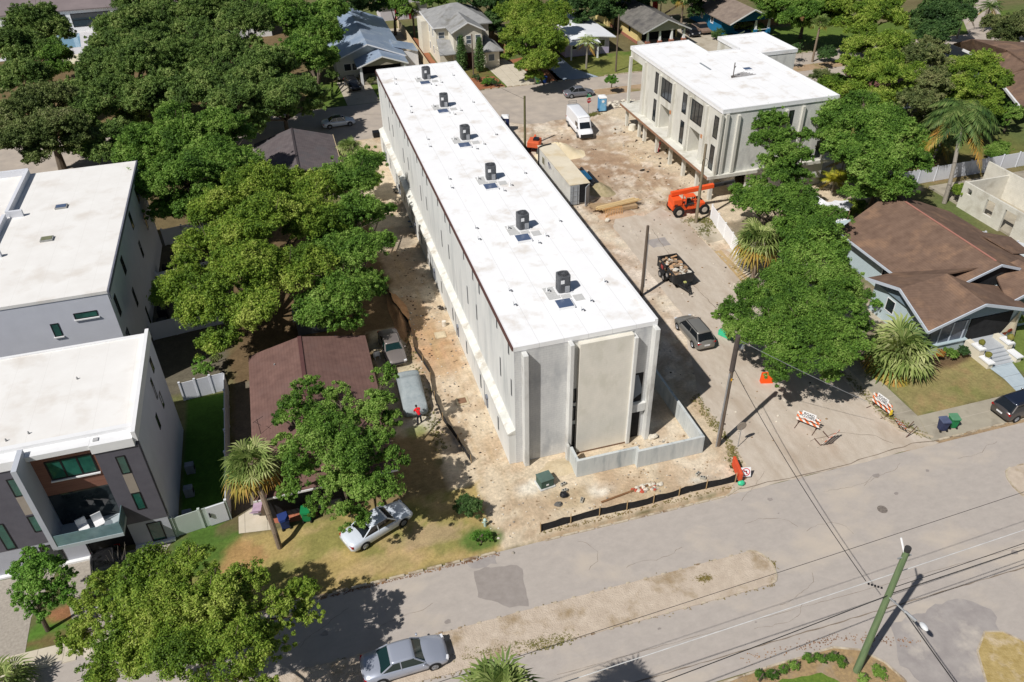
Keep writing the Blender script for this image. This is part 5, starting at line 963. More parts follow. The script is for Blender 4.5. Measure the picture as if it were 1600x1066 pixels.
for s in (-1, 1): m = MB(1); m.box(-1.2, .5, *((-1.26, -1.04) if s < 0 else (1.04, 1.26)), .78, .81); part("mudguard", m, TB, t)
m = MB(1); m.box(-1.0, -.5, -1.075, -1.055, .95, 1.35); part("red_panel", m, M("faded_red", srgb(150, 60, 60)), t)
dbr = [M("debris_board", srgb(198, 160, 122), var=.15), M("debris_white", srgb(214, 208, 196), var=.1), M("debris_dark", srgb(150, 130, 108), var=.2)]
mb = MB()
for k in range(95):
    mb.use(k % 3); x = random.uniform(21.5, 23.2); y = random.uniform(18.2, 21.6); z = random.uniform(1.2, 1.62); an = random.uniform(0, 3.14); l = random.uniform(.1, .4); d = Vector((math.cos(an)*l, math.sin(an)*l, random.uniform(-.1, .1))); c = Vector((x, y, z))
    mb.bar(c-d, c+d, random.uniform(.08, .4), random.uniform(.02, .08))
mb.use(2).box(21.45, 23.25, 18.05, 21.75, .72, 1.15); o = solo("debris_heap", mb, dbr, "heap of broken boards and rubble filling the black trailer", "debris"); o["kind"] = "stuff"
# container
CREAM = M("cream_container", srgb(220, 218, 211), srgb(232, 230, 224), scale=.7, rough=.6, c3=srgb(206, 202, 192), s3=.6); CTOP = M("container_top", srgb(216, 205, 182), srgb(230, 220, 198), scale=.6, rough=.7, c3=srgb(214, 198, 166), s3=.5); lines(CTOP, 1, 1.2, .02, srgb(190, 176, 146), .4)
t = thing("shipping_container", "long cream shipping container with its end doors ajar, on the dirt beside the long block", "container", (19.05, 44.3, 0))
m = MB(); m.box(17.9, 20.2, 38.25, 50.4, .12, 2.55)
for k in range(44):
    y = 38.4+k*.27; m.box(17.85, 17.898, y, y+.13, .2, 2.5); m.box(20.202, 20.25, y, y+.13, .2, 2.5)
part("body", m, CREAM, t); m = MB(); m.box(17.82, 20.28, 38.15, 50.45, 2.55, 2.62); part("roof", m, CTOP, t)
CDO = M("container_door_grey", srgb(160, 164, 168), srgb(176, 180, 184), rough=.6); m = MB(); m.box(17.9, 19.0, 38.12, 38.2, .12, 2.5)
for x in (18.15, 18.7): m.tube((x, 38.08, .15), (x, 38.08, 2.48), .03, n=6)
for z in (.6, 1.2, 1.8): m.box(17.92, 18.98, 38.09, 38.13, z, z+.06)
part("door", m, CDO, t); m = MB(); m.bar((20.2, 38.15, 1.3), (19.45, 37.35, 1.3), .08, 2.36, up=(0, 0, 1))
for q in (.3, .7): p0 = Vector((20.2, 38.1, 0)).lerp(Vector((19.45, 37.3, 0)), q); m.tube((p0.x-.05, p0.y, .2), (p0.x-.05, p0.y, 2.4), .03, n=6)
part("door", m, CDO, t, label="container door swung open"); m = MB(); m.box(19.02, 20.15, 38.2, 38.245, .2, 2.5); part("doorway_shade", m, DKIN, t)  # flat dark sheet paints the unlit inside behind the open door
m = MB(); m.box(17.8, 17.845, 47.6, 48.3, 1.2, 2.0); part("vent_window", m, M("olive_window", srgb(130, 126, 104)), t)
m = MB(); m.bar((17.83, 45.2, 1.9), (17.83, 45.9, 2.25), .03, .09); m.bar((17.83, 45.55, 1.5), (17.83, 46.0, 2.2), .03, .09); m.bar((17.83, 44.9, 1.75), (17.83, 45.6, 2.12), .03, .09); part("logo_mark", m, M("navy_mark", srgb(40, 48, 96)), t)
# second container end behind (cable on roof)
mb = MB(); mb.path([(17.75, 49.6, 0), (17.75, 49.6, 2.7), (18.3, 49.9, 2.75), (19.6, 50.2, 2.75)], .07, 6); solo("cable", mb, BLK, "black cable running up the far corner of the cream container", "cable")
# telehandler
t = thing("telehandler", "orange telehandler with raised black tipped boom by the unfinished building", "telehandler", (30.2, 32.6, 0), R_(-3)); ORM = M("orange_paint", srgb(236, 92, 42), var=.05, rough=.5)
m = MB(1); m.loft([[(-2.3, -.7, .75), (-2.3, .7, .75), (-2.3, .7, 1.3), (-2.3, -.7, 1.3)], [(-1.7, -.75, .6), (-1.7, .75, .6), (-1.7, .75, 1.5), (-1.7, -.75, 1.5)], [(1.6, -.6, .6), (1.6, .6, .6), (1.6, .6, 1.15), (1.6, -.6, 1.15)]]); m.box(-.6, 1.5, -1.0, -.3, .85, 1.45); m.box(-2.25, -1.2, -.8, .8, 1.3, 2.05); part("chassis", m, ORM, t, bevel=.05)
m = MB(1)
for k in range(4): m.box(-2.1, -1.75, -.82, -.8, .8+.2*k, .9+.2*k)
part("engine_grille", m, TRB, t)
m = MB(1); m.box(-.9, .2, -1.0, -.25, 1.2, 1.5); part("cab_base", m, TRB, t); m = MB(1)
for x in (-.9, .2):
    for y in (-1.0, -.25): m.box(x-.04, x+.04, y-.04, y+.04, 1.5, 2.35)
m.box(-.95, .25, -1.05, -.2, 2.35, 2.41); part("cab_frame", m, ORM, t); m = MB(1); m.box(-.6, -.2, -.8, -.4, 1.5, 1.95); part("seat", m, BLK, t)
m = MB(1); m.bar((-2.2, .3, 2.35), (2.9, .3, 2.75), .42, .5); part("boom", m, ORM, t, bevel=.04); m = MB(1); m.bar((2.9, .3, 2.75), (5.4, .3, 2.95), .3, .36); part("boom_extension", m, TB, t)
m = MB(1); m.bar((5.3, .3, 2.9), (5.6, .3, 2.2), .3, .3); m.box(5.5, 5.6, -.4, 1.0, 1.9, 2.5); part("fork_carriage", m, M("fork_grey", srgb(110, 110, 108)), t)
for s in (-.1, .7): m = MB(1); m.box(5.6, 6.7, s-.05, s+.05, 1.9, 1.96); part("fork", m, BLK, t)
for x in (-1.6, 1.45):
    for s in (-1, 1):
        m = MB(1); m.tube((x, s*.75, .62), (x, s*1.15, .62), .62, n=22); wl = part("wheel", m, RUB, t); m = MB(1); m.tube((x, s*1.151, .62), (x, s*1.17, .62), .33, .3, n=14); part("rim", m, M("rim_pale", srgb(190, 180, 168)), wl)
# small orange excavator part seen over the roof edge
t = thing("excavator", "small orange machine mostly hidden behind the long white roof, near the pole", "excavator", (18.9, 55.0, 0), R_(60))
m = MB(1); m.box(-1.0, 1.0, -.8, .8, .7, 1.5); part("body", m, M("dull_orange_paint", srgb(214, 100, 62), var=.08), t, bevel=.12)
for s in (-1, 1): m = MB(1); m.loft([[(x*1.3, s*.75-.2, z) for x, z in ((-.9, .0), (.9, 0), (1.1, .3), (.9, .6), (-.9, .6), (-1.1, .3))], [(x*1.3, s*.75+.2, z) for x, z in ((-.9, .0), (.9, 0), (1.1, .3), (.9, .6), (-.9, .6), (-1.1, .3))]]); part("track", m, RUB, t)
m = MB(1); m.box(-.4, .4, -.6, .1, 1.5, 1.75); part("seat", m, CARG, t); m = MB(1); m.bar((1, .3, .9), (2.0, .3, 1.3), .22, .3); part("boom", m, MATS["dull_orange_paint"], t); m = MB(1); m.box(2.0, 2.5, 0, .6, .3, .8); part("bucket", m, TB, t)
# ================================================================ POLES AND WIRES
PTREAT = M("treated_green_pole", srgb(96, 118, 84), srgb(124, 142, 104), scale=6, stretch=(1, 1, .12), rough=.9, bump=.01); PBRN = M("weathered_pole", srgb(92, 80, 70), srgb(126, 112, 98), scale=6, stretch=(1, 1, .15), rough=.9, bump=.01); GALV = M("galvanised", srgb(170, 172, 174), rough=.45, metal=.4)
def pole(label, x, y, h_, r0=.16, r1=.12, mat=PBRN, lean=(0, 0)):
    t = thing("utility_pole", label, "utility pole", (x, y, 0)); m = MB(1); m.tube((0, 0, 0), (lean[0], lean[1], h_), r0, r1, n=12); part("shaft", m, mat, t); return t
t = pole("green treated utility pole in the foreground, standing in the planted island", 13.7, -21.64, 10.35, .2, .15, PTREAT, (.1, .1))
m = MB(1); m.tube((.1, .1, 10.35), (.1, .1, 10.6), .16, .16, n=10); part("pole_cap", m, M("cap_dark", (.05, .05, .05)), t); m = MB(1); m.bar((-.3, .1, 9.9), (.5, .1, 9.9), .06, .06); part("crossarm", m, GALV, t)
m = MB(1); m.tube((0, .1, 10.2), (0, .6, 10.8), .05, n=6); part("insulator", m, TRIMW, t); m = MB(1); m.tube((0, 0, 6.9), (.5, -.8, 6.5), .05, n=6); m.tube((.5, -.8, 6.5), (.75, -1.4, 6.4), .09, n=8); part("street_lamp_arm", m, GALV, t); m = MB(1); m.blob((.95, -1.75, 6.35), (.16, .28, .1), 10, 6, 0); part("lamp_head", m, M("lamp_white", srgb(220, 222, 224)), t)
t = pole("brown utility pole with pale conduit at the street corner beside the low wall", 15.07, -2.81, 10.1, .17, .13); m = MB(1); m.tube((-.2, -.08, 0), (-.17, -.08, 7), .06, n=6); part("conduit", m, GALV, t); m = MB(1); m.tube((0, 0, 7.2), (0, 0, 10.2), .19, .17, n=10); part("sleeve", m, M("dark_sleeve", srgb(84, 76, 72)), t)
m = MB(1); m.blob((.5, .2, 9.0), (.25, .2, .25), 8, 5, .3); m.tube((0, 0, 9.2), (.5, .2, 9.0), .04, n=6); part("bracket", m, GALV, t); m = MB(1); m.box(-.05, .05, -.19, -.16, 6.4, 6.6); part("yellow_tag", m, M("tag_yellow", srgb(240, 180, 40)), t)
t = pole("grey brown utility pole behind the right edge of the long roof, beside the black trailer", 18.0, 18.0, 7.6, .15, .13); m = MB(1); m.tube((.15, -.1, 1), (.15, -.1, 6.8), .03, n=5); part("conduit", m, GALV, t)
pole("green brown utility pole behind the far right roof edge, by the orange machine", 18.0, 56.3, 7.0, .17, .14, M("mossy_pole", srgb(92, 92, 62), srgb(120, 118, 84)))
t = pole("tall brown utility pole in front of the telehandler and unfinished building", 29.8, 29.9, 9.2, .18, .14, M("grey_green_pole", srgb(124, 112, 92), srgb(152, 140, 118), scale=6, stretch=(1, 1, .12))); m = MB(1); m.path([(.1+.35*math.sin(q*.7), -.1, 7.2+.45*math.cos(q*.7)) for q in range(10)], .02, 5); part("cable_loop", m, BLK, t)
p = G(962, 112); pole("thin pole on the lawn between the lilac and the yellow bungalows", p.x, p.y, 9.0, .14, .11); p = G(1412, 283); 
p = G(1411, 180); pole("thin grey pole at the top right corner by the side road", 118, 92, 9, .15, .12); pole("thin wooden pole in front of the cream house, between the cypresses", 18.9, 88.3, 6.5, .12, .1)
pole("leaning trunk like wooden pole behind the long white fence at the right", 78, 32.6, 9, .3, .2)
WIRE = M("cable_black", (.03, .03, .03)); WIREL = M("cable_pale", srgb(206, 206, 204))
def wire(label, a, b_, sag=.4, r=.02, mat=WIRE, group=None):
    a = Vector(a); b_ = Vector(b_); pts = []
    for i in range(25): u = i/24; q = a.lerp(b_, u); q.z -= sag*4*u*(1-u); pts.append(q)
    mb = MB(); mb.path(pts, r, 4); solo("overhead_cable", mb, mat, label, "cable", group)
PT = (13.8, -21.5, 9.9)
wire("thick black overhead cable running from the brown corner pole to the green pole", (15.07, -2.81, 7.6), (13.2, -20.5, 6.9), .5, .025); wire("black cable from the green pole toward the bottom edge of the photo", (14.2, -22.2, 6.5), (13.0, -40, 7.5), .4, .035)
wire("thick black cable running beside the thinner one from the green pole to the left", (13.7, -21.64, 7.0), (-30, -24.5, 7.6), .5, .025); wire("pale overhead cable slanting across the lower carriageway", (60, -19.2, 8.4), (-40, -23.2, 8.4), .6, .025, WIREL)
wire("upper black cable from the green pole to the right", (13.7, -21.6, 7.0), (70, -19, 7.4), .5, .025); wire("lower black cable from the green pole to the right", (13.7, -21.6, 7.5), (70, -18.6, 7.9), .5, .02)
wire("thin cable across the carriageway above the kerb line", (70, -17.0, 9.8), (-40, -22.4, 9.8), .7, .015)
wire("guy cable from the top of the brown corner pole into the leafy tree", (15.1, -2.8, 9.9), (25, -5.5, 4.0), .1, .02, GALV); wire("cable from the mossy pole to the far street", (18, 56.3, 6.6), (12, 84, 6), .4, .02)
mb = MB()
for q in range(5): mb.tube((12.9+.12*q, -20.9-.1*q, 7.3), (12.98+.12*q, -20.95-.1*q, 7.32), .06, n=6)
solo("cable_spacer", mb, BLK, "row of small black spacers hanging on the cable left of the green pole", "cable spacer")
# ================================================================ SMALL OBJECTS
def bin_(label, x, y, rot, c, lid=None, z=0, fallen=False):
    t = thing("wheeled_bin", label, "bin", (x, y, z), rot); m = MB(1)
    m.loft([[(-.24, -.26, .06), (.22, -.26, .06), (.22, .26, .06), (-.24, .26, .06)], [(-.34, -.32, 1.0), (.32, -.32, 1.0), (.32, .32, 1.0), (-.34, .32, 1.0)]]); part("body", m, c, t, bevel=.03)
    m = MB(1); m.loft([[(-.38, -.36, 1.0), (.38, -.36, 1.0), (.38, .36, 1.0), (-.38, .36, 1.0)], [(-.36, -.3, 1.08), (.34, -.3, 1.1), (.34, .3, 1.1), (-.36, .3, 1.08)]]); part("lid", m, lid or c, t)
    m = MB(1); m.tube((-.42, -.26, .98), (-.42, .26, .98), .025, n=6); part("handle", m, c, t)
    for s in (-1, 1): m = MB(1); m.tube((-.27, s*.22, .11), (-.27, s*.3, .11), .11, n=10); part("wheel", m, RUB, t)
    return t
BNAVY = M("bin_navy", srgb(52, 60, 92), var=.05, rough=.55); BGRN = M("bin_green", srgb(28, 128, 76), var=.05, rough=.5); BBLU = M("bin_blue", srgb(30, 58, 120), rough=.5); BLIDG = M("bin_green_lid", srgb(96, 146, 112), rough=.5)
bin_("navy wheeled bin standing at the kerb beside a green one near the right hand lawn", 32.15, -6.35, R_(80), BNAVY, M("lid_navy", srgb(84, 92, 118))); bin_("green wheeled bin at the kerb beside the navy one, near the dark crossover", 33.1, -6.3, R_(75), BGRN, BLIDG)
bin_("dark blue wheeled bin on the brick paving near the leaning palm trunk", -16.8, -1.2, R_(100), BBLU, M("lid_blue", srgb(40, 60, 120))); bin_("green wheeled bin half under the leafy tree by the brick paving", -15.3, -1.0, R_(80), BGRN)
p = G(840, 131); bin_("dull green wheeled bin on the far kerb beside the lilac house drive", p.x, p.y, 0, M("bin_dull_green", srgb(70, 116, 80))); p = G(851, 130); bin_("blue wheeled bin on the far kerb next to the dull green one", p.x, p.y, 0, BBLU)
# portable toilets
def toilet(label, x, y, rot, c):
    t = thing("portable_toilet", label, "portable toilet", (x, y, 0), rot); m = MB(1); m.box(-.55, .55, -.55, .55, .1, 2.0); part("cabin", m, c, t, bevel=.05)
    m = MB(1); m.box(-.6, .6, -.6, .6, 0, .1); part("skid", m, BLK, t); m = MB(1); m.loft([[(-.57, -.6, 2.0), (.57, -.6, 2.0), (.57, .6, 2.0), (-.57, .6, 2.0)], [(-.5, -.5, 2.2), (.5, -.5, 2.2), (.5, .5, 2.2), (-.5, .5, 2.2)], [(-.25, -.3, 2.3), (.25, -.3, 2.3), (.25, .3, 2.3), (-.25, .3, 2.3)]]); part("roof", m, TRIMW, t)
    m = MB(1); m.box(-.4, .4, -.575, -.55, .15, 1.9); d = part("door", m, M("toilet_door", srgb(120, 176, 212)) if "light" in label else c, t); m = MB(1); m.box(.28, .33, -.6, -.576, .95, 1.15); part("handle", m, TRIMW, d); m = MB(1); m.tube((0, -.576, 1.55), (0, -.585, 1.55), .2, n=14); part("emblem", m, TRIMW, d)
    return t
toilet("light blue portable toilet with white roof beside the stop sign and rubble", 32.8, 65.9, R_(-8), M("toilet_blue", srgb(82, 146, 196), var=.05)); toilet("navy portable toilet with white roof peeking over the far edge of the long roof", G(789, 181, 2.2).x, G(789, 181, 2.2).y, R_(-20), M("toilet_navy", srgb(40, 52, 92), var=.05))
# stop sign
t = thing("stop_sign", "red octagonal STOP sign with green street name plates, beside the white van", "sign", (30.3, 64.9, 0), R_(8)); m = MB(1); m.tube((0, 0, 0), (0, 0, 3.0), .04, n=6); part("post", m, GALV, t)
m = MB(1); m.faces([(.38*math.cos(math.pi/8+k*math.pi/4), -.05, 2.15+.38*math.sin(math.pi/8+k*math.pi/4)) for k in range(8)]+[(.38*math.cos(math.pi/8+k*math.pi/4), -.07, 2.15+.38*math.sin(math.pi/8+k*math.pi/4)) for k in range(8)], [tuple(range(8)), tuple(range(15, 7, -1))]+[(k, 8+k, 8+(k+1) % 8, (k+1) % 8) for k in range(8)]); sg = part("sign_panel", m, M("stop_red", srgb(196, 30, 40), var=.03), t)
textmesh("STOP", .3, TRIMW, "lettering", sg, (0, -.078, 2.15), (math.pi/2, 0, 0))
m = MB(1); m.box(-.4, .4, -.01, .01, 2.62, 2.8); m.box(-.01, .01, -.4, .4, 2.82, 3.0); part("street_name_plate", m, M("plate_green", srgb(40, 150, 96)), t)
# back of a round sign on a post near the corner pole
t = thing("traffic_sign", "round traffic sign on a thin post seen from behind beside the brown corner pole", "sign", (16.4, -3.4, 0)); m = MB(1); m.tube((0, 0, 0), (0, 0, 2.0), .03, n=6); part("post", m, GALV, t); m = MB(1); m.tube((0, -.02, 2.1), (0, .02, 2.1), .38, n=18); part("sign_panel", m, M("sign_back", srgb(150, 140, 128), rough=.5), t)
# no left turn sign leaning at the corner
p = G(1165, 750); t = thing("traffic_sign", "white square sign with a crossed out turn arrow, leaning at the street corner", "sign", (p.x, p.y, 0), R_(-10)); t.rotation_euler = (R_(-22), 0, R_(-12))
m = MB(1); m.box(-.36, .36, -.02, .02, .25, .97); sg = part("sign_panel", m, TRIMW, t); m = MB(1); m.box(-.04, .04, .02, .06, 0, .9); part("post", m, M("post_wood", srgb(160, 130, 96)), t); m = MB(1)
for k in range(20): a0, a1 = 2*math.pi*k/20, 2*math.pi*(k+1)/20; m.faces([(.25*math.cos(a0), -.026, .61+.25*math.sin(a0)), (.31*math.cos(a0), -.026, .61+.31*math.sin(a0)), (.31*math.cos(a1), -.026, .61+.31*math.sin(a1)), (.25*math.cos(a1), -.026, .61+.25*math.sin(a1))], [(3, 2, 1, 0)])
m.bar((-.18, -.028, .79), (.18, -.028, .43), .01, .06, up=(0, 1, 0)); m.bar((-.18, -.029, .79), (.18, -.029, .43), .06, .01, up=(0, 1, 0)); part("red_ring", m, M("sign_red", srgb(200, 30, 50)), sg)
m = MB(1); m.box(.02, .08, -.024, -.021, .45, .7); m.box(-.1, .08, -.024, -.021, .66, .72); m.faces([(-.1, -.0235, .79), (-.2, -.0235, .69), (-.1, -.0235, .6)], [(0, 1, 2)]); part("arrow", m, BLK, sg)
# barricades
STR = bpy.data.materials.new("barricade_stripes"); STR.use_nodes = True; MATS["barricade_stripes"] = STR; n = STR.node_tree.nodes; L = STR.node_tree.links
tc = n.new("ShaderNodeTexCoord"); mpn = n.new("ShaderNodeMapping"); mpn.inputs["Rotation"].default_value = (0, R_(45), 0); wv = n.new("ShaderNodeTexWave"); wv.bands_direction = 'X'; wv.inputs["Scale"].default_value = .72; L.new(tc.outputs["Object"], mpn.inputs[0]); L.new(mpn.outputs[0], wv.inputs[0])
cr = n.new("ShaderNodeValToRGB"); cr.color_ramp.interpolation = 'CONSTANT'; cr.color_ramp.elements[0].color = (*srgb(228, 116, 62), 1); cr.color_ramp.elements[1].position = .5; cr.color_ramp.elements[1].color = (*srgb(240, 236, 228), 1); L.new(wv.outputs[0], cr.inputs[0]); L.new(cr.outputs[0], n["Principled BSDF"].inputs["Base Color"])
def barricade(label, x, y, rz, tilt=0, sign=None, wd=1.9, rx=0, z=0):
    t = thing("barricade", label, "barricade", (x, y, z)); t.rotation_euler = (rx, tilt, rz); t.scale = (.86, .86, .86)
    for k in range(3): m = MB(1); m.box(-wd/2, wd/2, -.03, -.0, .5+.36*k, .72+.36*k); part("striped_rail", m, STR, t)
    for s in (-wd*.38, wd*.38):
        m = MB(1); m.box(s-.03, s+.03, 0.001, .05, .06, 1.5); m.box(s-.03, s+.03, -.75, .75, 0, .06); part("foot", m, M("rusty_steel", srgb(96, 72, 62), var=.1), t)
    if sign:
        m = MB(1); m.box(-.62, .62, -.075, -.035, 1.0, 1.76); sg = part("sign_panel", m, TRIMW, t); textmesh(sign, .34, BLK, "lettering", sg, (0, -.08, 1.38), (math.pi/2, 0, 0))
    return t
barricade("orange and white barricade with white sign, standing in tree shade left of the street mouth", 22.5, -3.05, R_(-54), 0, "ROAD\nCLOSED", 2.1)
p = G(1288, 690); barricade("leaning faded barricade seen from behind in the middle of the street mouth", p.x, p.y, R_(205), 0, None, 1.8, rx=R_(-28)); 
m = MB(1); 
barricade("orange striped barricade with ROAD CLOSED sign beside the right hand pavement", 29.05, -3.1, R_(-80), 0, "ROAD\nCLOSED", 2.2)
p = G(1420, 676); o = barricade("tangled fallen barricade lying by the pavement corner near the navy bin", p.x, p.y, R_(60), R_(20), None, 1.5, rx=R_(-60), z=.25)
p = Vector((29.2, -4.1, 0)); mb = MB(); mb.blob((p.x, p.y, .75), (.12, .08, .14), 8, 5, 0); mb.box(p.x-.1, p.x+.1, p.y-.05, p.y+.05, .4, .64); solo("warning_light", mb, M("lamp_yellow", srgb(226, 196, 60)), "small yellow warning light at the right end of the ROAD CLOSED barricade", "warning light")
# silt fences
SILT = M("silt_fabric", (.016, .016, .018), (.03, .03, .032), rough=.9, scale=5); STK = M("stake_wood", srgb(188, 160, 120), var=.1)
def silt(label, pts, h_, nst):
    t = thing("silt_fence", label, "silt fence", (pts[0][0], pts[0][1], 0)); m = MB(); P = []
    for i in range(len(pts)-1):
        a = Vector((*pts[i], 0)); b_ = Vector((*pts[i+1], 0)); k = max(2, int((b_-a).length/.5)); P += [a.lerp(b_, j/k) for j in range(k)]
    P.append(Vector((*pts[-1], 0))); n_ = len(P); top = []; bot = []
    for i, q in enumerate(P):
        hh = h_*(1-.12*abs(math.sin(i*.9)))*random.uniform(.9, 1.05); off = random.uniform(-.05, .05); top.append((q.x+off, q.y+off+.02, hh)); bot.append((q.x, q.y, 0))
    for i in range(n_-1): m.poly([bot[i], bot[i+1], top[i+1], top[i]]); m.poly([(top[i][0], top[i][1]+.02, top[i][2]), (top[i+1][0], top[i+1][1]+.02, top[i+1][2]), (bot[i+1][0], bot[i+1][1]+.02, 0), (bot[i][0], bot[i][1]+.02, 0)])
    part("fabric", m, SILT, t)
    for k in range(nst):
        q = P[int((n_-1)*k/(nst-1))]; m = MB(); m.box(q.x-.025, q.x+.025, q.y-.07, q.y-.02, 0, h_+.25); part("stake", m, STK, t)
silt("black silt fence with wooden stakes along the street edge in front of the long block", [(-.3, -6.75), (3, -6.55), (7, -6.7), (11, -6.5), (14.4, -6.55)], .72, 8)
silt("sagging black silt fence between the sandy strip and the parked old cars", [(-3.2, 1.0), (-3.6, 3.5), (-4.2, 6.2), (-4.3, 9.5), (-4.0, 12.5), (-4.6, 16), (-4.4, 20), (-5.2, 24), (-5.4, 30)], .6, 12)
t = thing("barrier", "narrow orange traffic barrier on edge beside the corner pole and silt fence", "barrier", (14.9, -5.9, 0), R_(78)); m = MB(1); m.box(-.9, .9, -.1, .1, .05, .95); part("panel", m, M("barrier_orange", srgb(214, 84, 50), var=.08), t, bevel=.03); m = MB(1); m.box(-.8, -.6, -.25, .25, 0, .06); m.box(.6, .8, -.25, .25, 0, .06); part("foot", m, BLK, t)
p = G(1197, 597); t = thing("barrier", "bright orange plastic barrier leaning under the leafy tree at the street side", "barrier", (p.x, p.y, 0), R_(-15)); m = MB(1); m.loft([[(-.5, -.2, 0), (.5, -.2, 0), (.5, .2, 0), (-.5, .2, 0)], [(-.5, -.08, 1.0), (.5, -.08, 1.0), (.5, .08, 1.0), (-.5, .08, 1.0)]]); part("panel", m, M("hot_orange", srgb(250, 92, 30), var=.04), t)
p = G(1160, 752); mb = MB(); mb.blob((p.x-.3, p.y-.3, .2), (.28, .2, .2), 8, 5, .15); solo("plastic_bag", mb, M("mint_plastic", srgb(70, 200, 150), rough=.4), "crumpled mint green plastic at the foot of the turn arrow sign", "plastic bag")
p = G(1133, 527); mb = MB(); mb.bar((p.x-.3, p.y+.6, .3), (p.x+.3, p.y-.5, .3), .35, .5); solo("plastic_drum", mb, M("mint_plastic", (0, 0, 0)), "mint green plastic tub on the ground behind the taupe crossover", "tub")
# transformer box
t = thing("utility_box", "squat dark green utility box on a pad in front of the first pilaster", "utility box", (1.35, -2.7, 0), R_(8)); m = MB(1); m.box(-.5, .5, -.45, .45, .08, .75); part("cabinet", m, M("box_green", srgb(62, 84, 74), srgb(78, 100, 90)), t, bevel=.04); m = MB(1); m.box(-.52, .52, -.47, .47, .75, .8); part("lid", m, M("box_lid", srgb(88, 108, 100)), t); m = MB(1); m.box(-.6, .6, -.55, .55, 0, .08); part("base", m, CONCR, t)
m = MB(1); m.box(-.1, .1, -.475, -.452, .3, .42); part("notice", m, TRIMW, t)
# cinder blocks, bags, rubble near the front
def cblock(label, x, y, rz, z=0, tilt=0):
    t = thing("concrete_block", label, "concrete block", (x, y, z), rz, "concrete blocks by the low wall"); t.rotation_euler = (tilt, 0, rz); m = MB(1); m.box(-.2, .2, -.1, .1, 0, .2); part("block", m, M("cinder_grey", srgb(176, 172, 160), var=.08), t)
    for s in (-.09, .09): m = MB(1); m.box(s-.06, s+.06, -.06, .06, .2, .202); part("core", m, DKIN, t)
    return t
for i, (px, py, rz, lb) in enumerate([(880, 758, .3, "upper of the pale concrete blocks stacked near the green utility box"), (882, 768, .2, "lower pale concrete block right of the green utility box"), (909, 783, 1.0, "single concrete block lying near the silt fence end"), (1090, 742, .5, "concrete block lying on the sand near the right end of the low wall"), (1098, 748, -.5, "concrete block lying flat next to another near the orange barrier")]):
    p = G(px, py); cblock(lb, p.x, p.y, rz, 0)
p = G(881, 775); mb = MB(); mb.blob((p.x, p.y, .15), (.32, .26, .22), 9, 6, .15); solo("rubbish_bag", mb, BLK, "black rubbish bag on the sand below the concrete blocks", "bag"); p = G(872, 789); mb = MB(); mb.blob((p.x, p.y, .08), (.3, .22, .12), 9, 5, .25); solo("rubbish_bag", mb, M("grey_rag", srgb(110, 108, 104)), "crumpled grey sheet at the bottom of the sand near the silt fence", "bag")
p = G(982, 770); t = thing("timber_plank", "long brown plank lying on the sand in front of the low wall", "plank", (p.x, p.y, 0), R_(8)); m = MB(1); m.box(-2.2, 2.2, -.07, .07, .02, .08); part("board", m, M("plank_brown", srgb(130, 96, 66), var=.15), t)
def scatter(name, label, cx, cy, rx, ry, n_, smin, smax, mats, kind="stuff", cat="rubble", z=0, zmax=0):
    mb = MB(); 
    for k in range(n_):
        mb.use(k % len(mats)); r = math.sqrt(random.random()); th = random.uniform(0, 6.283); s_ = random.uniform(smin, smax); x = cx+rx*r*math.cos(th); y = cy+ry*r*math.sin(th); h0 = z+zmax*(1-r)
        mb.blob((x, y, h0+s_*.3), (s_, s_*random.uniform(.5, 1), s_*random.uniform(.3, .7)), 6, 4, .3)
    o = solo(name, mb, mats, label, cat)
    if kind: o["kind"] = kind
    return o
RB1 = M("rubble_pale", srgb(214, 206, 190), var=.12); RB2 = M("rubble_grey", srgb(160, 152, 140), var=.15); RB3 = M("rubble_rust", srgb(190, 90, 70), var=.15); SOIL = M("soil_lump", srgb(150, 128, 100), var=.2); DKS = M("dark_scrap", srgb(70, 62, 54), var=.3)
p = G(1012, 762); scatter("rubble", "small heap of white and red rubble on the sand before the low wall", p.x, p.y, 1.2, .4, 50, .06, .2, [RB1, RB3, RB1, RB2])
p = G(958, 160); scatter("rubble", "heap of broken pale concrete beside the blue portable toilet", G(972, 163).x, G(972, 163).y, 2.2, 1.1, 150, .15, .45, [RB1, RB1, RB2])
scatter("rubble", "stones and scraps scattered over the sandy strip left of the long block", -2.6, 14, 2.0, 22, 260, .03, .11, [RB2, SOIL, RB1, DKS]); scatter("rubble", "grit and small debris scattered over the dirt street and yard right of the long block", 21, 28, 8.5, 34, 420, .03, .12, [RB2, SOIL, RB1, DKS])
scatter("rubble", "small stones scattered on the sand in front of the low wall", 6, -5, 9.5, 1.9, 200, .02, .09, [RB2, SOIL, RB1]); scatter("rubble", "stones and debris inside the walled corner yard", 9.8, -1.6, 4.2, .9, 70, .03, .12, [RB1, RB2, SOIL]); scatter("rubble", "loose scraps on the ground beside and below the unfinished building", 33, 46, 3, 14, 160, .04, .2, [RB1, RB2, SOIL, DKS])
p = G(1017, 681); mb = MB(); mb.blob((p.x, p.y-.3, .15), (.45, .25, .25), 8, 5, .25); solo("boulder", mb, RB1, "big pale rock at the foot of the right hand pilaster", "rock")
p = G(985, 210); mb = MB(); mb.tube((34.2-.15, 57.6, 0), (34.05, 57.6, .7), .6, .45, 12); mb.tube((34.05, 57.6, .7), (34.05, 57.6, .74), .35, n=12); solo("tank", mb, M("tank_white", srgb(222, 216, 200)), "round white tub standing at the foot of the corner column", "tank")
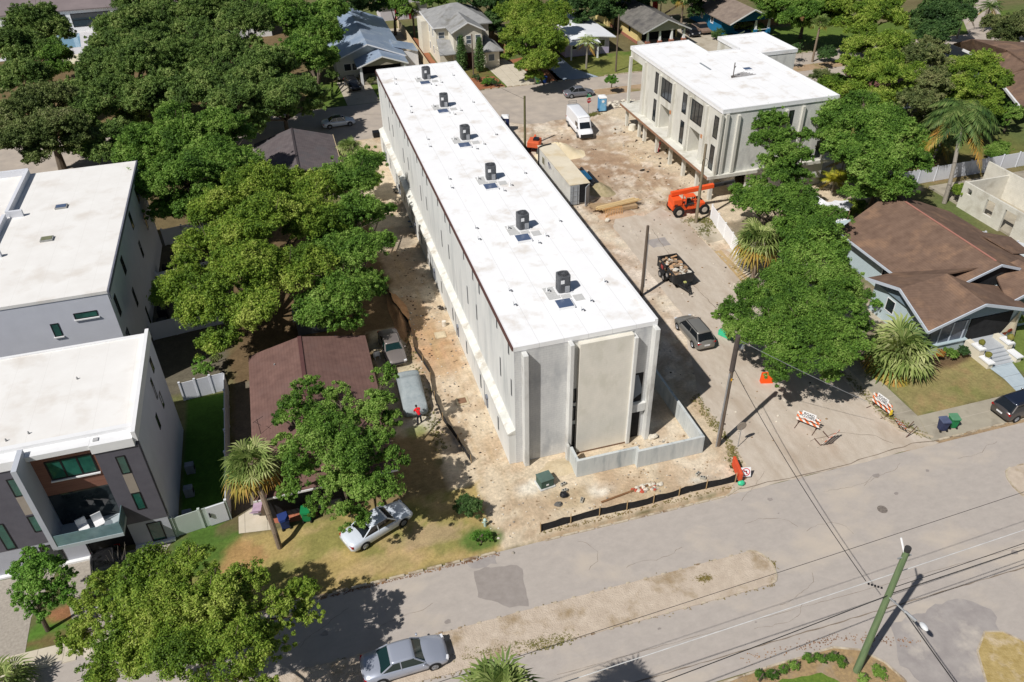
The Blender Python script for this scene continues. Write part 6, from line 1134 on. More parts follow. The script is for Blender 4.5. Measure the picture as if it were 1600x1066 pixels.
# mounds of sand / soil
def mound(label, cx, cy, rx, ry, h_, mat, name="sand_pile"):
    vs = []; fs = []; N = 26; K = 9
    for j in range(K+1):
        q = j/K
        for i in range(N):
            th = 2*math.pi*i/N; k = 1+.12*math.sin(3*th+cx)+.06*math.sin(7*th); z = h_*(1-sm(min(1, q)))*(1+random.uniform(-.08, .08)); vs.append((cx+rx*q*k*math.cos(th), cy+ry*q*k*math.sin(th), z if j < K else -.03))
    for j in range(K):
        for i in range(N): fs.append((j*N+i, (j+1)*N+i, (j+1)*N+(i+1) % N, j*N+(i+1) % N))
    mb = MB(); mb.faces(vs, fs); o = solo(name, mb, mat, label, "pile", smooth=True); return o
mound("pale sand pile behind the far end of the cream container", 21.3, 52.6, 3.6, 2.6, 1.7, M("pile_sand", srgb(226, 208, 170), srgb(236, 222, 192), scale=1, bump=.05, bscale=5)); mound("weedy soil heap beside the near end of the cream container", 22.8, 41.0, 1.6, 2.2, .8, M("pile_weedy", srgb(150, 140, 104), srgb(186, 170, 138), scale=2.5, bump=.1), "soil_pile")
mound("low excavated soil bank by the old cars and the silt fence", -5.0, 22, .9, 4.5, .45, M("pile_orange", srgb(176, 130, 90), srgb(196, 152, 110), scale=2, bump=.06), "soil_pile"); mound("low soil mound around the foot of the front pilaster", 3.0, -1.5, 1.8, .9, .3, M("pile_soil", srgb(190, 172, 140), srgb(206, 190, 160), scale=2, bump=.06), "soil_pile"); mound("mulchy heap of dirt under the lumber stack", 22.2, 34.6, 2.3, 1.3, .4, M("pile_red", srgb(186, 156, 128), srgb(204, 176, 148), scale=2, bump=.06), "soil_pile")
# pipes bundle beside the container
PIPE = M("black_pipe", (.02, .022, .026), var=.2, rough=.4); PBL = M("blue_pipe", srgb(40, 100, 140), rough=.4); t = thing("pipe_stack", "stack of long black drain pipes beside the cream container", "pipes", (21.6, 45.5, 0))
for k, (x, z, y0, y1) in enumerate([(21.2, .2, 42.6, 50.4), (21.62, .2, 42.8, 50.0), (21.4, .55, 42.6, 49.6), (22.2, .2, 41.9, 47.0), (22.6, .2, 42.0, 46.8), (22.4, .52, 42.0, 46.6), (23.1, .2, 42.3, 45.8)]): m = MB(); m.tube((x, y0, z), (x, y1, z), .18, n=10); part("pipe", m, PIPE, t)
t = thing("pipe_stack", "short bright blue pipes on top of the black pipe stack", "pipes", (22.2, 44.2, .7))
for k in range(3): m = MB(); m.tube((21.85+.22*k, 42.6, .82), (21.85+.22*k, 45.2, .82), .07, n=8); part("pipe", m, PBL, t)
# lumber on trestles with pallet
LUM = M("fresh_lumber", srgb(214, 184, 132), srgb(232, 204, 154), scale=5, stretch=(.3, 3, 3)); OLDL = M("old_lumber", srgb(160, 136, 104), srgb(186, 160, 126), scale=5)
t = thing("lumber_stack", "stack of fresh yellow lumber laid across blocks on the dirt yard", "lumber", (22.6, 36.0, 0))
for k in range(12):
    y = 35.2+.14*(k % 6); z = .62+.12*(k//6); x0 = 20.2+random.uniform(-.3, .5); m = MB(); m.bar((x0, y-.3, z), (25.6+random.uniform(-.6, .2), y+.45, z+.06), .09, .09); part("board", m, LUM, t)
m = MB()
for k in range(16): m.bar((19.6+random.uniform(0, .6), 35.8+.1*k, .35+.02*(k % 4)), (22.4+random.uniform(-.6, .6), 35.4+.08*k, .4), .09, .06)
part("offcuts", m, OLDL, t); m = MB(); m.box(20.9, 25, 35.0, 36.2, .1, .5); part("trestle", m, OLDL, t)
t = thing("pallet", "upright wooden pallet leaning against the lumber stack", "pallet", (21.8, 34.1, 0)); 
for k in range(11): m = MB(); m.bar((20.75+.2*k, 34.0, .02), (20.75+.2*k, 34.45, 1.05), .09, .03, up=(1, 0, 0)); part("slat", m, M("pallet_wood", srgb(208, 160, 104), var=.1), t)
m = MB(); m.bar((20.7, 34.1, .15), (22.8, 34.1, .15), .05, .1); m.bar((20.7, 34.42, .95), (22.8, 34.42, .95), .05, .1); part("crossbar", m, MATS["pallet_wood"], t)
mb = MB(); mb.blob((20.6, 33.3, .15), (.3, .25, .2), 8, 5, .2); solo("rubble_bag", mb, RB1, "white bag on the dirt in front of the upright pallet", "bag"); p = G(1003, 267); mb = MB(); mb.blob((p.x, p.y, .1), (.35, .2, .12), 8, 4, .3); solo("tarpaulin", mb, DKS, "dark scrap of sheet on the open dirt between van and unfinished building", "sheet")
# street and yard covers, box frames
mb = MB(); mb.tube((22.77, -11.84, .0), (22.77, -11.84, .014), .34, n=24); o = solo("manhole_cover", mb, M("iron_dark", srgb(84, 78, 74), srgb(150, 140, 130), scale=9), "round manhole cover set in the wide street", "manhole cover")
for i, (px, py) in enumerate([(722, 627), (688, 524)]):
    p = G(px, py); mb = MB(); mb.use(0); mb.box(p.x-.5, p.x+.5, p.y-.5, p.y+.5, 0, .06); mb.use(1); mb.box(p.x-.34, p.x+.34, p.y-.34, p.y+.34, .062, .07); solo("drain_cover", mb, [M("cover_frame", srgb(196, 180, 150)), M("cover_rust", srgb(130, 100, 78)) if i == 0 else M("cover_pale", srgb(206, 190, 160))], ["square drain cover with rusty middle on the sandy strip", "square drain frame on the orange sand farther up the strip"][i], "drain cover")
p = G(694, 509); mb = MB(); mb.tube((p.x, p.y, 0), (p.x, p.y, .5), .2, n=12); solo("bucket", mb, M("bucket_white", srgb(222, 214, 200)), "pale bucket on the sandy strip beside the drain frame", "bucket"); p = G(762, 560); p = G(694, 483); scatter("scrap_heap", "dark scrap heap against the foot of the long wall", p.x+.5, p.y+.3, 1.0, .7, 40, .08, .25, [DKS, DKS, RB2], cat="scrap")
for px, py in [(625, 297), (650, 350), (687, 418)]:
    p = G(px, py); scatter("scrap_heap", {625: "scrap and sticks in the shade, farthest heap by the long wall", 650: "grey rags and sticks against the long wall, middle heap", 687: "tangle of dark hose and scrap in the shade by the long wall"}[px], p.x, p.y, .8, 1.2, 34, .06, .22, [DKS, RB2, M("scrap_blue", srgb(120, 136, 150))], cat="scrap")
p = G(592, 213); mb = MB(); mb.box(p.x-.8, p.x+.9, p.y-.5, p.y+.5, .1, .75); solo("skip_box", mb, BLK, "black box standing at the far left corner of the long block", "box")
p = G(493, 512); t = thing("metal_shed", "low metal sheet roof with clutter in the shade behind the red brown roof", "shed", (p.x, p.y, 0)); m = MB(); m.box(p.x-1.6, p.x+1.6, p.y-.9, p.y+.9, 0, 1.7); part("wall", m, M("shed_dark", srgb(80, 84, 88)), t); m = MB(); m.slab([(p.x-1.8, p.y-1.1, 1.75), (p.x+1.8, p.y-1.1, 2.1), (p.x+1.8, p.y+1.1, 2.1), (p.x-1.8, p.y+1.1, 1.75)], .06); part("roof", m, M("tin_sheet", srgb(170, 174, 180), srgb(200, 204, 208), rough=.4, metal=.3), t)
p = G(589, 560, 0); t = thing("garden_chair", "white plastic garden chair in the shade beside the old grey beige sedan", "chair", (p.x, p.y, 0), R_(190))
m = MB(1); m.box(-.25, .25, -.25, .25, .4, .45); part("seat", m, TRIMW, t); m = MB(1); m.box(-.25, .25, .24, .28, .45, .9); part("backrest", m, TRIMW, t)
for sx in (-.22, .22):
    for sy in (-.22, .22): m = MB(1); m.box(sx-.025, sx+.025, sy-.025, sy+.025, 0, .4); part("leg", m, TRIMW, t)
mb = MB()
for k in range(60): mb.use(k % 4); mb.blob((random.uniform(-14.2, -9.5), random.uniform(16.4, 19.5), random.uniform(.1, .5)), (random.uniform(.1, .4), random.uniform(.1, .3), random.uniform(.1, .3)), 6, 4, .3)
o = solo("yard_clutter", mb, [M("clutter_teal", srgb(40, 110, 100)), M("clutter_grey", srgb(170, 170, 176)), DKS, M("clutter_blue", srgb(90, 110, 160))], "dim clutter of buckets and junk in the shade behind the red brown roof", "clutter"); o["kind"] = "stuff"
p = G(404, 795); t = thing("lawn_chair", "pinkish folded blanket on a low lounge chair by the leaning palm trunk", "chair", (p.x, p.y, 0), R_(80)); m = MB(1); m.box(-.7, .6, -.3, .3, .3, .38); part("seat", m, M("pink_cloth", srgb(180, 156, 176)), t); m = MB(1); m.bar((-.6, 0, .36), (-1.1, 0, .8), .6, .06); part("backrest", m, MATS["pink_cloth"], t)
for s in (-.55, .5): m = MB(1); m.box(s-.03, s+.03, -.28, .28, 0, .3); part("leg", m, GALV, t)
mb = MB(); p = G(758, 822); mb.tube((p.x, p.y, 0), (p.x, p.y, .55), .1, n=8); mb.blob((p.x, p.y, .6), .13, 8, 5, 0); mb.tube((p.x-.2, p.y, .4), (p.x+.2, p.y, .4), .05, n=6); solo("hydrant", mb, M("hydrant_pale", srgb(190, 210, 200)), "small pale green and white hydrant at the end of the left lawn", "hydrant")
mb = MB(); mb.bar(G(1380, 590, .02)-Vector((0, 0, 0)), G(1381, 591, .02), .1, .05); mb = MB(); mb.box(14.8, 15.0, 66.9, 67.1, 0, .5); mb.tube((15.5, 66, 0), (15.5, 66, .5), .6, n=14); solo("cable_drum", mb, M("drum_grey", srgb(120, 110, 100)), "low grey drum just past the far right corner of the long roof", "drum")
# ================================================================ PEOPLE
SKIN = M("skin", srgb(112, 76, 60), var=.06, rough=.6); HAIR = M("dark_hair", (.015, .012, .01), rough=.8)
def skinned(name, nodes, edges, mat, parent, root=0, sub=2):
    me = bpy.data.meshes.new(name); me.from_pydata([n_[:3] for n_ in nodes], edges, []); o = bpy.data.objects.new(name, me); link(o, parent); me.materials.append(mat)
    sk = o.modifiers.new("skin", 'SKIN'); sk.use_smooth_shade = True; s = o.modifiers.new("sub", 'SUBSURF'); s.levels = s.render_levels = sub
    if not me.skin_vertices: 
        bpy.context.view_layer.objects.active = o; me_attr = None
        import bmesh
        bm = bmesh.new(); bm.from_mesh(me); bm.verts.layers.skin.verify(); bm.to_mesh(me); bm.free()
    for i, n_ in enumerate(nodes):
        v = me.skin_vertices[0].data[i]; v.radius = (n_[3], n_[4] if len(n_) > 4 else n_[3]); v.use_root = (i == root)
    return o
def person(label, loc, rz, shirt, trousers, pose):
    """pose gives joint positions; x forward, z up"""
    t = thing("person", label, "person", loc, rz); J = pose
    nodes = [(*J["pelvis"], .13, .10), (*J["waist"], .115, .09), (*J["chest"], .15, .10), (*J["neck"], .055), (*J["head0"], .075), (*J["head1"], .095, .08), (*J["head2"], .06)]
    edges = [(0, 1), (1, 2), (2, 3), (3, 4), (4, 5), (5, 6)]
    def chain(start, pts):
        k = start
        for p_ in pts: nodes.append(p_); edges.append((k, len(nodes)-1)); k = len(nodes)-1
        return k
    for s in ("l", "r"):
        chain(0, [(*J["hip_"+s], .09), (*J["knee_"+s], .058), (*J["ankle_"+s], .04), (*J["toe_"+s], .035)])
        w_ = chain(2, [(*J["sh_"+s], .06), (*J["el_"+s], .042), (*J["wr_"+s], .028), (*J["hand_"+s], .036, .018)])
        hv = Vector(J["hand_"+s]); wv_ = Vector(J["wr_"+s]); d = (hv-wv_).normalized(); sd_ = d.cross(Vector((1, 0, 0))).normalized()
        if sd_.length < .1: sd_ = Vector((0, 1, 0))
        for q in range(4): b0 = hv+sd_*(.026*(q-1.5)); e_ = b0+d*(.075-.008*abs(q-1.3))+Vector((0, 0, -.015)); chain(w_, [(*(b0+d*.03), .009), (*e_, .0075)])
        chain(w_, [(*(hv+sd_*.04+d*.01), .011), (*(hv+sd_*.06+d*.045), .009)])
    body = skinned("body", nodes, edges, SKIN, t)
    top = [(*J["waist"], .14, .115), (*J["chest"], .175, .125), (*J["neck"], .08)]; e = [(0, 1), (1, 2)]
    for s in ("l", "r"): top += [(*J["sh_"+s], .082), (*Vector(J["sh_"+s]).lerp(Vector(J["el_"+s]), .75), .066)]; k = len(top); e += [(1, k-2), (k-2, k-1)]
    top.append((*J["pelvis"], .15, .12)); e.append((0, len(top)-1)); skinned("shirt", top, e, shirt, body)
    tr = [(*J["pelvis"], .148, .118)]; e = []
    for s in ("l", "r"): tr += [(*J["hip_"+s], .105), (*J["knee_"+s], .078), (*J["ankle_"+s], .06)]; k = len(tr); e += [(0, k-3), (k-3, k-2), (k-2, k-1)]
    skinned("trousers", tr, e, trousers, body)
    h1 = Vector(J["head1"]); m = MB(1); m.blob((h1.x-.02, h1.y, h1.z+.05), (.1, .09, .085), 10, 6, .03); part("hair", m, HAIR, body, smooth=True)
    f_ = (Vector(J["face"])-h1).normalized(); u_ = (Vector(J["head2"])-Vector(J["head0"])).normalized(); s_ = f_.cross(u_); m = MB(1); m.bar(h1+f_*.085+u_*.0, h1+f_*.115-u_*.03, .022, .03); part("nose", m, SKIN, body)
    m = MB(1)
    for q in (-1, 1): m.blob(tuple(h1+f_*.088+s_*(.03*q)+u_*.02), .011, 6, 4, 0)
    part("eyes", m, HAIR, body)
    for s in ("l", "r"): m = MB(1); a_ = Vector(J["ankle_"+s]); b_ = Vector(J["toe_"+s]); m.bar((a_.x-.04, a_.y, .045), (b_.x+.03, b_.y, .04), .095, .085); part("shoe", m, BLK, body)
RED = M("red_shirt", srgb(220, 24, 34), var=.06, rough=.85); RED2 = M("crimson_shirt", srgb(196, 26, 56), var=.06, rough=.85); DKT = M("dark_trousers", srgb(44, 44, 54), var=.1, rough=.9)
bend = dict(pelvis=(0, 0, .92), waist=(.1, 0, 1.06), chest=(.3, 0, 1.22), neck=(.43, 0, 1.33), head0=(.49, 0, 1.38), head1=(.55, 0, 1.42), head2=(.62, 0, 1.5), face=(.8, 0, 1.2), hip_l=(.0, .11, .88), knee_l=(.06, .14, .48), ankle_l=(-.04, .16, .08), toe_l=(.16, .17, .04),
    hip_r=(0, -.11, .88), knee_r=(.12, -.13, .5), ankle_r=(.1, -.17, .08), toe_r=(.3, -.18, .04), sh_l=(.36, .2, 1.26), el_l=(.5, .24, 1.0), wr_l=(.62, .16, .8), hand_l=(.67, .14, .74), sh_r=(.36, -.2, 1.26), el_r=(.52, -.22, 1.0), wr_r=(.66, -.12, .84), hand_r=(.72, -.1, .8))
walk = dict(bend); walk.update(pelvis=(0, 0, .96), waist=(.03, 0, 1.12), chest=(.08, 0, 1.33), neck=(.12, 0, 1.5), head0=(.14, 0, 1.56), head1=(.15, 0, 1.64), head2=(.15, 0, 1.74), face=(.4, 0, 1.62), sh_l=(.1, .2, 1.4), el_l=(-.05, .26, 1.14), wr_l=(.1, .26, .95), hand_l=(.15, .25, .88), sh_r=(.1, -.2, 1.4), el_r=(.2, -.25, 1.14), wr_r=(.42, -.2, 1.05), hand_r=(.49, -.18, 1.03),
    hip_l=(0, .1, .92), knee_l=(.2, .12, .5), ankle_l=(.22, .13, .08), toe_l=(.42, .14, .04), hip_r=(0, -.1, .92), knee_r=(-.02, -.11, .5), ankle_r=(-.28, -.12, .12), toe_r=(-.1, -.13, .04))
person("person in a red shirt and dark trousers bending over the end of the covered car", (-6.0, 6.35, 0), R_(100), RED, DKT, bend)
p = G(1036, 238); person("person in a crimson top striding between the columns under the unfinished building", (p.x-.5, p.y+.3, 0), R_(200), RED2, M("crimson_trousers", srgb(150, 30, 50)), walk)
# ================================================================ TREES AND PLANTS
def leaves_np(C, Rr, per, size, flat=.8, asp=.5, up=.45):
    """C (K,3) clump centres, Rr (K,) clump radii -> rhombic leaf tufts"""
    K = len(C); N = K*per; c = np.repeat(C, per, 0); r = np.repeat(Rr, per)
    d = RNG.normal(size=(N, 3)); d /= np.linalg.norm(d, axis=1)[:, None]; rad = RNG.random(N)**.5*1.18
    off = d*(r*rad)[:, None]; off[:, 2] *= flat; P = c+off
    nrm = d*.75+np.array([0, 0, up])+RNG.normal(size=(N, 3))*.55; nrm /= np.linalg.norm(nrm, axis=1)[:, None]
    t = np.cross(nrm, RNG.normal(size=(N, 3))); t /= np.linalg.norm(t, axis=1)[:, None]; b_ = np.cross(nrm, t)
    s = size*(.55+.9*RNG.random(N))[:, None]; t *= s; b_ *= s*asp
    V = np.stack([P-t, P+b_, P+t, P-b_], 1).reshape(-1, 3); F = np.arange(4*N).reshape(-1, 4); return V, F
LM = {"dark": leafmat("leaves_dark", leafcols((46, 70, 38), (62, 92, 48), (84, 116, 60), (112, 138, 78))),
      "oak": leafmat("leaves_oak", leafcols((68, 90, 44), (92, 120, 56), (120, 146, 72), (156, 172, 100))),
      "green": leafmat("leaves_green", leafcols((60, 92, 34), (88, 124, 46), (118, 154, 62), (154, 180, 92))),
      "bright": leafmat("leaves_bright", leafcols((64, 104, 36), (88, 134, 48), (116, 160, 62), (150, 184, 90))),
      "yellow": leafmat("leaves_yellow_green", leafcols((76, 104, 34), (106, 136, 46), (140, 164, 60), (178, 190, 94))),
      "olive": leafmat("leaves_olive", leafcols((74, 90, 50), (102, 116, 66), (132, 140, 86), (158, 156, 108))),
      "brown": leafmat("leaves_brownish", leafcols((70, 88, 44), (98, 116, 60), (128, 142, 82), (146, 148, 104)))}
BARK = M("bark", srgb(84, 74, 62), srgb(116, 104, 90), scale=5, stretch=(1, 1, .25), rough=.95, bump=.03); BARKG = M("grey_bark", srgb(120, 112, 102), srgb(150, 142, 130), scale=5, rough=.95)
def tree(label, base, lobes, mat="green", size=.2, dens=1.0, trunk_r=.28, name="broadleaf_tree", group=None, loose=.25, bark=None, cat="tree", per=40):
    """base (x, y); lobes: (photo px, py, radius px, height of the lobe centre) -> crown of leaf clumps round real 3-D centres"""
    t = thing(name, label, cat, (base[0], base[1], 0), 0, group); Cs = []; Rs = []; LB = []
    for px, py, rp, z in lobes:
        c = G(px, py, z); r = rpx(c, rp)*1.12; LB.append((c, r)); ns = max(3, int(7+3.2*r)) if r > .7 else 3
        for k in range(ns):                                   # billows on the shell of each limb's crown
            d = RNG.normal(size=3); d /= np.linalg.norm(d); d[2] = abs(d[2]) if d[2] < -.3 else d[2]
            sr = r*(.30+.2*RNG.random()); sc = np.array(c)+d*(r-sr*.75)*np.array([1, 1, .8])*(.75+.35*RNG.random())
            m_ = max(4, int(dens*30*sr*sr)); e = RNG.normal(size=(m_, 3)); e /= np.linalg.norm(e, axis=1)[:, None]; e[:, 2] = np.where(e[:, 2] < -.2, -e[:, 2]*.6, e[:, 2])
            q = sc+e*(sr*(.55+.5*RNG.random((m_, 1))))*np.array([1, 1, .85]); q[:, 2] = np.maximum(q[:, 2], .5); Cs.append(q); Rs.append((.17+.22*RNG.random(m_))*min(1.15, max(.55, r/2)))
        k = max(3, int(10*loose/.25*max(1, r/2))); d = RNG.normal(size=(k, 3)); d[:, 2] = np.abs(d[:, 2]); d /= np.linalg.norm(d, axis=1)[:, None]; Cs.append(np.array(c)+d*r*(.95+.2*RNG.random((k, 1)))*np.array([1, 1, .85])); Rs.append((.14+.16*RNG.random(k))*min(1, r/1.6))
    C = np.concatenate(Cs); Rr = np.concatenate(Rs); V, F = leaves_np(C, Rr, int(per*(1.8 if size < .145 else 1.4)), size*(.52 if size < .145 else .62))
    V -= np.array([base[0], base[1], 0]); V[:, 2] = np.maximum(V[:, 2], .05)
    o = bpy.data.objects.new("crown", npmesh("crown", V, F, LM[mat] if isinstance(mat, str) else mat)); link(o, t)
    m = MB(); zmin = min(c.z-r*.5 for c, r in LB); zf = max(.8, min(zmin, 2.6)); m.tube((base[0], base[1], -.1), (base[0]+.1, base[1], zf), trunk_r*1.25, trunk_r*.85, 10)
    st = Vector((base[0]+.1, base[1], zf-.1))
    for c, r in LB:
        mid = st.lerp(c, .5)+Vector((random.uniform(-.3, .3), random.uniform(-.3, .3), (c.z-st.z)*.12)); e1 = c+Vector((0, 0, r*.2)); m.tube(st, mid, trunk_r*.5, trunk_r*.32, 6, False); m.tube(mid, e1, trunk_r*.32, trunk_r*.1, 6, False)
        for q in range(4):
            d = Vector((random.gauss(0, 1), random.gauss(0, 1), random.uniform(.1, 1))).normalized(); m.tube(mid.lerp(e1, .5+.12*q), e1+d*r*.85, trunk_r*.16, .015, 4, False)
    part("trunk", m, bark or BARK, t); return t
def gp(px, py, z=0): p = G(px, py, z); return (p.x, p.y)
# -- big yellow green oak and its darker neighbour
tree("largest yellow green tree, between the rear townhouse and the long block", gp(400, 510), [(330, 400, 50, 6.5), (290, 455, 42, 5.5), (345, 335, 42, 7), (400, 300, 46, 8), (452, 292, 34, 7.6), (500, 305, 36, 7.4), (430, 360, 56, 8.4), (380, 430, 56, 7.6), (330, 480, 46, 6), (400, 490, 42, 6), (470, 430, 50, 7), (490, 350, 46, 7.6), (345, 545, 32, 4.2), (380, 370, 45, 8)], "yellow", .15, 1.0, .4)
tree("tall darker green tree leaning over the sandy strip beside the yellow green one", gp(560, 480), [(540, 290, 44, 7), (560, 350, 44, 6.8), (562, 410, 42, 6), (535, 460, 44, 5.5), (582, 452, 24, 4.5), (500, 490, 38, 5), (572, 262, 32, 6.5), (600, 330, 18, 6), (520, 400, 40, 6), (590, 385, 26, 5.5), (570, 450, 30, 4.5), (545, 500, 24, 4)], "green", .15, 1.05, .3)
tree("dark green oak overhanging the far corner of the rear townhouse roof", gp(300, 320), [(235, 240, 46, 8), (225, 300, 36, 7.3), (290, 222, 46, 9), (350, 212, 42, 9), (368, 262, 42, 8), (300, 290, 46, 8), (255, 335, 24, 5.5), (325, 330, 28, 5), (388, 248, 22, 7), (270, 185, 26, 8), (250, 270, 36, 7), (330, 250, 38, 8.4), (305, 325, 30, 6), (275, 325, 28, 5.5), (215, 215, 24, 7.5), (350, 300, 30, 6), (375, 300, 22, 5.5)], "green", .16, 1, .35)
# -- oak canopy along the top left
tree("broad dark oak at the top, right of the pale pool deck", gp(215, 190), [(200, 55, 46, 9), (250, 42, 44, 9), (225, 105, 50, 9), (165, 112, 36, 8), (285, 100, 44, 9), (185, 148, 34, 7), (128, 150, 30, 6), (175, 80, 34, 9), (240, 75, 36, 9), (190, 110, 34, 8), (150, 130, 28, 6), (215, 5, 34, 9), (255, 140, 34, 7.5), (220, 160, 30, 7)], "oak", .19, .85, .4)
tree("broad dark oak filling the top middle of the left canopy", gp(380, 210), [(330, 30, 46, 9.5), (392, 50, 44, 9.3), (345, 92, 46, 9), (415, 110, 42, 8.6), (310, 150, 40, 8), (370, 165, 38, 7.5), (435, 160, 36, 7), (300, 60, 34, 9), (375, 135, 34, 8), (330, 125, 34, 8.4), (300, 110, 32, 8), (370, 5, 34, 9.5), (270, 5, 36, 9), (400, 130, 34, 8), (340, 195, 26, 6)], "oak", .19, .85, .4)
tree("brighter green tree just left of the metal roofed bungalow", gp(500, 160), [(455, 40, 40, 9), (500, 55, 34, 8), (470, 95, 40, 8), (515, 22, 26, 8), (430, 15, 34, 9.4), (505, 95, 24, 6.5)], "green", .19, .95, .35)
tree("dark spreading oak over the far left end of the dirt street", gp(450, 215), [(400, 195, 24, 5), (360, 200, 26, 5.5), (465, 150, 34, 6.5), (430, 160, 30, 6.5), (490, 172, 18, 5), (410, 178, 26, 6), (500, 150, 18, 5), (450, 180, 16, 5)], "oak", .18, .9, .3)
tree("medium dark oak in the gap above the dark green one, near the shaded palm", gp(150, 235), [(150, 178, 36, 7), (178, 215, 30, 5.5), (120, 200, 30, 6), (245, 165, 28, 6), (205, 190, 24, 4.5), (130, 235, 26, 5), (165, 245, 22, 4.5)], "oak", .18, .9, .3)
tree("dark oak in the top left corner above the brownish one", gp(50, 160), [(60, 45, 40, 8.5), (28, 80, 38, 8), (80, 90, 28, 7), (42, 122, 34, 7), (14, 132, 30, 6.5), (90, 55, 24, 7.5)], "oak", .19, .85, .35); tree("slim fresh green tree below the pool deck at the top left", gp(88, 150), [(85, 88, 22, 7.5), (88, 112, 22, 6), (85, 72, 14, 8.2)], "green", .17, 1, .2)
tree("brownish olive oak with a visible dark trunk behind the rear townhouse", gp(98, 264), [(40, 178, 42, 8), (88, 165, 38, 8), (28, 228, 36, 7), (98, 208, 40, 7.4), (130, 222, 28, 6), (60, 205, 36, 7.6), (20, 190, 30, 8), (70, 240, 28, 6), (55, 160, 30, 8)], "brown", .17, .85, .45)
# -- trees near the camera
tree("rich green tree standing in front of the red brown roof, over the white sedan", (-12.2, .2), [(480, 612, 24, 6), (602, 590, 20, 6.4), (465, 645, 30, 6), (520, 660, 33, 7), (588, 640, 30, 6.8), (440, 655, 14, 5), (490, 705, 38, 6.8), (540, 720, 38, 7), (590, 695, 28, 6.6), (470, 745, 26, 5.5), (530, 770, 34, 5.6), (588, 762, 34, 6), (612, 722, 22, 6), (550, 808, 26, 4), (500, 790, 20, 4.4), (560, 690, 30, 7), (510, 680, 28, 6.6), (490, 665, 26, 6.2), (560, 745, 28, 6), (445, 700, 22, 5.4), (610, 660, 20, 6), (530, 620, 22, 6), (560, 650, 24, 6.6), (455, 770, 18, 4.6)], "green", .13, 1.0, .26)
tree("large yellow green tree cut by the bottom edge at the left, shading the street", gp(330, 1030), [(170, 925, 34, 5.6), (150, 985, 32, 5.3), (235, 898, 40, 6.4), (300, 890, 36, 7), (250, 960, 52, 7), (330, 950, 46, 7.3), (385, 915, 36, 6.6), (425, 955, 30, 6.4), (470, 930, 25, 5.8), (480, 962, 20, 5.5), (200, 1030, 46, 6.2), (290, 1040, 52, 7), (370, 1020, 46, 7), (432, 1005, 28, 6), (160, 1060, 36, 5), (330, 1095, 46, 6), (220, 930, 40, 6), (350, 990, 44, 7), (280, 1000, 44, 7), (120, 1000, 26, 4.6), (265, 925, 34, 7), (350, 920, 32, 7), (190, 985, 34, 6.2), (400, 985, 34, 6.4), (400, 1065, 34, 5.6), (138, 940, 22, 5)], "yellow", .12, 1.15, .35, loose=.4)
tree("small bright green tree at the bottom left beside the paved drive", gp(75, 985), [(40, 885, 24, 3.6), (70, 900, 32, 4), (48, 928, 28, 3.2), (88, 930, 24, 3.2), (60, 872, 16, 4), (100, 905, 16, 3.4), (70, 950, 22, 2.4)], "bright", .12, 1, .12)
t = thing("bare_shrub", "leafless grey shrub with thin branches in front of the townhouse garage", "shrub", (*gp(195, 905), 0)); m = MB(); p = G(195, 905)
for k in range(46):
    a_ = random.uniform(0, 6.28); r_ = random.uniform(.3, 1.6); e = p+Vector((r_*math.cos(a_), r_*math.sin(a_), random.uniform(.8, 2.3))); md = p.lerp(e, .5)+Vector((random.uniform(-.15, .15), random.uniform(-.15, .15), .2)); m.tube(p, md, .025, .015, 4, False); m.tube(md, e, .015, .006, 4, False)
part("branches", m, BARKG, t)
# -- right hand side
tree("leafy bright tree overhanging the dirt street mouth, above the barricades", (24.6, 4.0), [(1180, 470, 34, 5), (1150, 492, 26, 4.5), (1232, 452, 40, 6), (1200, 522, 40, 5.6), (1262, 512, 44, 6.2), (1230, 562, 34, 5), (1288, 560, 38, 5.6), (1212, 590, 18, 4), (1158, 520, 24, 4.4), (1128, 498, 14, 4), (1215, 480, 34, 6), (1250, 480, 34, 6.3), (1235, 530, 34, 6)], "green", .14, 1, .3)
tree("bright leafy tree beside the path of the brown roofed house, right half of the clump", (29.5, 6), [(1290, 452, 40, 6), (1320, 490, 32, 6), (1330, 542, 30, 5), (1300, 520, 30, 6), (1320, 440, 24, 5), (1345, 510, 16, 4.4), (1300, 590, 18, 4), (1270, 440, 26, 5.5), (1335, 465, 24, 5), (1310, 560, 26, 5)], "green", .14, 1, .26)
tree("dense dark green tree behind the bright white fence", (33.5, 20), [(1172, 322, 28, 4.6), (1215, 332, 34, 6), (1235, 365, 30, 5.6), (1272, 372, 36, 6.6), (1290, 408, 32, 6), (1158, 304, 18, 4), (1245, 312, 28, 5), (1245, 402, 30, 5.5), (1195, 305, 22, 4.6), (1300, 350, 28, 5), (1225, 425, 20, 4.5), (1300, 385, 26, 5.6), (1180, 290, 16, 4), (1260, 340, 26, 5.6)], "green", .15, 1, .3)
tree("tall green tree standing right against the front corner of the unfinished building", gp(1236, 318), [(1203, 190, 24, 9), (1198, 222, 22, 8), (1226, 248, 25, 7.4), (1252, 216, 16, 8), (1200, 262, 20, 6), (1240, 280, 24, 5.5), (1182, 198, 9, 8.6), (1222, 215, 18, 8.3), (1245, 250, 22, 7), (1215, 275, 22, 6)], "green", .15, .9, .22, loose=.5)
tree("large dark green tree to the right of the unfinished building", gp(1360, 330), [(1308, 192, 36, 8), (1350, 212, 42, 9), (1398, 222, 40, 8.5), (1318, 242, 32, 7), (1370, 268, 40, 7.4), (1400, 300, 30, 6), (1422, 258, 28, 7), (1342, 300, 26, 5), (1382, 188, 28, 9), (1345, 165, 24, 8), (1345, 245, 32, 8), (1385, 245, 32, 8), (1300, 215, 24, 7), (1375, 300, 24, 5.5)], "green", .17, .95, .35)
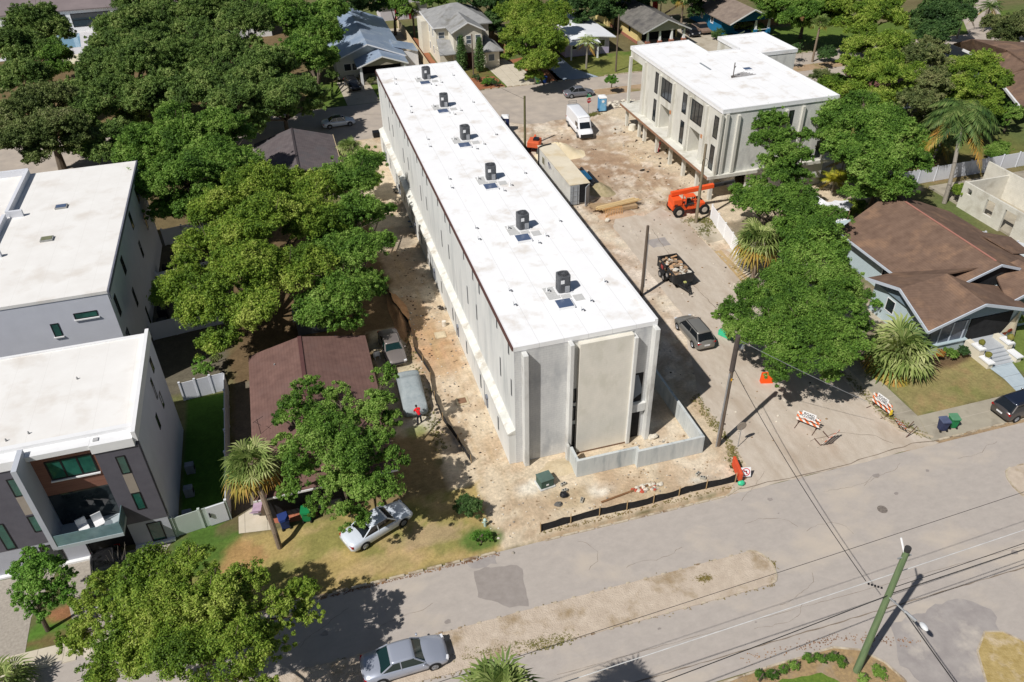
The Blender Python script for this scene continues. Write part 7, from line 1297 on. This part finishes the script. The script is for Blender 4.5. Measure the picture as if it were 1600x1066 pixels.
tree("yellow green tree behind the unfinished building, left of the bare branched one", gp(1350, 170), [(1370, 160, 24, 6), (1410, 150, 24, 6), (1300, 135, 22, 3), (1330, 155, 22, 4), (1380, 100, 26, 8), (1425, 120, 22, 7), (1345, 80, 26, 8), (1392, 78, 30, 8.4), (1350, 118, 28, 7.6), (1395, 125, 32, 8), (1325, 100, 16, 7), (1340, 145, 22, 6)], "yellow", .17, .9, .3)
tree("sparse olive tree with bare grey branches beside the balustrade", gp(1440, 200), [(1435, 98, 28, 8), (1450, 135, 28, 7.4), (1425, 165, 24, 7), (1455, 170, 24, 6), (1440, 75, 18, 7), (1445, 195, 20, 4), (1460, 85, 20, 6.5), (1470, 110, 20, 7), (1415, 95, 18, 7.6)], "olive", .17, .6, .3, loose=.8, bark=BARKG)
tree("flat topped yellow green tree in front of the far right brown roofs", gp(1525, 205), [(1500, 165, 26, 5), (1535, 175, 24, 5), (1480, 185, 22, 4), (1498, 112, 25, 7), (1532, 105, 26, 7.4), (1555, 128, 22, 6.8), (1515, 140, 26, 7), (1480, 140, 20, 6), (1540, 155, 20, 5.6)], "yellow", .16, .85, .25, loose=.5)
tree("knobbly yellow green tree at the top edge above the unfinished building", gp(1350, 70), [(1300, 20, 24, 6), (1320, 45, 20, 5), (1320, 8, 28, 8), (1355, 28, 28, 8), (1385, 12, 26, 8), (1345, 50, 20, 6.5), (1400, 35, 20, 7)], "yellow", .19, .9, .3); tree("dark evergreen at the top right beside the bare branched tree", gp(1460, 100), [(1460, 28, 30, 8), (1452, 60, 26, 6.5), (1480, 12, 22, 8), (1475, 45, 22, 7), (1440, 40, 18, 7), (1505, 30, 24, 7), (1500, 8, 20, 7)], "dark", .19, 1, .3)
tree("dark green tree mass behind the lawn at the top, right of the blue bungalow", gp(1250, 60), [(1200, -4, 26, 6), (1210, 30, 18, 4), (1300, 30, 20, 5), (1222, 8, 28, 7), (1258, 22, 26, 6.5), (1290, 8, 26, 7), (1235, 35, 20, 5), (1275, 38, 16, 4.5)], "green", .2, .95, .3)
tree("glossy olive green tree beside the lilac house carport", gp(838, 130), [(825, 28, 34, 7.5), (852, 68, 28, 6.6), (812, 62, 26, 6.6), (842, 98, 22, 5), (868, 38, 22, 7), (822, 108, 16, 4), (795, 25, 22, 6), (832, 48, 26, 7.4), (850, 100, 22, 4.2), (835, 122, 14, 2.6), (868, 75, 20, 5), (872, 20, 20, 7), (808, 85, 20, 5)], "yellow", .17, 1, .28); tree("dark tree behind the cream two storey house at the top", gp(770, 60), [(745, -6, 24, 7), (770, 45, 16, 4), (765, 8, 26, 7), (790, 5, 22, 7), (775, 32, 18, 5), (725, 3, 12, 8)], "dark", .2, .9, .28)
for i, (L_, s_) in enumerate([([(890, 8, 26, 6), (920, 14, 24, 5), (905, 32, 16, 3.5), (930, -2, 22, 5), (945, 24, 16, 3.5)], "dark tree row behind the white roofed lilac house, left one"), ([(960, 2, 24, 5), (985, -4, 22, 6), (1000, 6, 14, 4), (965, 22, 16, 3)], "dark tree behind the yellow bungalow, left of its roof"), ([(1030, -6, 20, 5), (1075, 4, 20, 4), (1090, -8, 22, 6), (1110, -12, 20, 6), (1085, 22, 12, 2.5)], "dark tree between the yellow and blue bungalows at the top edge"), ([(540, 8, 22, 8), (570, -2, 24, 8), (592, 14, 12, 6), (560, 12, 14, 6)], "dark tree at the top edge behind the metal roofed bungalow"), ([(618, 10, 18, 6), (632, 22, 13, 5), (605, 2, 16, 6)], "fresh green tree over the top end of the tan garden wall"), ([(685, 4, 14, 5), (665, -2, 20, 7)], "small green tree behind the cream house at the top")]):
    tree(s_, gp(L_[0][0], L_[0][1]+45), L_, "dark" if i in (0, 1, 2, 3) else "green", .2, 1, .25, group=None)
tree("pale green bushy tree at the right edge beside the side road", gp(1575, 75), [(1550, 40, 18, 4), (1578, 45, 22, 4.5), (1565, 60, 18, 3), (1595, 60, 14, 3), (1598, 30, 14, 4)], "olive", .18, .9, .2, loose=.5)
tree("broad leafed tree with white blotched leaves in the stone edged bed at the right", gp(1568, 208), [(1560, 168, 16, 3), (1580, 178, 15, 2.6), (1568, 190, 13, 2), (1550, 185, 11, 2)], "green", .14, .9, .12)
# bushes
def bush(label, px, py, r_px, z, mat, size=.12, lob=3, name="bush", ry=None):
    L_ = [(px+random.uniform(-.5, .5)*r_px*(lob > 1), py+random.uniform(-.35, .35)*r_px*(lob > 1), r_px*random.uniform(.6, .8) if lob > 1 else r_px, z*random.uniform(.8, 1.15)) for _ in range(lob)]
    return tree(label, gp(px, py+6), L_, mat, size, 1.5, .05, name, cat="bush")
bush("rounded green bush between the front lawn and the sand, beside the hydrant", 734, 790, 24, .9, "dark", .09, 4); bush("yellow green shrub at the top of the sandy strip, left of the long block", 575, 285, 24, 2.0, "yellow", .12, 3); bush("low weeds at the foot of the hydrant on the left lawn", 752, 842, 14, .25, "bright", .09, 3)
tree("lone round clipped tree on the far street median", gp(955, 138), [(955, 127, 9, 1.9), (951, 128, 6, 1.8), (960, 127, 6, 1.9)], "bright", .13, 2.5, .08, name="small_tree"); bush("small dark street tree behind the unfinished building, nearest its corner", 1246, 78, 12, 2.4, "dark", .12, 2, "small_tree"); bush("small dark tree at the edge of the far street right of the leaning palm", 1295, 86, 16, 1.8, "dark", .13, 3, "small_tree")
for i, (px, py, r_, z, mt, s_) in enumerate([(1285, 122, 18, 1.6, "olive", "brownish bush behind the right edge of the unfinished building roof, left one"), (1320, 130, 20, 1.8, "yellow", "yellowish bush right of the brownish one behind the unfinished building"), (1305, 150, 18, 1.5, "olive", "low olive bush just past the back corner of the unfinished building"), (1390, 165, 22, 3, "yellow", "yellow green shrub in front of the balustrade"), (1400, 470, 16, 1.4, "yellow", "pale yellow green shrub at the side wall of the brown roofed house"), (1372, 478, 12, 1.3, "bright", "light green shrub against the side gable of the brown roofed house"), (1485, 553, 11, .5, "green", "low green shrub at the foot of the front steps"), (1505, 548, 9, .5, "dark", "dark low shrub right beside the front stair wall"), (1592, 500, 12, .8, "yellow", "yellow leaved shrub at the right edge beside the porch"),
        (1560, 240, 22, 1.0, "green", "green shrubs along the long white fence at the right"), (1450, 235, 18, 1.3, "yellow", "yellow green bushes beside the grassy patch near the queen palm"), (1330, 330, 20, 1.4, "yellow", "yellow green bush beside the shade sails"), (1500, 302, 14, 1.2, "yellow", "yellow green plant against the block shell corner"), (760, 127, 9, .5, "bright", "bright low shrub in the red mulch bed before the cream house"), (775, 130, 7, .5, "dark", "dark low shrub at the right end of the red mulch bed"), (745, 122, 6, .4, "dark", "small dark shrub at the left of the red mulch bed"), (835, 108, 10, .6, "olive", "olive shrub on the bark slope left of the lilac house"), (1120, 55, 10, .8, "dark", "dark shrub beside the blue bungalow wall"), (1160, 42, 15, 1.2, "olive", "olive shrub in front of the blue bungalow porch"), (582, 125, 8, .5, "olive", "small shrub by the metal roofed bungalow porch"), (440, 125, 22, 2, "oak", "dark understorey shrub beneath the canopy near the black car"), (520, 118, 12, 1.4, "oak", "dim shrub beside the black car on the drive"),
        (1320, 20, 10, 1, "green", "dim shrub below the knobbly tree"), (1180, 45, 12, .8, "green", "green shrub by the blue porch pier"), (318, 572, 18, 1.6, "bright", "feathery bright green shrub behind the vinyl fence by the townhouse"), (340, 560, 10, 1, "olive", "small rusty shrub at the corner of the vinyl fence")]):
    bush(s_, px, py, r_, z, mt, .1, 3)
for i, (px, py) in enumerate([(1218, 1052), (1240, 1045), (1264, 1034), (1282, 1034), (1300, 1030), (1313, 1042), (1372, 1055), (1345, 1065), (1205, 1060), (1186, 1064)]): 
    o = bush(["low green bed plant, third from the left in the island row", "leafy low plant in the island bed, fourth from the left", "low plant in the island bed near the middle of the row", "small plant right of the middle of the island bed row", "small plant second from the green pole in the island bed", "darker bushy plant just left of the green pole foot", "leafy plant right of the green pole on the orange bark", "small plant at the bottom edge just right of the green pole", "low plant second from the left in the island bed row", "leftmost small plant of the island bed row"][i], px, py-4, 8 if i != 6 else 12, .3, "green", .08, 2); o["group"] = "planted row in the island bed"
# cypresses
for i, (x, y, lb) in enumerate([(17.7, 91.2, "left one of two slim dark conical cypresses before the cream house"), (20.4, 89.6, "right one of two slim dark conical cypresses before the cream house")]):
    t = thing("cypress", lb, "tree", (x, y, 0), 0, "cypresses before the cream house"); C = []; Rr = []
    for k in range(110): u = (k+.5)/110; z = .3+5.0*u; r_ = 1.0*math.sin(math.pi*min(1, u*.9+.12))**.8*(1-u*.45); a_ = k*2.4; C.append((r_*.7*math.cos(a_), r_*.7*math.sin(a_), z)); Rr.append(.42)
    V, F = leaves_np(np.array(C), np.array(Rr), 46, .11, 1.2); o = bpy.data.objects.new("crown", npmesh("crown", V, F, LM["dark"])); link(o, t); m = MB(1); m.tube((0, 0, 0), (0, 0, .5), .1); part("trunk", m, BARK, t)
# ---- palms
PALMG = leafmat("palm_leaf", leafcols((72, 96, 44), (112, 134, 66), (156, 170, 100), (196, 200, 140)), .2); PALMD = leafmat("palm_leaf_dark", leafcols((44, 70, 34), (70, 98, 46), (100, 124, 62), (140, 152, 90)), .2); PALMY = leafmat("palm_leaf_yellow", leafcols((130, 128, 56), (172, 150, 66), (184, 140, 70)), .2); PALMB = leafmat("palm_leaf_brown", leafcols((110, 92, 60), (150, 126, 84), (170, 150, 110)), .1)
def fan_frond(V, F, o, d, Lp, Rf, n=15, droop=.3):
    """petiole + fan of narrow blades"""
    o = Vector(o); d = Vector(d).normalized(); e = o+d*Lp; sd_ = d.cross(Vector((0, 0, 1))); sd_ = sd_.normalized() if sd_.length > .05 else Vector((1, 0, 0)); up = sd_.cross(d).normalized()
    b0 = len(V); V += [tuple(o-sd_*.02), tuple(o+sd_*.02), tuple(e+sd_*.02), tuple(e-sd_*.02)]; F.append((b0, b0+1, b0+2, b0+3))
    for k in range(n):
        a_ = (k/(n-1)-.5)*math.radians(230); dd = d*math.cos(a_)+sd_*math.sin(a_); l = Rf*(.72+.28*math.cos(a_*.6))*random.uniform(.9, 1.08); w_ = .052*Rf
        q = up.cross(dd).normalized(); mid = e+dd*l*.55+up*.04; tip = e+dd*l+Vector((0, 0, -droop*l*random.uniform(.5, 1.2)))
        b0 = len(V); V += [tuple(e), tuple(mid-q*w_), tuple(tip), tuple(mid+q*w_)]; F.append((b0, b0+1, b0+2, b0+3))
def fan_palm(label, x, y, h_, R=1.9, n=46, lean=(0, 0), name="fan_palm", trunk_r=.17, yel=.22, group=None):
    t = thing(name, label, "palm", (x, y, 0), 0, group); top = Vector((lean[0], lean[1], h_))
    for nm, mat, rng in [("fronds", PALMG, (-.15, 1.25)), ("dry_fronds", PALMY, (-.75, -.2))]:
        V = []; F = []; k_ = int(n*.62) if nm == "fronds" else int(n*yel)
        for k in range(k_):
            az = k*2.399+random.uniform(-.35, .35); el = rng[0]+(rng[1]-rng[0])*((k+.5)/k_)+random.uniform(-.22, .22); d = Vector((math.cos(az)*math.cos(el), math.sin(az)*math.cos(el), math.sin(el)))
            fan_frond(V, F, top+Vector((0, 0, -.1)), d, R*.5*random.uniform(.55, 1.15), R*.55*random.uniform(.8, 1.15), droop=.45 if el > 0 else .7)
        if V: o = bpy.data.objects.new(nm, npmesh(nm, np.array(V), np.array(F), mat)); link(o, t)
    if h_ > .6: m = MB(1); m.path([(lean[0]*u*u, lean[1]*u*u, h_*u) for u in (0, .25, .5, .75, 1)], trunk_r*1.1, 9, trunk_r); m.blob((lean[0], lean[1], h_-.25), (trunk_r*1.7, trunk_r*1.7, .4), 9, 6, .15); part("trunk", m, M("palm_trunk", srgb(120, 104, 88), srgb(150, 134, 116), scale=9, stretch=(1, 1, 2.5), bump=.03), t)
    return t
def feather_palm(label, x, y, h_, R=2.6, n=20, lean=(0, 0), name="feather_palm", yel=3, wide=.5, mat=None, arch=.9, trunk_r=.16):
    t = thing(name, label, "palm", (x, y, 0)); top = Vector((lean[0], lean[1], h_))
    for nm, mt, cnt in [("fronds", mat or PALMG, n), ("dry_fronds", PALMY, yel)]:
        V = []; F = []
        for k in range(cnt):
            az = k*2.399+random.uniform(-.2, .2); el = (.15+1.15*(k+.5)/cnt) if nm == "fronds" else random.uniform(-.5, 0); l = R*random.uniform(.85, 1.1); hd = Vector((math.cos(az), math.sin(az), 0)); prev = top.copy(); sd_ = Vector((-hd.y, hd.x, 0)); S_ = 16
            for s in range(1, S_+1):
                u = s/S_; cur = top+hd*(l*u*math.cos(el*(1-u*.4)))+Vector((0, 0, l*(math.sin(el)*u-arch*u*u*.75))); ln = wide*math.sin(math.pi*min(1, u*.85+.12))
                b0 = len(V); V += [tuple(prev-sd_*.02), tuple(prev+sd_*.02), tuple(cur+sd_*.02), tuple(cur-sd_*.02)]; F.append((b0, b0+1, b0+2, b0+3)); dv = (cur-prev)
                for sg_ in (-1, 1):
                    for hh in (0, .5): 
                        o_ = prev.lerp(cur, hh); tip = o_+sd_*sg_*ln*random.uniform(.8, 1.1)+dv*1.6+Vector((0, 0, -ln*random.uniform(.3, .8))); b0 = len(V); V += [tuple(o_), tuple(o_.lerp(tip, .5)+dv*.3), tuple(tip), tuple(o_.lerp(tip, .5)-dv*.3)]; F.append((b0, b0+1, b0+2, b0+3))
                prev = cur
        if V: o = bpy.data.objects.new(nm, npmesh(nm, np.array(V), np.array(F), mt)); link(o, t)
    if h_ > .5: m = MB(1); m.path([(lean[0]*u*u, lean[1]*u*u, h_*u) for u in (0, .25, .5, .75, 1)], trunk_r*1.15, 9, trunk_r*.8); part("trunk", m, M("grey_palm_trunk", srgb(130, 124, 114), srgb(158, 150, 138), scale=6, stretch=(1, 1, 2)), t)
    return t
b_ = G(437, 856); c_ = G(392, 725, 5.0); fan_palm("tall cabbage palm with a leaning trunk in front of the red brown roof", b_.x, b_.y, 5.0, 2.2, 60, (c_.x-b_.x, c_.y-b_.y))
b_ = G(1175, 441); c_ = G(1186, 378, 3.6); fan_palm("cabbage palm standing beside the dirt street and bright white fence", b_.x, b_.y, 3.6, 2.9, 70, (c_.x-b_.x, c_.y-b_.y), yel=.15)
b_ = G(916, 107); feather_palm("queen palm on the lawn in front of the lilac house", b_.x, b_.y, 4.4, 2.3, 20, (.2, .2), wide=.55); b_ = G(860, 110); feather_palm("tall palm with yellow lower fronds beside the lilac house carport", b_.x, b_.y, 7.0, 2.6, 18, (.1, 0), yel=6)
b_ = G(1269, 97); fan_palm("tall thin cabbage palm on the verge of the far street", b_.x, b_.y, 6.2, 1.9, 44, (.5, .5), yel=.1); b_ = G(648, 58); fan_palm("cabbage palm behind the tan garden wall", b_.x, b_.y, 5.0, 2.0, 44, (0, 0)); b_ = G(1495, 60, 0); feather_palm("palm rising beside the side road at the top right, behind the dark evergreen", b_.x, b_.y, 5, 2.8, 20, (0, 0), yel=3, mat=PALMD); b_ = G(1535, 50, 0); feather_palm("palm with orange stalks nearest the side road at the top right", b_.x, b_.y, 4.5, 2.8, 20, (0, 0), yel=4, mat=PALMD); b_ = G(1064, 40); fan_palm("palm behind the red chimney of the yellow bungalow", b_.x, b_.y, 5, 2.0, 40, (0, 0)); b_ = G(203, 178); fan_palm("yellowish palm in the gap of the dark canopy at the left", b_.x, b_.y, 4.2, 1.9, 44, (0, 0), yel=.4)
b_ = G(1475, 318); c_ = G(1505, 175, 8.5); feather_palm("big queen palm with drooping fronds and leaning trunk behind the long white fence", b_.x, b_.y, 8.5, 4.6, 44, (c_.x-b_.x, c_.y-b_.y), yel=5, wide=1.15, trunk_r=.22, mat=PALMD, arch=1.2); b_ = G(1455, 255); feather_palm("low leaning queen palm with yellow fronds near the grassy patch", b_.x, b_.y, 2.5, 2.4, 14, (1.6, 1.0), yel=6, wide=.6)
p_ = G(1395, 575); fan_palm("wide stemless fan palm clump in front of the brown roofed house", p_.x, p_.y, 1.5, 3.6, 90, (0, 0), "palmetto", yel=.12); p_ = G(1440, 585); fan_palm("small spiky blue green palm beside the wide palm clump", p_.x, p_.y, .5, 1.3, 20, (0, 0), "palmetto", yel=0)
fan_palm("tall fan palm whose crown rises over the bottom edge right of the silver sedan", -7.5, -23.4, 11.2, 2.0, 60, (0, 0), yel=.04); p_ = G(15, 1085); fan_palm("palm fronds in the bottom left corner", p_.x, p_.y, 1.0, 2.0, 40, (0, 0), "palmetto", yel=0); p_ = G(551, 262); fan_palm("feathery light green palm beside the dark grey roof", p_.x, p_.y, 2.6, 2.0, 50, (0, 0), yel=.05)
p_ = G(1408, 575); 
BAN = leafmat("banana_leaf", leafcols((90, 120, 30), (140, 150, 40), (200, 190, 60)), .25)
for i, (px, py, lb) in enumerate([(1300, 300, "left banana like plant with yellow leaves above the shade sails"), (1322, 296, "right banana like plant with bright yellow leaves above the shade sails"), (1312, 280, "taller green yellow banana like plant behind the shade sails")]): p_ = G(px, py); feather_palm(lb, p_.x, p_.y, 1.6 if i < 2 else 2.6, 2.2, 13, (0, 0), "banana_plant", 2, .7, BAN, .6, .1)
p_ = G(1590, 530); 
p_ = G(1566, 522); bush("red leaved shrub beside the front porch of the brown roofed house", 1570, 516, 11, .7, leafmat("leaves_red", leafcols((96, 40, 26), (140, 58, 36), (170, 90, 50))), .1, 2); bush("orange flowering shrub at the foot of the house wall by the palm clump", 1467, 553, 8, .7, leafmat("leaves_orange", leafcols((150, 100, 50), (196, 130, 60), (120, 110, 50))), .09, 2)
# ---- weeds and leaf litter along kerbs
def tufts(label, pts, n_, spread, mat, size=.07, h_=.12, name="weeds", cat="weeds"):
    C = []
    for k in range(int(n_*1.7)):
        i = random.randrange(len(pts)-1); u = random.random(); a = pts[i]; b2 = pts[i+1]; C.append((a[0]+(b2[0]-a[0])*u+random.gauss(0, spread), a[1]+(b2[1]-a[1])*u+random.gauss(0, spread*.6), h_*.5))
    C = np.array(C); V, F = leaves_np(C, np.full(len(C), h_*.9)*(.5+RNG.random(len(C))), 16, size*.55, .5); V[:, 2] = np.maximum(V[:, 2], .015); o = bpy.data.objects.new(name, npmesh(name, V, F, mat)); COL.objects.link(o); tag(o, label, cat); o["kind"] = "stuff"; return o
DRYL = leafmat("dry_leaves", leafcols((110, 76, 50), (146, 104, 70), (176, 140, 100)), 0); tufts("brown leaf litter along the kerb of the left lawn", [(-24, -7.75), (-3.4, -7.72)], 240, .1, DRYL, .05, .04, "leaf_litter", "leaf litter"); tufts("weeds and litter along the edges of the bare median", [(-20, -12.4), (12.2, -12.4), (13.2, -13.7), (12.2, -15.1), (-20, -15.1)], 330, .12, leafmat("weeds_mix", leafcols((110, 96, 50), (130, 120, 60), (150, 120, 80)), 0), .05, .05)
tufts("weeds along the kerb of the dirt street by the corner pole", [(15.9, 3), (16.0, -3), (15.2, -5.6)], 160, .25, leafmat("weeds_green", leafcols((90, 96, 44), (120, 120, 60), (150, 136, 86)), 0), .07, .12); tufts("weeds beside the telehandler and the brown pole", [(29.2, 30.6), (31.5, 30.2), (29.4, 27)], 220, .5, MATS["weeds_green"], .07, .12); tufts("weeds in the strip beside the pavement and barricades", [(29.2, 2), (29.1, -3.5), (30.4, -6.4)], 180, .2, MATS["weeds_green"], .06, .08)
tufts("grass tufts and patches on the median near the palmetto", [(-3.6, -14.8), (-1.2, -14.9), (-7.5, -14.2)], 260, .35, MATS["weeds_green"], .06, .08); tufts("round dry grass tuft in the middle of the median", [(8.2, -13.4), (8.7, -13.5)], 90, .22, MATS["weeds_mix"], .06, .08); tufts("weeds around the stop sign post", [(30, 64.4), (31.6, 65)], 120, .4, MATS["weeds_green"], .09, .16); tufts("dry brown litter on the verge at the bottom right", [(8, -19.2), (14, -19.5), (18, -21)], 120, .3, DRYL, .05, .03, "leaf_litter", "leaf litter")
tufts("weeds along the foot of the silt fence by the street", [(-.3, -6.9), (14, -6.9)], 130, .15, MATS["weeds_mix"], .05, .05); tufts("scrubby weeds along the silt fence by the old cars", [(-5, 3), (-5, 8), (-4.8, 22)], 150, .3, MATS["weeds_green"], .07, .1)
